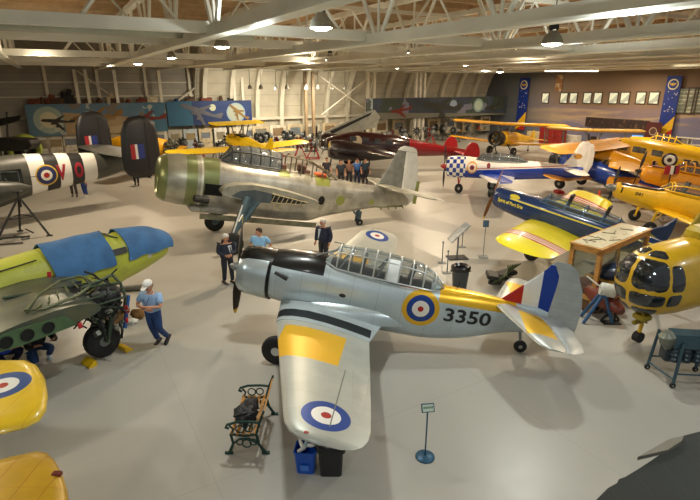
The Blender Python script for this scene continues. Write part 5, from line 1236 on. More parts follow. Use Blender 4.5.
mb = MB(); mb.box((0, 0, 1.975), (L-.08, Wd-.08, .012)); top = mb.obj('glass_top', mat('frosted case top', 'c9bfa0', .25, var=.05, decals=[('blotch', 3., .62, '8d856c', .5)]), es, smooth=0)
rnd = random.Random(3); mb = MB()
for k in range(9):
    x, y, a = rnd.uniform(-hx*.8, hx*.8), rnd.uniform(-hy*.7, hy*.7), rnd.uniform(0, 3)
    mb.tube((x-math.cos(a)*.18, y-math.sin(a)*.18, 1.99), (x+math.cos(a)*.18, y+math.sin(a)*.18, 1.99), .012, None, 5)
mb.obj('etched_aircraft_outline', mat('dark etched line', '5b4a2c', .6), top)
mb = MB()
for y in (-1, 1): mb.box((0, y*(hy-.05), 1.14), (L-.24, .012, 1.26))
for x in (-1, 1): mb.box((x*(hx-.05), 0, 1.14), (.012, Wd-.24, 1.26))
mb.obj('glass_pane', glassy('case glass', (.9, .92, .88), .12), es, smooth=0)
mb = MB(); mb.box((0, 0, .24), (L-.16, Wd-.16, .40)); mb.obj('plinth', mat('brown plinth board', '6d4a28', .5, var=.12), es, smooth=0)
mb = MB(); mb.box((0, 0, .53), (L-.22, Wd-.22, .05)); mb.obj('diorama_base', mat('diorama ground', '8a7f66', .8, var=.3, scale=6), es, smooth=0)
md = thing('model_aircraft', 'grey model aeroplane inside the oak display case', 'model', ctr+Vector((0, 0, .557)), rz+.2); md.scale = (1.5, 1.5, 1.5)
hull([(-.5, .28, .03, .03, .03, 2), (-.35, .28, .08, .09, .09, 2), (.2, .28, .07, .08, .08, 2), (.75, .3, .015, .02, .02, 2)], 'fuselage', mat('model grey', '565c5c', .5, var=.2), md, n=14)
wingpair(md, -.2, .27, .25, .45, -.12, .3, .14, .05, mat('model grey', '565c5c'), y0=.03); finpart(md, [(.55, .3, .2), (.66, .48, .1)], mat('model grey', '565c5c'), 'fin')
mb = MB(); mb.tube((0, 0, 0), (0, 0, .25), .012); mb.lathe([(0, .08), (.02, .08)], n=12); mb.obj('stand', M_dark, md)
# ------------------------------------------------------------------ things behind the silver tail
def long_body(name, label, cat, P0, P1, r, m, prof=((0, .15), (.15, .7), (.4, 1), (.7, .9), (1, .3)), leg=True, subs=()):
    P0, P1 = Vector(P0), Vector(P1); mid = (P0+P1)/2; e = thing(name, label, cat, (mid.x, mid.y, 0)); o = Vector((mid.x, mid.y, 0)); d = P1-P0
    mb = MB(); mb.lathe([(f*d.length, r*k) for f, k in prof], P0-o, d, 16); mb.obj('body', m, e, smooth=50)
    if leg:
        for f in (.2, .8):
            mb = MB(); q = P0+d*f-o; mb.tube((q.x-.25, q.y, .03), (q.x, q.y, q.z-r*.4), .03); mb.tube((q.x+.25, q.y, .03), (q.x, q.y, q.z-r*.4), .03); mb.obj('cradle', M_dark, e)
    return e
long_body('maroon_float', 'maroon rounded hull lying below the display case behind the silver tail', 'hull', at(580, 278, .75), at(622, 312, .45), .33, mat('maroon fabric paint', '6d2c1c', .4, var=.1))
long_body('yellow_boom', 'slim yellow boom lying in front of the display case', 'boom', at(586, 276, .9), at(622, 287, .9), .13, mat('ochre boom paint', 'c99a1e', .4, var=.1), ((0, .7), (.1, 1), (.9, 1), (1, .6)))
long_body('dark_nose_cone', 'dark blue glossy nose cone between display case and helicopter', 'nose cone', at(590, 273, 1.1), at(617, 272, 1.25), .30, mat('dark blue cone', '1b2c44', .2, var=.1, coat=.4), ((0, .05), (.3, .45), (.6, .8), (1, 1)))
# trestle with white drum
p = at(599, 322, 0); e = thing('engine_trestle', 'blue splayed-leg trestle carrying a white drum, right of the silver tail', 'trestle', (p.x, p.y, 0), 0)
M_bt = mat('blue trestle paint', '2a5580', .45, var=.1)
mb = MB()
for x, y in ((-.5, -.12), (.32, -.1), (-.35, .35), (.4, .35)): mb.tube((x*.1, y*.3, .82), (x, y, .02), .05, .045, 8)
mb.tube((-.05, -.1, .82), (.1, .2, .82), .06); mb.obj('leg', M_bt, e)
mb = MB(); mb.rbox((.3, -.05, .015), (.5, .25, .03), .01); mb.obj('foot_plate', M_dark, e)
mb = MB(); mb.lathe([(-.04, .1), (-.04, .17), (0, .185), (.3, .185), (.34, .17), (.34, .1)], (-.05, .05, .98), (1, -.35, -.12), 18); dr = mb.obj('drum', mat('white drum paint', 'cfd2c8', .45, var=.12, scale=8), e)
mb = MB(); mb.tube((-.05, .05, 1.0), (-.42, .25, 1.28), .02); mb.obj('drum_shaft', M_white, dr)
mb = MB(); mb.tube((.42, .0, .02), (.46, .05, 1.25), .028); mb.obj('upright_bar', M_dark, e)
# engine stand, lower right
a0, a1 = at(672, 388, 0), at(690, 387, 0)
e = thing('engine_stand', 'dark teal wheeled stand holding a row of engine cylinders at the right edge', 'engine stand', (a0.x, a0.y, 0), math.radians(-6))
M_tl = mat('dark teal paint', '344e58', .45, .2, var=.12)
mb = MB(); mb.box((.80, .2, 1.02), (1.7, .05, .30)); mb.box((.80, .35, 1.17), (1.7, .34, .03)); mb.obj('side_tray', M_tl, e, smooth=0)
for x, y in ((0, 0), (1.1, 0), (-.2, .75), (.85, .75)):
    mb = MB(); mb.tube((x, y, .12), (x+.12, y+.05 if y else .15, 1.0), .035); mb.obj('upright', M_tl, e)
mb = MB(); mb.tube((0.02, 0, .35), (1.12, 0, .35), .02); mb.tube((-.18, .75, .35), (.87, .75, .35), .02); mb.tube((0, 0, .2), (-.2, .75, .2), .02); mb.tube((1.1, 0, .2), (.85, .75, .2), .02); mb.tube((1.1, 0, .3), (.4, .75, .75), .018); mb.obj('cross_bar', M_tl, e)
for x, y in ((0, 0), (1.1, 0), (-.2, .75), (.85, .75)):
    mb = MB(); wheel(mb, (x, y, .065), .065, .05, n=12); mb.obj('caster', [M_tyre, M_hub], e)
mb = MB()
for k in range(7): mb.lathe([(0, .09), (.06, .11), (.1, .085), (.16, .11), (.2, .085), (.26, .11), (.32, .09)], (.08+.23*k, .28, .50), (0, .15, 1), 12)
mb.obj('cylinder_row', mat('dark blue grey cylinders', '34424a', .4, .4, var=.25, scale=12), e)
mb = MB(); mb.rbox((.75, .45, .62), (1.75, .3, .34), .06); mb.obj('crankcase', mat('oily crankcase', '2a3136', .45, .4, var=.2), e)
mb = MB(); mb.lathe([(0, .06), (.15, .16), (.32, .18), (.42, .08)], (-.1, .3, .8), (-.2, 0, 1), 14); mb.obj('gear_housing', mat('mottled grey housing', '6f7368', .4, .5, var=.2), e)
# grey tarpaulin-like wing, bottom right
h = 2.6; org = at(660, 470, h); org.z = 0
def quad_thing(name, label, cat, pix, h, th, m, part, post=None):
    Q = [at(x, y, h) for x, y in pix]; o = Vector((sum(q.x for q in Q)/len(Q), sum(q.y for q in Q)/len(Q), 0))
    e = thing(name, label, cat, o)
    mb = MB(); mb.prism([(q.x-o.x, q.y-o.y) for q in Q], h-th, h, 0, 'z'); w = mb.obj(part, m, e, smooth=0)
    for (x, y) in (post or [(0, 0)]):
        mb = MB(); mb.tube((x, y, 0.02), (x, y, h-th*.5), .05); mb.tube((x-.35, y, .04), (x+.35, y, .04), .05); mb.tube((x, y-.35, .04), (x, y+.35, .04), .05); mb.obj('support_post', M_dark, e)
    return e, w
M_gw = mat('dark olive grey wing skin', '1f231e', .75, .0, var=.12, scale=1.2, decals=[('lines', 'x', .35, .015, '2a2d28', .6)])
e_gw, w = quad_thing('dark_wing', 'dark olive grey wing cutting across the bottom right corner', 'wing', ((596, 500), (608, 488), (617, 483), (619, 479), (625, 477), (640, 468), (664, 452), (670, 447), (682, 436), (694, 433), (730, 424), (760, 440), (760, 540), (560, 540)), h, .12, M_gw, 'wing_panel')
Q = [at(x, y, h+.06) for x, y in ((638, 456), (670, 438), (684, 435), (682, 440), (668, 449))]; o_ = e_gw.location
mb = MB(); mb.prism([(q.x-o_.x, q.y-o_.y) for q in Q], h+.005, h+.05, 0, 'z'); fl = mb.obj('aileron_tip', mat('pale grey aileron', '787468', .45, .2, decals=[('slab', (.42, .9, 0), -9, .0, '787468')]), e_gw, smooth=0)
# ------------------------------------------------------------------ bench
e = thing('park_bench', 'slatted wooden bench with dark green scrolled iron ends beside the silver wing', 'bench', (-1.86, 7.93, 0), math.radians(-90))
M_irn = mat('green cast iron', '143c34', .45, .2, var=.12); M_sl = mat('golden bench slat', 'b9833c', .5, var=.2, scale=4, stretch=(1, 6, 6))
# local: x along the bench, y depth (back at +y), z up
for s_ in (-1, 1):
    X = s_*.56; mb = MB()
    mb.path([(X, .34, .02), (X, .24, .2), (X, .20, .42), (X, .28, .68), (X, .36, .9)], [.032, .026, .026, .026, .02], 8)
    mb.path([(X, -.30, .02), (X, -.22, .22), (X, -.25, .42)], [.032, .026, .026], 8)
    mb.path([(X, -.27, .42), (X, 0, .385), (X, .2, .42)], .024, 8)
    mb.path([(X, .29, .66), (X, .1, .68), (X, -.15, .67), (X, -.3, .62), (X, -.33, .56), (X, -.27, .54)], .024, 8)
    mb.path([(X, -.25, .42), (X, -.2, .52), (X, -.26, .6)], .018, 6)
    for cy, cz, r in ((-.08, .53, .075), (.08, .54, .07), (.02, .22, .08), (-.1, .25, .06), (.14, .25, .06)): mb.torus((X, cy, cz), (1, 0, 0), r, .013, 14, 5)
    mb.path([(X, -.24, .2), (X, -.1, .32), (X, .06, .33), (X, .24, .2)], .018, 6)
    mb.tube((X, .28, .02), (X, .42, .02), .03); mb.tube((X, -.38, .02), (X, -.24, .02), .03)
    mb.obj('iron_end', M_irn, e)
for k in range(5):
    mb = MB(); mb.rbox((0, -.23+.10*k, .43+.004*(k-2)**2), (1.16, .06, .025), .008); mb.obj('seat_slat', M_sl, e)
for k in range(2):
    mb = MB(); mb.rbox((0, .255+.085*k, .54+.28*k), (1.16, .025, .06), .008, (-.28, 0, 0)); mb.obj('back_slat', M_sl, e)
mb = MB()
for x in (-.42, -.14, .14, .42):
    for k in range(2): mb.torus((x, .285+.035*k, .64+.09*k), (0, 1, -.3), .055, .010, 12, 5)
mb.tube((-.56, .27, .6), (.56, .27, .6), .012); mb.tube((-.56, .325, .76), (.56, .325, .76), .012)
mb.obj('back_lattice', M_irn, e)
# things on the bench
def lump(name, label, cat, c, r, sc, m, seed=1, amp=.22, z=None):
    mb = MB(); mb.ball((0, 0, 0), 1, 10, 0)
    rnd = Vector((seed*3.1, seed*1.7, seed*.9))
    mb.v = [v*(1+amp*noise.noise(v*1.7+rnd)+amp*.5*noise.noise(v*4+rnd)) for v in mb.v]
    mb.v = [Vector((v.x*r*sc[0], v.y*r*sc[1], max(v.z, -.75)*r*sc[2])) for v in mb.v]
    o = mb.obj(name, m, smooth=60); o.location = c; tag(o, label, cat); return o
p = at(252, 432, .50)
o = lump('backpack', 'bulky black bag slumped on the bench seat, nearer end', 'bag', (-1.90, 7.68, .59), .19, (1, 1.25, .8), mat('black nylon', '1b1d22', .6, var=.3, scale=8), 2, .6)
mb = MB(); mb.path([(-.12, -.12, .02), (-.16, -.2, .12), (-.02, -.2, .17), (.08, -.1, .12)], .016, 6); mb.obj('strap', M_dark, o)
mb = MB(); mb.rbox((.03, -.12, .07), (.2, .14, .12), .04, (.3, .2, .4)); mb.obj('front_pocket', mat('black nylon', '1b1d22'), o)
lump('rolled_jacket', 'dark jacket rolled up beside the black bag on the bench', 'jacket', (-1.88, 7.98, .575), .15, (1.1, 1.2, .8), mat('charcoal cloth', '2b2a2c', .8, var=.2, scale=8), 5, .35)
# ------------------------------------------------------------------ bins
def bin_(name, label, px, h, w, d, m, taper=.82, extra=None, rz=0., cat='bin'):
    e = thing(name, label, cat, (px[0], px[1], 0), rz); mb = MB()
    def ring(k, z, g=0):
        return [(x*(w/2*k-g), y*(d/2*k-g), z) for x, y in ((-1, -.8), (-.8, -1), (.8, -1), (1, -.8), (1, .8), (.8, 1), (-.8, 1), (-1, .8))]
    mb.loft([ring(taper, 0), ring(1, h), ring(1.06, h), ring(1.06, h+.03), ring(.97, h+.03), ring(taper*.94, .03)], True, True); mb.obj('bin_body', m, e, smooth=20)
    return e
b1 = at(306, 474, 0); e = bin_('recycling_bin', 'square blue recycling bin full of paper and bottles under the wing tip', (b1.x, b1.y+.13), .42, .36, .32, mat('blue plastic bin', '1450b4', .35), rz=-.1)
for k, (x, y, a, mm) in enumerate(((-.06, -.04, .5, M_white), (.07, .03, -.4, M_white), (.0, .07, 1.2, mat('clear bottle plastic', 'a9c0c8', .2)), (-.09, .06, 2., M_white))):
    mb = MB(); mb.lathe([(-.09, .02), (-.08, .032), (.04, .032), (.07, .015), (.09, .014)], (0, 0, 0), (math.cos(a), math.sin(a), .25), 10); o = mb.obj('bottle', mm); o.location = Vector((b1.x+x, b1.y+.13+y, .44+.015*k)); tag(o, 'crumpled bottle on top of the blue recycling bin', 'bottle', 'bottles in the blue bin')
mb = MB(); mb.box((0, -.175, .16), (.14, .01, .1), (-.08, 0, 0)); mb.obj('recycling_mark', mat('pale blue mark', '3f78cf', .4), e)
b2 = at(331, 477, 0); e = bin_('black_bin', 'tall black rubbish bin lined with a black bag under the wing tip', (b2.x, b2.y+.15), .58, .42, .34, mat('black plastic bin', '1d1c1f', .4), .86)
mb = MB(); N = 28; R = []
for z, k in ((.50, 1.05), (.57, 1.12), (.64, 1.08), (.66, .9), (.62, .78)):
    R.append([((.24*k+.012*math.sin(5*a+z*9))*math.copysign(abs(math.cos(a))**.6, math.cos(a)), (.2*k+.012*math.sin(7*a))*math.copysign(abs(math.sin(a))**.6, math.sin(a)), z+.012*math.sin(3*a)) for a in [2*PI*i/N for i in range(N)]])
mb.loft(R, False, False); mb.obj('bin_bag', mat('black bin bag', '101012', .25, var=.3), e, smooth=60)
# round grey trash can beyond the trainer
p = at(461, 291, 0); e = thing('round_bin', 'round dark grey rubbish bin with black liner beyond the silver trainer', 'bin', (p.x, p.y+.25, 0))
mb = MB(); mb.lathe([(0, .22), (.05, .225), (.66, .28), (.7, .30), (.73, .30), (.73, .27), (.1, .21)], n=24); mb.obj('bin_body', mat('dark grey plastic', '3c4143', .5), e)
mb = MB(); mb.lathe([(.62, .30), (.66, .315), (.74, .32), (.78, .28), (.70, .2)], n=24, cap=False); mb.obj('bin_bag', mat('black bin bag', '101012'), e)
for s_ in (-1, 1):
    mb = MB(); mb.rbox((s_*.3, 0, .6), (.05, .14, .04), .015); mb.obj('handle', M_dark, e)
# ------------------------------------------------------------------ sign stands
p = at(425, 457, 0); e = thing('sign_stand', 'blue pedestal sign stand with a small pale notice in the foreground', 'sign', (p.x, p.y, 0), .12)
M_sb = mat('blue stand paint', '20506c', .4, .2)
mb = MB(); mb.lathe([(0, .17), (.02, .17), (.035, .15), (.05, .03)], n=24); mb.obj('base', M_sb, e)
mb = MB(); mb.tube((0, 0, .03), (0, 0, .98), .014, None, 10); mb.obj('pole', M_sb, e)
mb = MB(); mb.rbox((0, 0, 1.03), (.23, .02, .15), .008, (-.5, 0, 0)); pn = mb.obj('sign_frame', M_sb, e)
mb = MB(); mb.box((0, -.012, 1.035), (.19, .012, .115), (-.5, 0, 0)); nt_ = mb.obj('notice', mat('pale green notice paper', 'c6d8c4', .5), pn, smooth=0)
mb = MB()
for k in range(3):
    for j in range(4):
        mb.box((-.066+.044*j, -.021+.016*(k-1)*.5, 1.04+.028*(1-k)), (.034, .004, .012), (-.5, 0, 0))
mb.obj('printed_line', mat('grey print', '5c7268', .6), nt_, smooth=0)
# post and ring holding the placard at distance
p = at(483, 257, 0); e = thing('placard_stand', 'thin grey placard stand between info board and blue trainer', 'sign', (p.x, p.y, 0), -.1)
mb = MB(); mb.rbox((0, 0, .015), (.36, .36, .03), .01); mb.obj('base', M_grey, e); mb = MB(); mb.tube((0, 0, .02), (0, 0, 1.22), .016); mb.obj('pole', M_grey, e)
mb = MB(); mb.rbox((0, -.02, 1.33), (.22, .03, .26), .01, (-.15, 0, 0)); mb.obj('placard', mat('slate placard', '3e5666', .4, decals=[('blotch', 8., .55, '8aa0ac', .6)]), e)
# tilted information board with its barrier posts
pts = [at(442, 263, 0), at(447, 273, 0), at(462, 247, 0), at(457, 258, 0)]
o = pts[3]; e = thing('information_board', 'tilted grey information board on a pedestal beyond the silver trainer', 'information board', (o.x, o.y, 0), .15)
mb = MB(); mb.rbox((0, 0, .02), (.75, .5, .04), .01); mb.obj('base', M_dark, e); mb = MB(); mb.tube((0, 0, .03), (0, 0, .95), .035); mb.obj('pedestal', M_grey, e)
mb = MB(); mb.rbox((0, 0, 1.02), (.95, .55, .03), .01, (.0, -.75, 0)); mb.obj('board', mat('grey information panel', '6b7276', .3, decals=[('blotch', 5., .55, '9aa0a0', .6)]), e)
for k, (q, lb) in enumerate(((pts[0], 'left post of the low barrier before the tilted information board'), (pts[1], 'nearest post of the low barrier before the tilted information board'), (pts[2], 'farthest post of the low barrier, right of the tilted information board'))):
    o = thing('barrier_post', 'thin grey '+lb, 'barrier post', (q.x, q.y, 0), 0, 'barrier posts round the information board')
    mb = MB(); mb.rbox((0, 0, .012), (.3, .22, .024), .01); mb.obj('base', M_grey, o); mb = MB(); mb.tube((0, 0, .02), (0, 0, .8), .02); mb.lathe([(0, .035), (.05, .035), (.07, .01)], (0, 0, .78), n=10); mb.obj('pole', M_grey, o)
# ------------------------------------------------------------------ bits on the floor by the walking man
p = at(129, 291, 0); e = thing('floor_jack', 'long grey metal tube assembly lying on the floor under the green nose', 'equipment', (p.x, p.y, 0), .2)
mb = MB(); mb.tube((-.5, 0, .1), (.45, 0, .1), .09, None, 12); mb.tube((-.5, .14, .07), (.3, .14, .07), .05, None, 10); mb.obj('tube', mat('dull steel tube', '7a7c76', .4, .5, var=.2), e)
mb = MB(); mb.lathe([(0, .11), (.2, .12), (.24, .05)], (-.72, 0, .12), (1, 0, 0), 12); mb.obj('tube_end', M_dark, e)
p = at(116, 321, 0)
e = thing('cardboard_box', 'open brown cardboard box on the floor behind the big black wheel', 'box', (p.x, p.y, 0), .3)
mb = MB(); M_cb = mat('brown cardboard', '8a6a42', .8, var=.08)
for s_ in (-1, 1): mb.box((s_*.24, 0, .14), (.012, .36, .28)); mb.box((0, s_*.18, .14), (.48, .012, .28))
mb.box((0, 0, .008), (.48, .36, .012)); mb.obj('box_body', M_cb, e, smooth=0)
for s_ in (-1, 1):
    mb = MB(); mb.box((s_*.31, 0, .31), (.16, .36, .01), (0, s_*.5, 0)); mb.obj('flap', M_cb, e, smooth=0)
p = at(138, 318, 0); lump('paper_sack', 'crumpled brown paper sack on the floor between the wheel and walking man', 'sack', (p.x, p.y, .12), .17, (1.1, .8, .95), mat('brown paper', '7e5a30', .8, var=.2, scale=6), 3, .4)
p = at(131, 323, 0); lump('white_rag', 'crumpled white rag beside the brown paper sack', 'rag', (p.x, p.y, .06), .16, (1.2, .9, .45), mat('white rag cloth', 'dad8cf', .8), 6, .5)
p = at(112, 314, 0); lump('yellow_rag', 'crumpled pale rag heaped in front of the cardboard box flaps', 'rag', (p.x-.35, p.y+.1, .06), .14, (1.2, .8, .45), mat('straw rag cloth', 'b8a860', .8), 8, .5)
# floor gear below the stripes at left edge
p = at(-6, 243, 0); e = thing('tow_frame', 'dark tubular tow frame lying on the floor at the left edge', 'equipment', (p.x, p.y, 0), .3)
mb = MB(); rnd = random.Random(11)
for k in range(14):
    a = Vector((rnd.uniform(-1.3, 1.1), rnd.uniform(-.5, .5), rnd.uniform(.05, .45))); b = a+Vector((rnd.uniform(-.8, .8), rnd.uniform(-.5, .5), rnd.uniform(-.3, .3))); b.z = max(.05, b.z); mb.tube(a, b, .03)
for y in (-.5, .5): mb.tube((-1.4, y, .05), (1.2, y, .05), .035)
mb.obj('tube_frame', mat('dark grey tube', '3a3c38', .5, .3), e)
# heap behind the fin of the silver trainer
p = at(501, 285, 0); e = thing('folded_equipment', 'heap of black and green folded equipment on the floor beyond the silver fin', 'equipment', (p.x, p.y, 0), .3)
mb = MB(); rnd = random.Random(2)
for k in range(4): mb.rbox((rnd.uniform(-.4, .4), rnd.uniform(-.2, .2), .12+.09*k), (rnd.uniform(.5, .9), rnd.uniform(.3, .5), .14), .04, (rnd.uniform(-.2, .2), rnd.uniform(-.2, .2), rnd.uniform(0, 2)))
mb.obj('black_case', mat('black case', '1e2020', .5), e)
mb = MB()
for k in range(6): mb.tube((-.6+.1*k, -.4, .3+.03*k), (.9-.1*k, .3, .55), .02)
mb.obj('green_tube', mat('green tube', '4a5c3e', .5), e)
# orange cone
p = at(598, 202, 0); e = thing('traffic_cone', 'orange traffic cone on the floor left of the yellow bubble canopy trainer', 'cone', (p.x, p.y, 0))
M_co = mat('orange cone plastic', 'd8482a', .5); mb = MB(); mb.rbox((0, 0, .02), (.42, .42, .04), .01); mb.obj('cone_base', M_co, e); mb = MB(); mb.lathe([(.03, .16), (.6, .04), (.68, .03)], n=16); mb.obj('cone_body', M_co, e)
# small red spot: chock pair far centre
p = at(559, 193, 0); mb = MB(); mb.prism([(-.25, 0), (.25, 0), (.15, .18), (-.2, .14)], -.3, .3, 0, 'y'); o = mb.obj('red_chock', M_red, smooth=0); o.location = p; tag(o, 'small red chock on the floor below the checkered trainer tail', 'chock')
# ------------------------------------------------------------------ people
def person(loc, rz, label, pose, shirt, trousers, shoe='1d1b1a', hair='5a4a38', skin='c08a6c', sleeves='short', hat=None, jacket=None, lanyard=False, s=1., tie=False):
    e = thing('person', label, 'person', loc, rz); e.scale = (s*1.12, s*1.12, s)
    M_sk = mat('skin '+skin, skin, .55, var=.05); M_tr = mat('trousers '+trousers, trousers, .75, var=.1, scale=8); M_sh = mat('shirt '+shirt, shirt, .75, var=.07, scale=8)
    M_so = mat('shoe '+shoe, shoe, .5); M_ha = mat('hair '+hair, hair, .8, var=.2, scale=20)
    P = {k: Vector(v) for k, v in pose.items()}
    def skin_mesh(name, V, E, R, m, sub=1, parent=e):
        me = bpy.data.meshes.new(name); me.from_pydata([tuple(v) for v in V], E, []); o = bpy.data.objects.new(name, me); COL.objects.link(o)
        md = o.modifiers.new('skin', 'SKIN'); md.use_smooth_shade = True
        for i, r in enumerate(R):
            sv = me.skin_vertices[0].data[i]; sv.radius = r if isinstance(r, tuple) else (r, r); sv.use_root = (i == 0)
        sb = o.modifiers.new('sub', 'SUBSURF'); sb.levels = 2; sb.render_levels = 2
        dg = bpy.context.evaluated_depsgraph_get(); dg.update(); nm = bpy.data.meshes.new_from_object(o.evaluated_get(dg)); bpy.data.objects.remove(o)
        nm.materials.clear(); nm.materials.append(m)
        nm.polygons.foreach_set('use_smooth', [True]*len(nm.polygons)); nm.name = name
        o = bpy.data.objects.new(name, nm); COL.objects.link(o); o.parent = parent; return o
    # body in one piece
    pel, ch, nk, hd = P['pelvis'], P['chest'], P['neck'], P['head']
    V = [pel, (pel+ch)/2, ch, nk, hd-(hd-nk)*.45]; E = [(0, 1), (1, 2), (2, 3), (3, 4)]; R = [(.11, .08), (.10, .075), (.11, .08), (.058, .058), (.05, .05)]
    def chain(root, pts, rad):
        prev = root
        for p, r in zip(pts, rad):
            V.append(Vector(p)); R.append(r); E.append((prev, len(V)-1)); prev = len(V)-1
    for k in 'LR':
        chain(0, [P['hip'+k], (P['hip'+k]+P['knee'+k])/2, P['knee'+k], (P['knee'+k]*.55+P['ank'+k]*.45), P['ank'+k]], [.070, .070, .052, .048, .036])
        chain(2, [P['sho'+k], (P['sho'+k]+P['elb'+k])/2, P['elb'+k], P['wri'+k]], [.050, .046, .040, .028])
    body = skin_mesh('body', V, E, R, M_sk)
    def cloth(name, chains, m):
        for j, (pts, rad) in enumerate(chains):
            V2, R2 = [Vector(p) for p in pts], list(rad); E2 = [(i, i+1) for i in range(len(V2)-1)]
            if j == 0: VV, EE, RR = V2, E2, R2; base = 0
            else:
                o_ = len(VV); VV = VV+V2; EE = EE+[(0 if j else 0, o_)]+[(a+o_, b+o_) for a, b in E2]; RR = RR+R2
        return skin_mesh(name, VV, EE, RR, m)
    # trousers
    cl = [([pel+Vector((0, 0, .06)), pel], [(.165, .125), (.165, .13)])]
    VV = [pel+Vector((0, 0, .0)), pel+(ch-pel)*.5]; EE = [(0, 1)]; RR = [(.175, .14), (.165, .13)]
    for k in 'LR':
        o_ = len(VV); VV += [P['hip'+k], (P['hip'+k]+P['knee'+k])/2, P['knee'+k], P['ank'+k]+(P['knee'+k]-P['ank'+k])*.06]; RR += [.100, .094, .074, .062]; EE += [(0, o_), (o_, o_+1), (o_+1, o_+2), (o_+2, o_+3)]
    if trousers != 'none': skin_mesh('trousers', VV, EE, RR, M_tr)
    # shirt or jacket
    top = M_sh if not jacket else mat('jacket '+jacket, jacket, .7, var=.1, scale=8)
    g = .016 if not jacket else .045
    lo = pel-(ch-pel)*.06 if not jacket else pel-(ch-pel)*.38
    VV = [ch, (pel+ch)/2, lo, ch+(nk-ch)*.55]; EE = [(0, 1), (1, 2), (0, 3)]; RR = [(.185+g, .135+g), (.175+g, .135+g), (.180+g, .14+g), (.10, .09)]
    for k in 'LR':
        o_ = len(VV); el = P['elb'+k]; sh = P['sho'+k]
        if sleeves == 'short' and not jacket: VV += [sh, sh+(el-sh)*.75]; RR += [.082, .072]; EE += [(0, o_), (o_, o_+1)]
        else: VV += [sh, el, el+(P['wri'+k]-el)*.9]; RR += [.082+g*.4, .064+g*.3, .050+g*.2]; EE += [(0, o_), (o_, o_+1), (o_+1, o_+2)]
    skin_mesh('jacket' if jacket else 'shirt', VV, EE, RR, top)
    f = P['face'].normalized(); side = Vector((0, 0, 1)).cross(f).normalized(); up = f.cross(side).normalized()
    if jacket:
        mb = MB(); c = ch+f*.19; d = (nk-ch).normalized(); mb.loft([[c-side*.01-d*.2, c+side*.01-d*.2, c+side*.01-d*.2+f*.012, c-side*.01-d*.2+f*.012], [c-side*.065+d*.13-f*.05, c+side*.065+d*.13-f*.05, c+side*.065+d*.13-f*.03, c-side*.065+d*.13-f*.03]], True, True); mb.obj('shirt_front', M_sh, e)
        if tie:
            mb = MB(); mb.loft([[c-side*.025-d*.16+f*.014, c+side*.025-d*.16+f*.014, c+side*.025-d*.16+f*.022, c-side*.025-d*.16+f*.022], [c-side*.014+d*.1-f*.03, c+side*.014+d*.1-f*.03, c+side*.014+d*.1-f*.02, c-side*.014+d*.1-f*.02]], True, True); mb.obj('tie', M_dark, e)
    # head with face
    def hp(a, b, c): return hd + side*a + f*b + up*c
    mb = MB(); rings = []
    for z, w, dp, off in ((-.125, .028, .03, .028), (-.108, .048, .055, .02), (-.075, .062, .078, .008), (-.03, .072, .09, .0), (.02, .077, .098, -.004), (.06, .075, .097, -.008), (.095, .06, .08, -.012), (.117, .035, .045, -.014), (.124, .01, .012, -.014)):
        rings.append([hp(w*math.cos(t), off+dp*math.sin(t), z) for t in [2*PI*i/20 for i in range(20)]])
    mb.loft(rings, True, True)
    mb.loft([[hp(-.006, .09, .022), hp(.006, .09, .022), hp(.004, .094, .02), hp(-.004, .094, .02)], [hp(-.016, .088, -.028), hp(.016, .088, -.028), hp(.007, .118, -.024), hp(-.007, .118, -.024)], [hp(-.012, .086, -.036), hp(.012, .086, -.036), hp(.005, .104, -.035), hp(-.005, .104, -.035)]], True, True)
    for q in (-1, 1): mb.ball(hp(q*.079, -.008, -.01), .02, 6, 0, (.5, 1, 1.5))
    head = mb.obj('head', M_sk, e, smooth=60)
    mb = MB()
    for q in (-1, 1): mb.ball(hp(q*.03, .088, .012), .011, 6)
    mb.obj('eyes', mat('eye dark', '20201f', .2), head)
    mb = MB(); mb.path([hp(-.024, .086, -.062), hp(0, .094, -.06), hp(.024, .086, -.062)], .005, 5); mb.obj('mouth', mat('lip', '8c4a40', .5), head)
    if hair:
        mb = MB(); rings = []
        for z, w, dp, off in ((-.04, .07, .055, -.05), (.0, .083, .085, -.028), (.045, .086, .10, -.018), (.085, .078, .098, -.014), (.115, .058, .07, -.014), (.137, .02, .025, -.014)):
            rings.append([hp(w*math.cos(t), off+dp*math.sin(t), z) for t in [2*PI*i/20 for i in range(20)]])
        mb.loft(rings, True, True); mb.obj('hair', M_ha, e, smooth=60)
    if hat:
        mb = MB(); rings = []
        for z, w in ((.04, .098), (.08, .102), (.12, .09), (.15, .06), (.16, .015)): rings.append([hp(w*.9*math.cos(t), -.01+w*1.08*math.sin(t), z) for t in [2*PI*i/20 for i in range(20)]])
        mb.loft(rings, True, True)
        mb.loft([[hp(-.07, .07, .05), hp(0, .085, .06), hp(.07, .07, .05), hp(.07, .07, .042), hp(0, .085, .05), hp(-.07, .07, .042)], [hp(-.05, .165, .035), hp(0, .185, .038), hp(.05, .165, .035), hp(.05, .165, .028), hp(0, .185, .03), hp(-.05, .165, .028)]], True, True)
        mb.obj('cap', mat('cap '+hat, hat, .7), e, smooth=60)
    # hands with five fingers
    for k in 'LR':
        w, el = P['wri'+k], P['elb'+k]; d = (w-el).normalized()
        if 'hand'+k in P: d = P['hand'+k].normalized()
        a = d.cross(f if abs(d.dot(f)) < .9 else up).normalized(); n_ = a.cross(d).normalized()
        mb = MB(); mb.loft([[w+d*h_+a*(x*wd)+n_*(y*th) for x, y in ((-1, -1), (1, -1), (1, 1), (-1, 1))] for h_, wd, th in ((-.01, .024, .018), (.03, .036, .016), (.085, .040, .013), (.09, .037, .009))], True, True)
        for i, (o_, ln) in enumerate(((-.029, .062), (-.010, .076), (.010, .072), (.029, .056))):
            b = w+d*.085+a*o_; mb.path([b, b+d*ln*.5+n_*.008, b+d*ln*.85+n_*.026], [.0088, .008, .0062], 6)
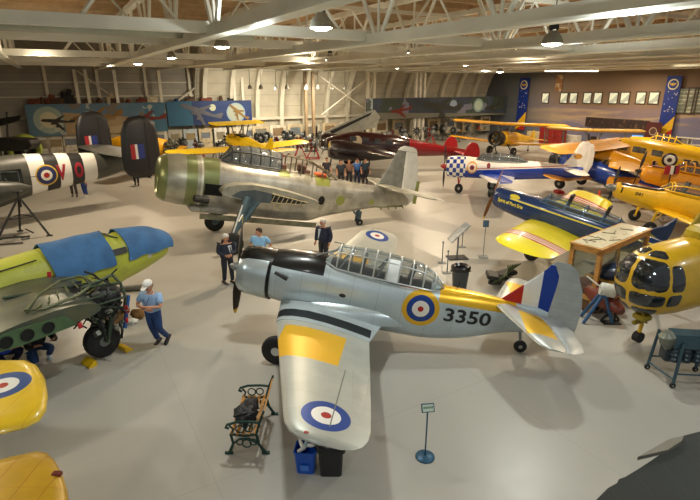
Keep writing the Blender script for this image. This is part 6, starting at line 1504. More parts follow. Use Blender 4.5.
        s_ = -1 if k == 'L' else 1
        b = w+d*.02+a*.032*s_; mb.path([b, b+d*.035+a*.028*s_+n_*.008, b+d*.062+a*.030*s_+n_*.02], [.011, .009, .007], 6)
        mb.obj('hand', M_sk, e, smooth=60)
    # shoes
    for k in 'LR':
        an = P['ank'+k]; t = P.get('toe'+k, f); t = Vector((t.x, t.y, t.z)); t.normalize(); sd = Vector((0, 0, 1)).cross(t); sd = sd.normalized() if sd.length > .1 else side; u2 = t.cross(sd).normalized()
        if u2.z < 0: u2 = -u2
        mb = MB(); b = an - u2*.075
        rings = [[b+t*x+sd*(w*math.cos(q))+u2*(h_*(.5+.5*math.sin(q))) for q in [2*PI*i/12 for i in range(12)]] for x, w, h_ in ((-.085, .025, .06), (-.07, .038, .10), (-.02, .042, .12), (.05, .045, .085), (.12, .05, .06), (.17, .042, .05), (.195, .02, .035))]
        mb.loft(rings, True, True); mb.obj('shoe', M_so, e, smooth=60)
    if lanyard:
        mb = MB(); c = ch+f*.14
        mb.path([nk-side*.06-f*.02, ch-side*.055+f*.15+Vector((0, 0, .08)), ch+f*.175-Vector((0, 0, .05)), ch+side*.055+f*.15+Vector((0, 0, .08)), nk+side*.06-f*.02], .006, 5); mb.obj('lanyard', mat('navy lanyard', '202a4a', .6), e)
    return e
def standing(step=0., armsx='down', lean=0.):
    """facing -y; x is the person's left"""
    p = dict(pelvis=(0, 0, .95), chest=(0, lean-.01, 1.28), neck=(0, lean-.0, 1.47), head=(0, lean-.035, 1.62), face=(0, -1, -.12),
             hipL=(.09, 0, .90), hipR=(-.09, 0, .90), kneeL=(.10, -.02-step*.5, .50), kneeR=(-.10, -.02+step*.35, .50), ankL=(.11, .02-step, .085), ankR=(-.11, .02+step, .085),
             shoL=(.19, lean, 1.40), shoR=(-.19, lean, 1.40), elbL=(.25, .03+lean, 1.12), elbR=(-.25, .03+lean, 1.12), wriL=(.25, -.08, .88), wriR=(-.25, -.08, .88))
    if armsx == 'crossed': p.update(elbL=(.27, -.10, 1.15), elbR=(-.27, -.10, 1.15), wriL=(-.02, -.26, 1.20), wriR=(.03, -.245, 1.13), handL=(-1, .15, .05), handR=(1, .1, .12))
    if armsx == 'hip': p.update(elbL=(.34, .08, 1.14), elbR=(-.34, .08, 1.14), wriL=(.2, -.03, .97), wriR=(-.2, -.03, .97))
    if armsx == 'folded': p.update(elbL=(.24, -.02, 1.14), elbR=(-.24, -.02, 1.14), wriL=(.06, -.22, 1.06), wriR=(-.06, -.22, 1.06), handL=(-1, -.1, .1), handR=(1, -.1, .0))
    return p
q = at(159, 349, 0)
pz = standing(.20, 'crossed'); pz['ankL'] = (.10, .27, .16); pz['kneeL'] = (.10, .0, .52); pz['toeL'] = (0, -.8, -.45); pz['face'] = (-.25, -1, -.45)
person((q.x-.05, q.y+.05, 0), math.radians(-12), 'man in white cap, light blue shirt and jeans walking with folded arms', pz, '8fb0d6', '1d3b6e', lanyard=True, hat='e4e2da', hair='8a7a68', s=1.05)
q = at(229, 284, 0); pz = standing(.05, 'folded'); pz['face'] = (.5, -.9, -.3)
person((q.x, q.y, 0), math.radians(30), 'white-haired man in a dark navy suit standing beside the silver propeller', pz, 'c9cdd6', '1b1e2a', jacket='1b2233', hair='cfccc4', tie=True)
q = at(262, 276, 0); pz = standing(.0, 'hip'); pz['face'] = (-.6, -.7, -.1)
person((q.x, q.y-.05, 0), math.radians(-10), 'dark-haired person in a pale blue shirt behind the silver cowling', pz, '86b8e0', '2a2f3c', hair='33241c', sleeves='short')
q = at(323, 272, 0); pz = standing(.05, 'down'); pz['face'] = (-.5, -.9, -.2)
person((q.x, q.y+.75, 0), math.radians(-25), 'grey-haired man in a navy jacket behind the silver trainer canopy', pz, 'b9c4d4', '23242c', jacket='1a2036', hair='c9c4ba')
# crouching mechanics under the green wing
cr = dict(pelvis=(0, .14, .30), chest=(0, -.06, .68), neck=(0, -.16, .86), head=(0, -.24, .99), face=(0, -1, -.5), hipL=(.1, .12, .28), hipR=(-.1, .12, .28), kneeL=(.18, -.30, .38), kneeR=(-.16, -.28, .12), ankL=(.16, -.08, .085), ankR=(-.14, .22, .10),
          shoL=(.19, -.09, .79), shoR=(-.19, -.09, .79), elbL=(.26, -.36, .58), elbR=(-.26, -.36, .56), wriL=(.16, -.56, .70), wriR=(-.16, -.55, .66), toeR=(0, .3, -1))
q = at(43, 357, 0); person((q.x, q.y-.12, 0), math.radians(50), 'person in black top and jeans crouching under the grey green wing', cr, '1c1a20', '23406a', shoe='b9c4cc', hair='1d1714', sleeves='long')
q = at(8, 364, 0); person((q.x, q.y-.05, 0), math.radians(70), 'person in a bright blue top crouching at the left edge', cr, '1c3fb0', '1a2140', hair='2a1d18', sleeves='long')
# visitors far away
def far(px_, py_, rz, label, *a, **k):
    q = at(px_, py_, 0); return person((q.x, q.y, 0), rz, label, *a, **k)
far(75, 196.5, .4, 'visitor in dark shorts, seen below the striped bomber, on the left', standing(.1), '3a3f52', '3a3238', shoe='1e1c1c')
far(86, 196.5, -.3, 'visitor in blue jeans, seen below the striped bomber, on the right', standing(.05), '9a9aa0', '26407a', shoe='b8b8b0')
far(137, 185, .2, 'visitor in dark clothes standing under the twin fins', standing(.12), '22242c', '1c2030')
F = [(327, 178, '2c2a30', '26242a', '2c2018', 'visitor in dark clothes, leftmost beyond the torpedo bomber canopy'), (341, 181, '26303c', '26242a', '3a2a20', 'visitor in a slate top, left of the group beyond the bomber'), (349, 180, '7a5a4a', '2a2a32', '3a2a20', 'visitor in a brown top in the group beyond the bomber'), (357, 179, '3f6cae', '24304a', '2c2018', 'visitor in a bright blue shirt in the group beyond the bomber'), (365, 179, '2a3a4a', '24242a', '1f1814', 'visitor in dark blue at the right of the group beyond the bomber')]
for x, y, c1_, c2_, hc, lb in F: far(x, y+6, .3, lb, standing(.03), c1_, c2_, hair=hc)
# ------------------------------------------------------------------ distant exhibits
# dark maroon twin with red tail
e = thing('dark_maroon_twin', 'dark maroon twin-engined aeroplane with red oval tail fins at mid hall', 'aeroplane', (1.55, 37.2, 0), math.radians(10), pitch=math.radians(7)); e.scale = (1.12, 1.12, 1.1)
M_mr = mat('black maroon gloss', '2a0f12', .2, var=.2, coat=.4, decals=[('box', (2.2, 8, None, None, None, None), '6d1016'), ('disc', 'xz', (-1.3, 2.1), [(.3, 'a89a80')], ('y', -1))])
hull([(-3.2, 1.7, .3, .3, .35, 2), (-2.6, 1.75, .6, .5, .6, 2), (-1.2, 1.9, .75, .75, .75, 2.2), (1.2, 1.95, .7, .75, .75, 2.2), (3.2, 1.95, .45, .5, .5, 2), (6.6, 2.05, .14, .18, .18, 2)], 'fuselage', M_mr, e)
for s_ in (-1, 1):
    mb = MB(); mb.lathe([(-2.9, .35), (-2.9, .5), (-2.6, .6), (-1.8, .6), (-.2, .45), (1.6, .1)], (-.4, s_*2.3, 1.55), (1, 0, 0), 20); n_ = mb.obj('nacelle', mat('black nacelle gloss', '1c1214', .25, var=.2, coat=.3), e); radial(n_, (-3.15, s_*2.3, 1.55), .42, M_engc, M_case, 9)
    propeller(e, (-3.6, s_*2.3, 1.55), 2, 1.1, .18, M_black, None, .5+s_, .12, M_case)
    gear(e, -1.1, s_*2.3, 1.4, .42, .22)
    mb = MB(); pts = [(5.5, 2.3+.75*math.sin(t)) if False else (6.0+.52*math.cos(t), 2.05+.85*math.sin(t)) for t in [2*PI*i/18 for i in range(18)]]
    mb.prism(pts, s_*1.9-.05, s_*1.9+.05, 0, 'y'); mb.obj('tail_fin', mat('red oval fin', 'a01a1e', .35, var=.06), e)
M_mw = mat('wing maroon gloss', '2e1216', .2, var=.2, coat=.4, decals=[('box', (-1.4, -.9, None, None, None, None), '9c9488')])
wingpair(e, -1.4, 1.45, 2.6, 6.2, -.6, 1.9, 1.3, .6, M_mw); mb = MB(); foil(mb, [(5.4, -2.0, 2.05, .8), (5.4, 2., 2.05, .8)]); mb.obj('tailplane', mat('tailplane red', '8c1a1e', .35), e)
for x in (-1.6, -.8, 0, .8): mb = MB(); mb.rbox((x, -.7, 2.2), (.45, .1, .3), .08); mb.obj('cabin_window', mat('cabin dark glass', '3a3c40', .1), e); tailwheel(e, 5.2, 1.9, .16, 5.2*math.tan(math.radians(7)))
# grey folded wing leaning above it
p0, p1 = atY(333, 137, 34.5), atY(376, 118, 34.5)
e = thing('grey_wing_section', 'pale grey detached wing section propped above the dark maroon aeroplane', 'wing', ((p0.x+p1.x)/2*1.18, 41.5, 0)); o_ = e.location
mb = MB(); Q = [atY(x, y, 41.5)-o_ for x, y in ((322, 133), (366, 112), (375, 110), (380, 117), (376, 127), (360, 131), (328, 141), (322, 139))]
mb.prism([(q.x, q.z) for q in Q], -.18, .12, 0, 'y'); w = mb.obj('wing_skin', mat('pale grey wing skin', 'a3a396', .45, .2, var=.1), e, smooth=0)
mb = MB(); Q = [atY(x, y, 41.5)-o_ for x, y in ((330, 131), (372, 112), (370, 115), (332, 134))]; mb.prism([(q.x, q.z) for q in Q], -.22, -.185, 0, 'y'); mb.obj('dark_slot', M_dark, w, smooth=0)
mb = MB()
for X in (335, 365): q = atY(X, 130, 41.5)-o_; mb.tube((q.x-.4, 0, .03), (q.x, 0, q.z), .06); mb.tube((q.x+.4, 0, .03), (q.x, 0, q.z), .06)
mb.obj('stand', M_dark, e)
# high-wing yellow monoplane beyond the torpedo bomber
e = thing('high_wing_yellow_aircraft', 'bright yellow open-framed aeroplane with flat wings beyond the torpedo bomber cockpit', 'aeroplane', (-8.3, 38.5, 0), math.radians(-50), pitch=.1); e.scale = (1.25, 1.25, 1.1)
M_by2 = mat('bright lemon paint', 'ecc81a', .35, var=.05, coat=.2)
hull([(-1.6, 1.9, .2, .25, .3, 2), (-1.3, 1.9, .4, .42, .42, 2.1), (-.3, 1.95, .42, .5, .5, 2.3), (1., 1.95, .38, .45, .45, 2.3), (3.6, 2.0, .1, .15, .18, 2)], 'fuselage', M_by2, e)
mb = MB(); mb.prism([(-1.5, 0), (1.5, 0), (1.4, .1), (-1.4, .1)], -1, 1, 0, 'x') if False else foil(mb, [(-1.1, -1.6, 3.15, 1.2), (-1.1, 1.6, 3.15, 1.2)]); mb.obj('wing_centre', M_by2, e)
wingpair(e, -.6, 1.55, 1.5, 4.2, -.4, 1.7, 1.2, .5, M_by2, 'lower_wing', y0=.35)
mb = MB(); 
for y in (-.6, .6): mb.tube((-.9, y*.6, 2.3), (-.9, y, 3.15), .03); mb.tube((-.1, y*.6, 2.3), (-.2, y, 3.15), .03)
mb.obj('cabane_strut', M_dark, e); radial(e, (-1.75, 0, 1.9), .42, M_engc, M_case, 7)
mb = MB(); mb.rbox((.1, 0, 2.42), (.9, .5, .12), .05); mb.obj('cockpit_opening', M_black, e)
wingpair(e, 2.6, 2.02, .9, 1.5, 2.8, 2.02, .6, .3, M_by2, 'tailplane', .08); finpart(e, [(2.6, 2.05, .9), (3.0, 2.6, .6), (3.2, 2.9, .3)], M_by2, 'fin')
for s_ in (-1, 1): gear(e, -.7, s_*1., 1.5, .35, .18, yt=s_*.4)
tailwheel(e, 3.1, 1.9, .13, 3.1*math.tan(.12))
# yellow nose with large radial (between dark fin and torpedo bomber)
e = thing('yellow_radial_trainer', 'yellow aeroplane facing right with a big exposed radial engine behind the dark fin', 'aeroplane', (-14.4, 36.6, 0), math.radians(158))
M_yo = mat('deep yellow paint', 'dca018', .4, var=.08)
hull([(-1.6, 1.9, .6, .62, .62, 2), (-1.2, 1.9, .66, .68, .68, 2), (0, 1.95, .6, .8, .7, 2.2), (2, 2.0, .5, .8, .6, 2.2), (4.6, 2.0, .15, .25, .25, 2)], 'fuselage', M_yo, e)
radial(e, (-1.9, 0, 1.9), .85, mat('pale cylinder metal', '77786e', .4, .5, var=.3, scale=14), M_engc, 9)
mb = MB(); mb.rbox((.3, .0, 2.75), (1.6, .8, .5), .15); mb.obj('cabin_glass', M_dglass, e); wingpair(e, -.6, 1.4, 2, 3.4, -.4, 1.6, 1.4, .4, M_yo)
for s_ in (-1, 1): gear(e, -.6, s_*1.2, 1.4, .38, .2)
finpart(e, [(3.4, 2.1, 1.1), (3.8, 2.8, .8), (4., 3.1, .4)], M_yo, 'fin')
# left background : green-cowled engine, dark wings, khaki nose
pp = at(30, 150, 2.3)
e = thing('green_cowled_aircraft', 'olive aeroplane with a lime green engine cowl behind the striped bomber', 'aeroplane', (-21.5, 33.6, 0), math.radians(120))
mb = MB(); mb.lathe([(0, .62), (-.12, .75), (-.1, .9), (.2, .98), (.9, .98), (1., .9)], (-1.9, 0, 2.3), (1, 0, 0), 28, cap=False); mb.obj('cowling', mat('lime green cowl', '8f9c3c', .4, var=.08), e, smooth=60)
radial(e, (-1.5, 0, 2.3), .62, M_engc, M_case, 9)
hull([(-1.0, 2.3, .9, .9, .9, 2), (1, 2.2, .85, .8, .8, 2), (3, 2.2, .6, .6, .6, 2), (5, 2.2, .2, .2, .2, 2)], 'fuselage', mat('olive nacelle paint', '5a5a40', .5, var=.1), e)
for s_ in (-1, 1): gear(e, .0, s_*.9, 1.8, .4, .22)
e = thing('khaki_bomber_wing', 'dark folded wing with rounded end high at the left edge behind the stripes', 'wing', tuple(at(12, 190, 0)))
o_ = e.location; mb = MB(); Q = [atY(x, y, o_.y)-o_ for x, y in ((-40, 141), (10, 137), (34, 139), (37, 144), (34, 149), (0, 151), (-40, 152))]
mb.prism([(q.x, q.z) for q in Q], -.5, .5, 0, 'y'); mb.obj('wing_panel', mat('near black wing', '24231f', .5, var=.2), e, bevel=.08)
Q = [atY(x, y, o_.y+1)-o_ for x, y in ((-40, 126), (10, 117), (24, 115), (22, 120), (0, 126), (-40, 134))]; mb = MB(); mb.prism([(q.x, q.z) for q in Q], .7, 1.2, 0, 'y'); mb.obj('upper_panel', mat('near black wing', '24231f'), e)
mb = MB(); q = atY(5, 150, o_.y)-o_; mb.tube((q.x-.5, 0, .03), (q.x, 0, q.z), .07); mb.tube((q.x+.5, 0, .03), (q.x, 0, q.z), .07); mb.tube((q.x, .3, q.z), (q.x, .9, q.z+2.2), .06); mb.obj('stand', M_dark, e)
# ------------------------------------------------------------------ exhibits along the walls
def engine_on_stand(loc, rz, label, r=.6, m=None, mb_col=None, group=None):
    e = thing('radial_engine', label, 'engine', loc, rz, group)
    radial(e, (0, 0, 1.3), r, m or M_engc, M_case, 9, 'cylinder_ring')
    mb = MB(); mb.lathe([(0, .3*r), (.5, .5*r), (.7, .3*r)], (0, 0, 1.3), (1, 0, 0), 12); mb.obj('rear_case', M_case, e)
    mb = MB()
    for x, y in ((-.4, -.5), (.7, -.5), (.7, .5), (-.4, .5)): mb.tube((x, y, .04), (.3, 0, 1.2), .04)
    mb.tube((-.5, -.5, .05), (.8, -.5, .05), .04); mb.tube((-.5, .5, .05), (.8, .5, .05), .04); mb.obj('stand', mb_col or M_dark, e); return e
def table(loc, rz, label, w=1.8, d=.75, h=.76, m=None, cloth=None):
    e = thing('exhibit_table', label, 'table', loc, rz); mb = MB(); mb.rbox((0, 0, h-.02), (w, d, .04), .01); mb.obj('table_top', m or M_wood, e)
    for x in (-1, 1):
        for y in (-1, 1): mb = MB(); mb.tube((x*(w/2-.08), y*(d/2-.08), 0), (x*(w/2-.08), y*(d/2-.08), h-.04), .025); mb.obj('leg', M_grey, e)
    return e
def board(loc, rz, label, w, h, z, m, name='display_board', cat='display board', feet=True):
    e = thing(name, label, cat, loc, rz); mb = MB(); mb.box((0, 0, z+h/2), (w, .06, h)); mb.obj('panel', m, e, smooth=0)
    mb = MB()
    for x in (-1, 1): mb.tube((x*w*.45, .05, 0), (x*w*.45, .05, z+h*.9), .03); mb.tube((x*w*.45, -.3, .03), (x*w*.45, .3, .03), .03)
    mb.obj('foot_frame', M_grey, e); return e
def cabinet(loc, rz, label, w, d, h, m, doors=2, name='storage_cabinet', cat='cabinet'):
    e = thing(name, label, cat, loc, rz); mb = MB(); mb.rbox((0, 0, h/2), (w, d, h), .02); mb.obj('carcass', m, e)
    for k in range(doors):
        x = -w/2+(k+.5)*w/doors; mb = MB(); mb.rbox((x, -d/2-.012, h/2), (w/doors-.04, .025, h-.08), .01); dr = mb.obj('door', m, e)
        mb = MB(); mb.tube((x+w/doors*.35, -d/2-.05, h*.45), (x+w/doors*.35, -d/2-.05, h*.6), .015); mb.obj('handle', M_grey, dr)
    return e
rnd = random.Random(21)
def fpos(X, a):   # floor point on the sight column X at hall depth a
    u = (X-350)/F_PX; c_, s_ = math.cos(PITCH), math.sin(PITCH); v = (250-150)/F_PX; d = Vector((u, c_+v*s_, 0))
    t = a/(-d.x*math.sin(RA)+d.y*math.cos(RA)); return Vector((d.x*t, d.y*t, 0))
BC = [('cream', 'dcd2b8'), ('white', 'e0dccf'), ('buff', 'cdbc98'), ('pale blue', 'b4c0c4'), ('pale grey', 'bcb8a8'), ('ivory', 'dfd8c2')]
n_i = 0
# low showroom wall of panels under the murals
for k, X in enumerate(range(42, 256, 15)):
    cn, cc = BC[(k*5+1) % 6]; p = fpos(X, AW-1.0)
    side = ['under the desert mural', 'under the night blue mural'][X > 165]
    o = board(p, RA, '%s display board %s, %s' % (cn, side, ['far left end', 'second from the far left end', 'left of the dark far fin', 'just left of the far fin', 'between the twin fins, left', 'between the twin fins, middle', 'between the twin fins, right', 'just right of the near fin', 'at the mural joint', 'left of the yellow door', 'near the yellow door', 'right of the yellow door', 'above the lemon wing', 'at the right end of the mural', 'at the foot of the first curved rib'][n_i]), 1.3, 1.9, .25, mat('board '+cn+str(k % 3), cc, .6, var=.1, scale=2, decals=[('box', (-.45, .45, None, None, 1.0+.1*(k % 3), 1.75), ['8a8068', '9c8a64', '77808a'][k % 3]), ('blotch', 3.5, .60, ['c8b888', '7a4a34', '5c5a50'][k % 3], .6)]))
    n_i += 1
p = fpos(213, AW-.5)
e = thing('door_1', None, None, p, RA); e['kind'] = 'structure'
mb = MB(); mb.box((0, 0, 1.15), (1.5, .08, 2.3)); mb.obj('door_frame', mat('yellow door frame', 'd8a81c', .5), e, smooth=0); mb = MB(); mb.box((0, -.06, 1.2), (.95, .06, 1.7)); mb.obj('door_panel', mat('grey door glass', '8d958c', .3), e, smooth=0)
mb = MB(); mb.ball((.38, -.12, 1.05), .05, 6); mb.obj('door_handle', M_grey, e)
# under the grey mural, right half
for k, X in enumerate(range(262, 510, 17)):
    cn, cc = BC[(k*3+2) % 6]; p = fpos(X, AW-1.4)
    pos = ['before the second curved rib', 'before the third curved rib', 'before the crossed braces', 'right of the crossed braces', 'beneath the leaning grey wing', 'left of the bright white column', 'at the left end of the grey mural', 'behind the maroon aeroplane nose', 'above the maroon aeroplane tail', 'under the middle of the grey mural', 'left of the far yellow biplane', 'behind the biplane wing', 'behind the biplane engine', 'right of the biplane engine', 'at the right end of the grey mural'][k]
    board(p, RA, '%s exhibit board %s' % (cn, pos), 1.8, 1.9, .3, mat('panel '+cn+str(k % 3), cc, .6, var=.1, scale=2, decals=[('box', (-.6, .6, None, None, 1.1, 1.9), ['7c786c', '8c7656', '707a80'][k % 3]), ('blotch', 3., .60, ['5c5444', '7c4434', 'a8a898'][k % 3], .6)]))
# engines on stands in two rows in the middle distance
EL = [(262, 47, 'charcoal', 'below the second curved rib'), (277, 43, 'red', 'below the third curved rib'), (291, 47.5, 'charcoal', 'left of the crossed braces'), (300, 42, 'red', 'left of the maroon aeroplane nose, nearer row'), (313, 45, 'charcoal', 'under the crossed braces'), (311, 40.5, 'red', 'beyond the torpedo bomber turret'), (392, 45, 'red', 'behind the maroon aeroplane tail'), (404, 43, 'charcoal', 'right of the red engine behind the maroon tail'), (416, 46, 'charcoal', 'under the middle of the grey mural'), (428, 44, 'red', 'left of the yellow biplane lower wing'), (441, 47, 'charcoal', 'behind the left wing of the yellow biplane'), (196, 45, 'red', 'under the joint of the two left murals'), (230, 46, 'charcoal', 'right of the yellow framed door')]
M_rc = mat('red cylinders', '7c2a22', .5, .3, var=.3, scale=10)
for X, a, c_n, lb in EL:
    engine_on_stand(fpos(X, a), rnd.uniform(0, 6), '%s radial engine on a stand %s' % (c_n, lb), rnd.uniform(.5, .75), M_rc if c_n == 'red' else M_engc, M_red if c_n == 'red' else M_dark)
for i, (X, a) in enumerate(((257, 49), (268, 48.7), (285, 48.9), (306, 48.5), (320, 47), (333, 48), (345, 46.5), (356, 47.5), (400, 48), (424, 48.5), (435, 48.6), (452, 44.5), (466, 46), (183, 47), (220, 43), (248, 45))):
    engine_on_stand(fpos(X, a), rnd.uniform(0, 6), 'small dark engine on a stand in the crowded back rows along the far wall', rnd.uniform(.45, .6), M_engc, M_dark if i % 2 else M_grey, 'engines on stands in the crowded back rows')
# tables with small exhibits
TL = [(205, 43, 'under the right end of the desert mural'), (270, 40.5, 'between the engine stands below the curved ribs'), (385, 48, 'behind the maroon aeroplane'), (455, 48.5, 'behind the yellow biplane'), (480, 49, 'behind the biplane engine'), (240, 48, 'beside the yellow framed door')]
for i, (X, a, lb) in enumerate(TL):
    p = fpos(X, a); table(p, RA+rnd.uniform(-.2, .2), 'small exhibit table '+lb)
    for j in range(3):
        h_ = rnd.uniform(.2, .5); mb = MB(); c = [('red', 'a03022'), ('cream', 'd0c4a4'), ('green', '4a5c46'), ('blue', '38508a')][(i+j) % 4]
        mb.lathe([(0, h_*.3), (h_*.2, h_*.34), (h_*.6, h_*.2), (h_, h_*.22), (h_*1.02, .02)], n=12)
        o = mb.obj('small_exhibit', mat('exhibit '+c[0], c[1], .5, var=.1)); o.location = p+Vector((math.cos(RA)*(j-1)*.5, math.sin(RA)*(j-1)*.5, .76)); tag(o, '%s turned exhibit piece on the table %s' % (c[0], lb), 'exhibit')
# shelf clutter above the left murals: crates along the ledge
mb = MB()
b0, _ = onfar(30, 104, .8); b1, _ = onfar(250, 104, .8)
_, zl = onfar(100, 103.5, .8); wallbox(mb, AW-.95, AW-.4, b0, b1, zl-.1, zl)
mb.box(rm(AW-.6, (b0+b1)/2, zl-.2), (.1, .1, .1)) if False else None
struct('trim_%d' % (nt+1), mb, M_rib); nt += 1
CL = [(34, 'rust'), (42, 'brown'), (51, 'rust'), (57, 'brown'), (64, 'black'), (69, 'black'), (88, 'brown'), (99, 'brown'), (112, 'cream'), (117, 'brown'), (128, 'rust'), (141, 'rust'), (152, 'cream'), (176, 'blue'), (190, 'brown'), (206, 'rust'), (221, 'brown'), (232, 'black')]
CC = dict(rust='7a3a20', brown='5a4028', black='1c1a1a', cream='cfc0a0', blue='27406e')
import collections
for i, (X, c) in enumerate(CL):
    b, z = onfar(X, 100, .7); h_ = [.45, .6, .8, .5, 1.1, 1.25, .4, .5, .9, .45, .4, .5, .55, .35, .5, .4, .55, .6][i]; w = [.9, .7, .9, 1.1, .6, .8][i % 6]
    mb = MB()
    if i % 3 == 0: mb.rbox((0, 0, h_/2), (w, .45, h_), .03); nm = 'crate'
    elif i % 3 == 1: mb.lathe([(0, w*.3), (h_*.4, w*.36), (h_*.8, w*.25), (h_, w*.1)], n=14); nm = 'drum'
    else: mb.rbox((0, 0, h_*.3), (w, .4, h_*.6), .05); mb.rbox((w*.1, 0, h_*.75), (w*.5, .3, h_*.5), .05, (0, .3, 0)); nm = 'bundle'
    o = mb.obj(nm, mat('store '+c, CC[c], .7, var=.25, scale=5)); o.location = rm(AW-.68, b, zl); o.rotation_euler = (0, 0, RA)
    left = 'the desert mural' if X < 165 else 'the night blue mural'
    orde = ['at its far left end', 'second along from the left', 'third along from the left', 'left of the tall black pair', 'left of the tall black pair', 'right of the tall black pair'][i] if i < 6 else ['just right of the column', 'right of the column', 'beside the bright lamp patch', 'right of the bright lamp patch', 'over the middle of the mural', 'over the red painted aeroplane', 'above its right end'][i-6] if i < 13 else ['at its left end', 'above the painted bomber', 'near its middle', 'right of its middle', 'by the painted moon'][i-13]
    tag(o, '%s stored %s on the ledge above %s, %s' % (c, nm, left, orde), nm)
# along the painted wall at right
def rpos(X, b):
    u = (X-350)/F_PX; c_, s_ = math.cos(PITCH), math.sin(PITCH); v = (250-140)/F_PX; d = Vector((u, c_+v*s_, 0))
    t = b/(d.x*math.cos(RA)+d.y*math.sin(RA)); return Vector((d.x*t, d.y*t, 0))
RR = RA-PI/2
cabinet(rpos(552, 47.5), RR, 'red workshop tool cabinet before the painted wall, left of the biplane wing', 3.0, .7, 1.9, mat('workshop red', '8c1f1c', .4, var=.15), 3, 'tool_cabinet')
board(rpos(613, BW-.6), RR, 'long dark framed display board low on the painted wall below the windows', 7.0, 1.0, 1.9, mat('dark photo board', '33231f', .5, var=.2, decals=[('blotch', 2.5, .6, '7a5a48', .6)]))
board(rpos(651.5, BW-.8), RR, 'maroon poster board with a pale oval, right of the glowing screen', 1.5, 1.9, .9, mat('maroon poster', '541c1c', .5, decals=[('disc', 'xz', (0, 1.95), [(.38, 'b8a890'), (.3, '5c3a34')])]), 'poster_board')
p = rpos(637, 48); e = table(p, RR, 'reception table with a glowing screen before the painted wall', 1.8, .8)
em2 = thing('computer_screen', 'small glowing blue screen on the reception table', 'screen', p+Vector((0, 0, .76)), RR+.2)
mb = MB(); mb.rbox((0, 0, .62), (1.1, .06, .7), .02); mb.obj('bezel', M_dark, em2); mb = MB(); mb.box((0, -.035, .62), (1., .012, .6)); mb.obj('display', mat('lit blue display', '4a7ab8', .3, emis='6aa0e0', estr=1.2), em2, smooth=0); mb = MB(); mb.tube((0, .02, .03), (0, .02, .4), .04); mb.rbox((0, 0, .015), (.4, .25, .03), .01); mb.obj('screen_foot', M_dark, em2)
for i, (X, b, c, lb) in enumerate(((620, 47.5, 'cream', 'left of the reception table'), (650, 47.5, 'white', 'right of the reception table'), (664, 46, 'cream', 'left of the right banner'), (570, 48.5, 'white', 'right of the red tool cabinet'), (536, 48.5, 'cream', 'below the left banner'))):
    cabinet(rpos(X, b), RR, '%s low counter cabinet %s' % (c, lb), 2.2, .8, 1.05, mat('counter '+c, dict(cream='c8b890', white='d4d0c4')[c], .5, var=.06), 3)
p = rpos(690, 43)
e = thing('shelving_rack', 'white wire shelving rack with boxes below the office windows', 'shelving', p, RR)
for x in (-1.4, 0, 1.4):
    for y in (-.3, .3): mb = MB(); mb.tube((x, y, 0), (x, y, 2.3), .035); mb.obj('upright', M_white, e)
for z in (.4, 1.1, 1.8, 2.28): mb = MB(); mb.rbox((0, 0, z), (2.9, .66, .05), .01); mb.obj('shelf', M_white, e)
for i in range(7):
    z = (.425, 1.125, 1.825)[i % 3]; x = -1.0+.75*(i//3); mb = MB(); mb.rbox((0, 0, .2), (.5, .4, .4), .02); o = mb.obj('storage_box', mat('box '+['tan', 'brown', 'grey'][i % 3], ['a8854c', '5e4630', '8a8a80'][i % 3], .7)); o.location = p+Vector((math.cos(RR)*x, math.sin(RR)*x, z)); o.rotation_euler = (0, 0, RR); tag(o, 'storage box on the %s shelf of the white wire rack, %s' % (['lowest', 'middle', 'upper'][i % 3], ['left side', 'near the middle', 'right side'][min(i//3, 2)]), 'box')
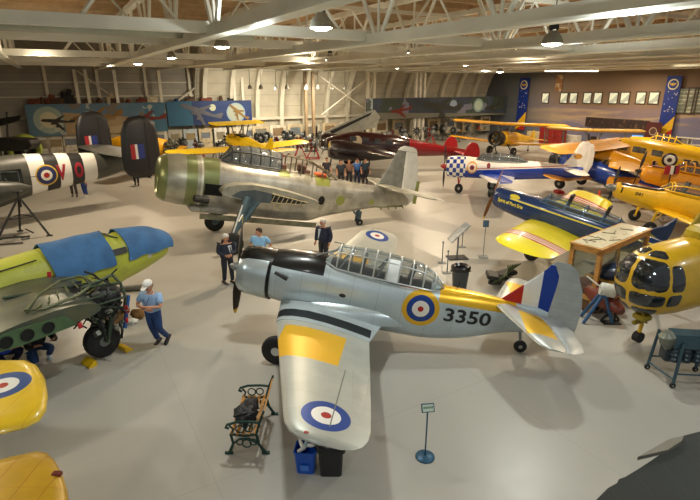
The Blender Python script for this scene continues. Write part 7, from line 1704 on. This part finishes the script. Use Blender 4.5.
# ------------------------------------------------------------------ light and camera
def alamp(p, power, size, col, spread=PI, aim=(0, 0, -1), name='hall_area_light'):
    l = bpy.data.lights.new(name, 'AREA'); l.energy = power; l.shape = 'DISK'; l.size = size; l.color = col; l.spread = spread
    o = bpy.data.objects.new(name, l); COL.objects.link(o); o.location = p
    o.rotation_euler = Vector(aim).to_track_quat('-Z', 'Y').to_euler(); return o
COOL = (.96, 1., .95); WARM = (1., .81, .58)
for a, b, pw, c in [(1, -3, .42, COOL), (1, 7, .5, COOL), (1, 17, .25, COOL), (9, -6, .55, COOL), (10, 4, .65, COOL), (9, 12, .7, COOL), (10, 22, .65, WARM), (17, -4, .8, WARM), (18.4, 9.4, 1.2, WARM), (18.8, 22.7, 1.1, WARM), (19, 35, .9, WARM),
                    (27, 0, .9, WARM), (27, 12, 1.1, WARM), (28, 24, 1.1, WARM), (28, 37, .9, WARM), (37, 5, .8, WARM), (38, 17, 1, WARM), (38, 30, 1., WARM), (38, 43, .9, WARM), (45, 22, .6, WARM), (16, 45, 1.1, WARM), (30, 47, .8, WARM), (42, 46, .6, WARM)]:  # those along the right wall are added, without fixtures, to brighten it
    alamp(rm(a, b, 7.3), (370 if c is COOL else 520)*pw, .55, c)
for a, b, c in [(5, 0, COOL), (6, 9, COOL), (12, -5, COOL), (13, 5, COOL), (13, 17, COOL), (20, -3, WARM), (21, 10, WARM), (22, 24, WARM), (30, 0, WARM), (30, 14, WARM), (31, 32, WARM), (41, 4, WARM), (42, 20, WARM), (42, 38, WARM)]:
    alamp(rm(a, b, 7.05), 85, .5, c, aim=(0, 0, 1), name='added_roof_uplight')      # area lights without fixtures, added under the trusses to brighten the roof
for b in (14.8, 18, 21.5, 25): # spots washing the curved wall
    alamp(rm(AW-6.5, b, 5.8), 130, .3, (1, .9, .72), PI*.8, rm(1, 0, -.5))
W = bpy.data.worlds.new('world'); SC.world = W; W.use_nodes = True
bg = W.node_tree.nodes['Background']; bg.inputs[0].default_value = (.92, .97, 1., 1); bg.inputs[1].default_value = .33
cam = bpy.data.cameras.new('camera'); co = bpy.data.objects.new('camera', cam); COL.objects.link(co)
cam.sensor_width = 36; cam.lens = 36*F_PX/700; cam.clip_start = .1; cam.clip_end = 300
co.location = (0, 0, CAMH); co.rotation_euler = (PI/2-PITCH, 0, 0); SC.camera = co
SC.view_settings.view_transform = 'Standard'; SC.view_settings.look = 'None'; SC.view_settings.exposure = 0.; SC.view_settings.gamma = 1.
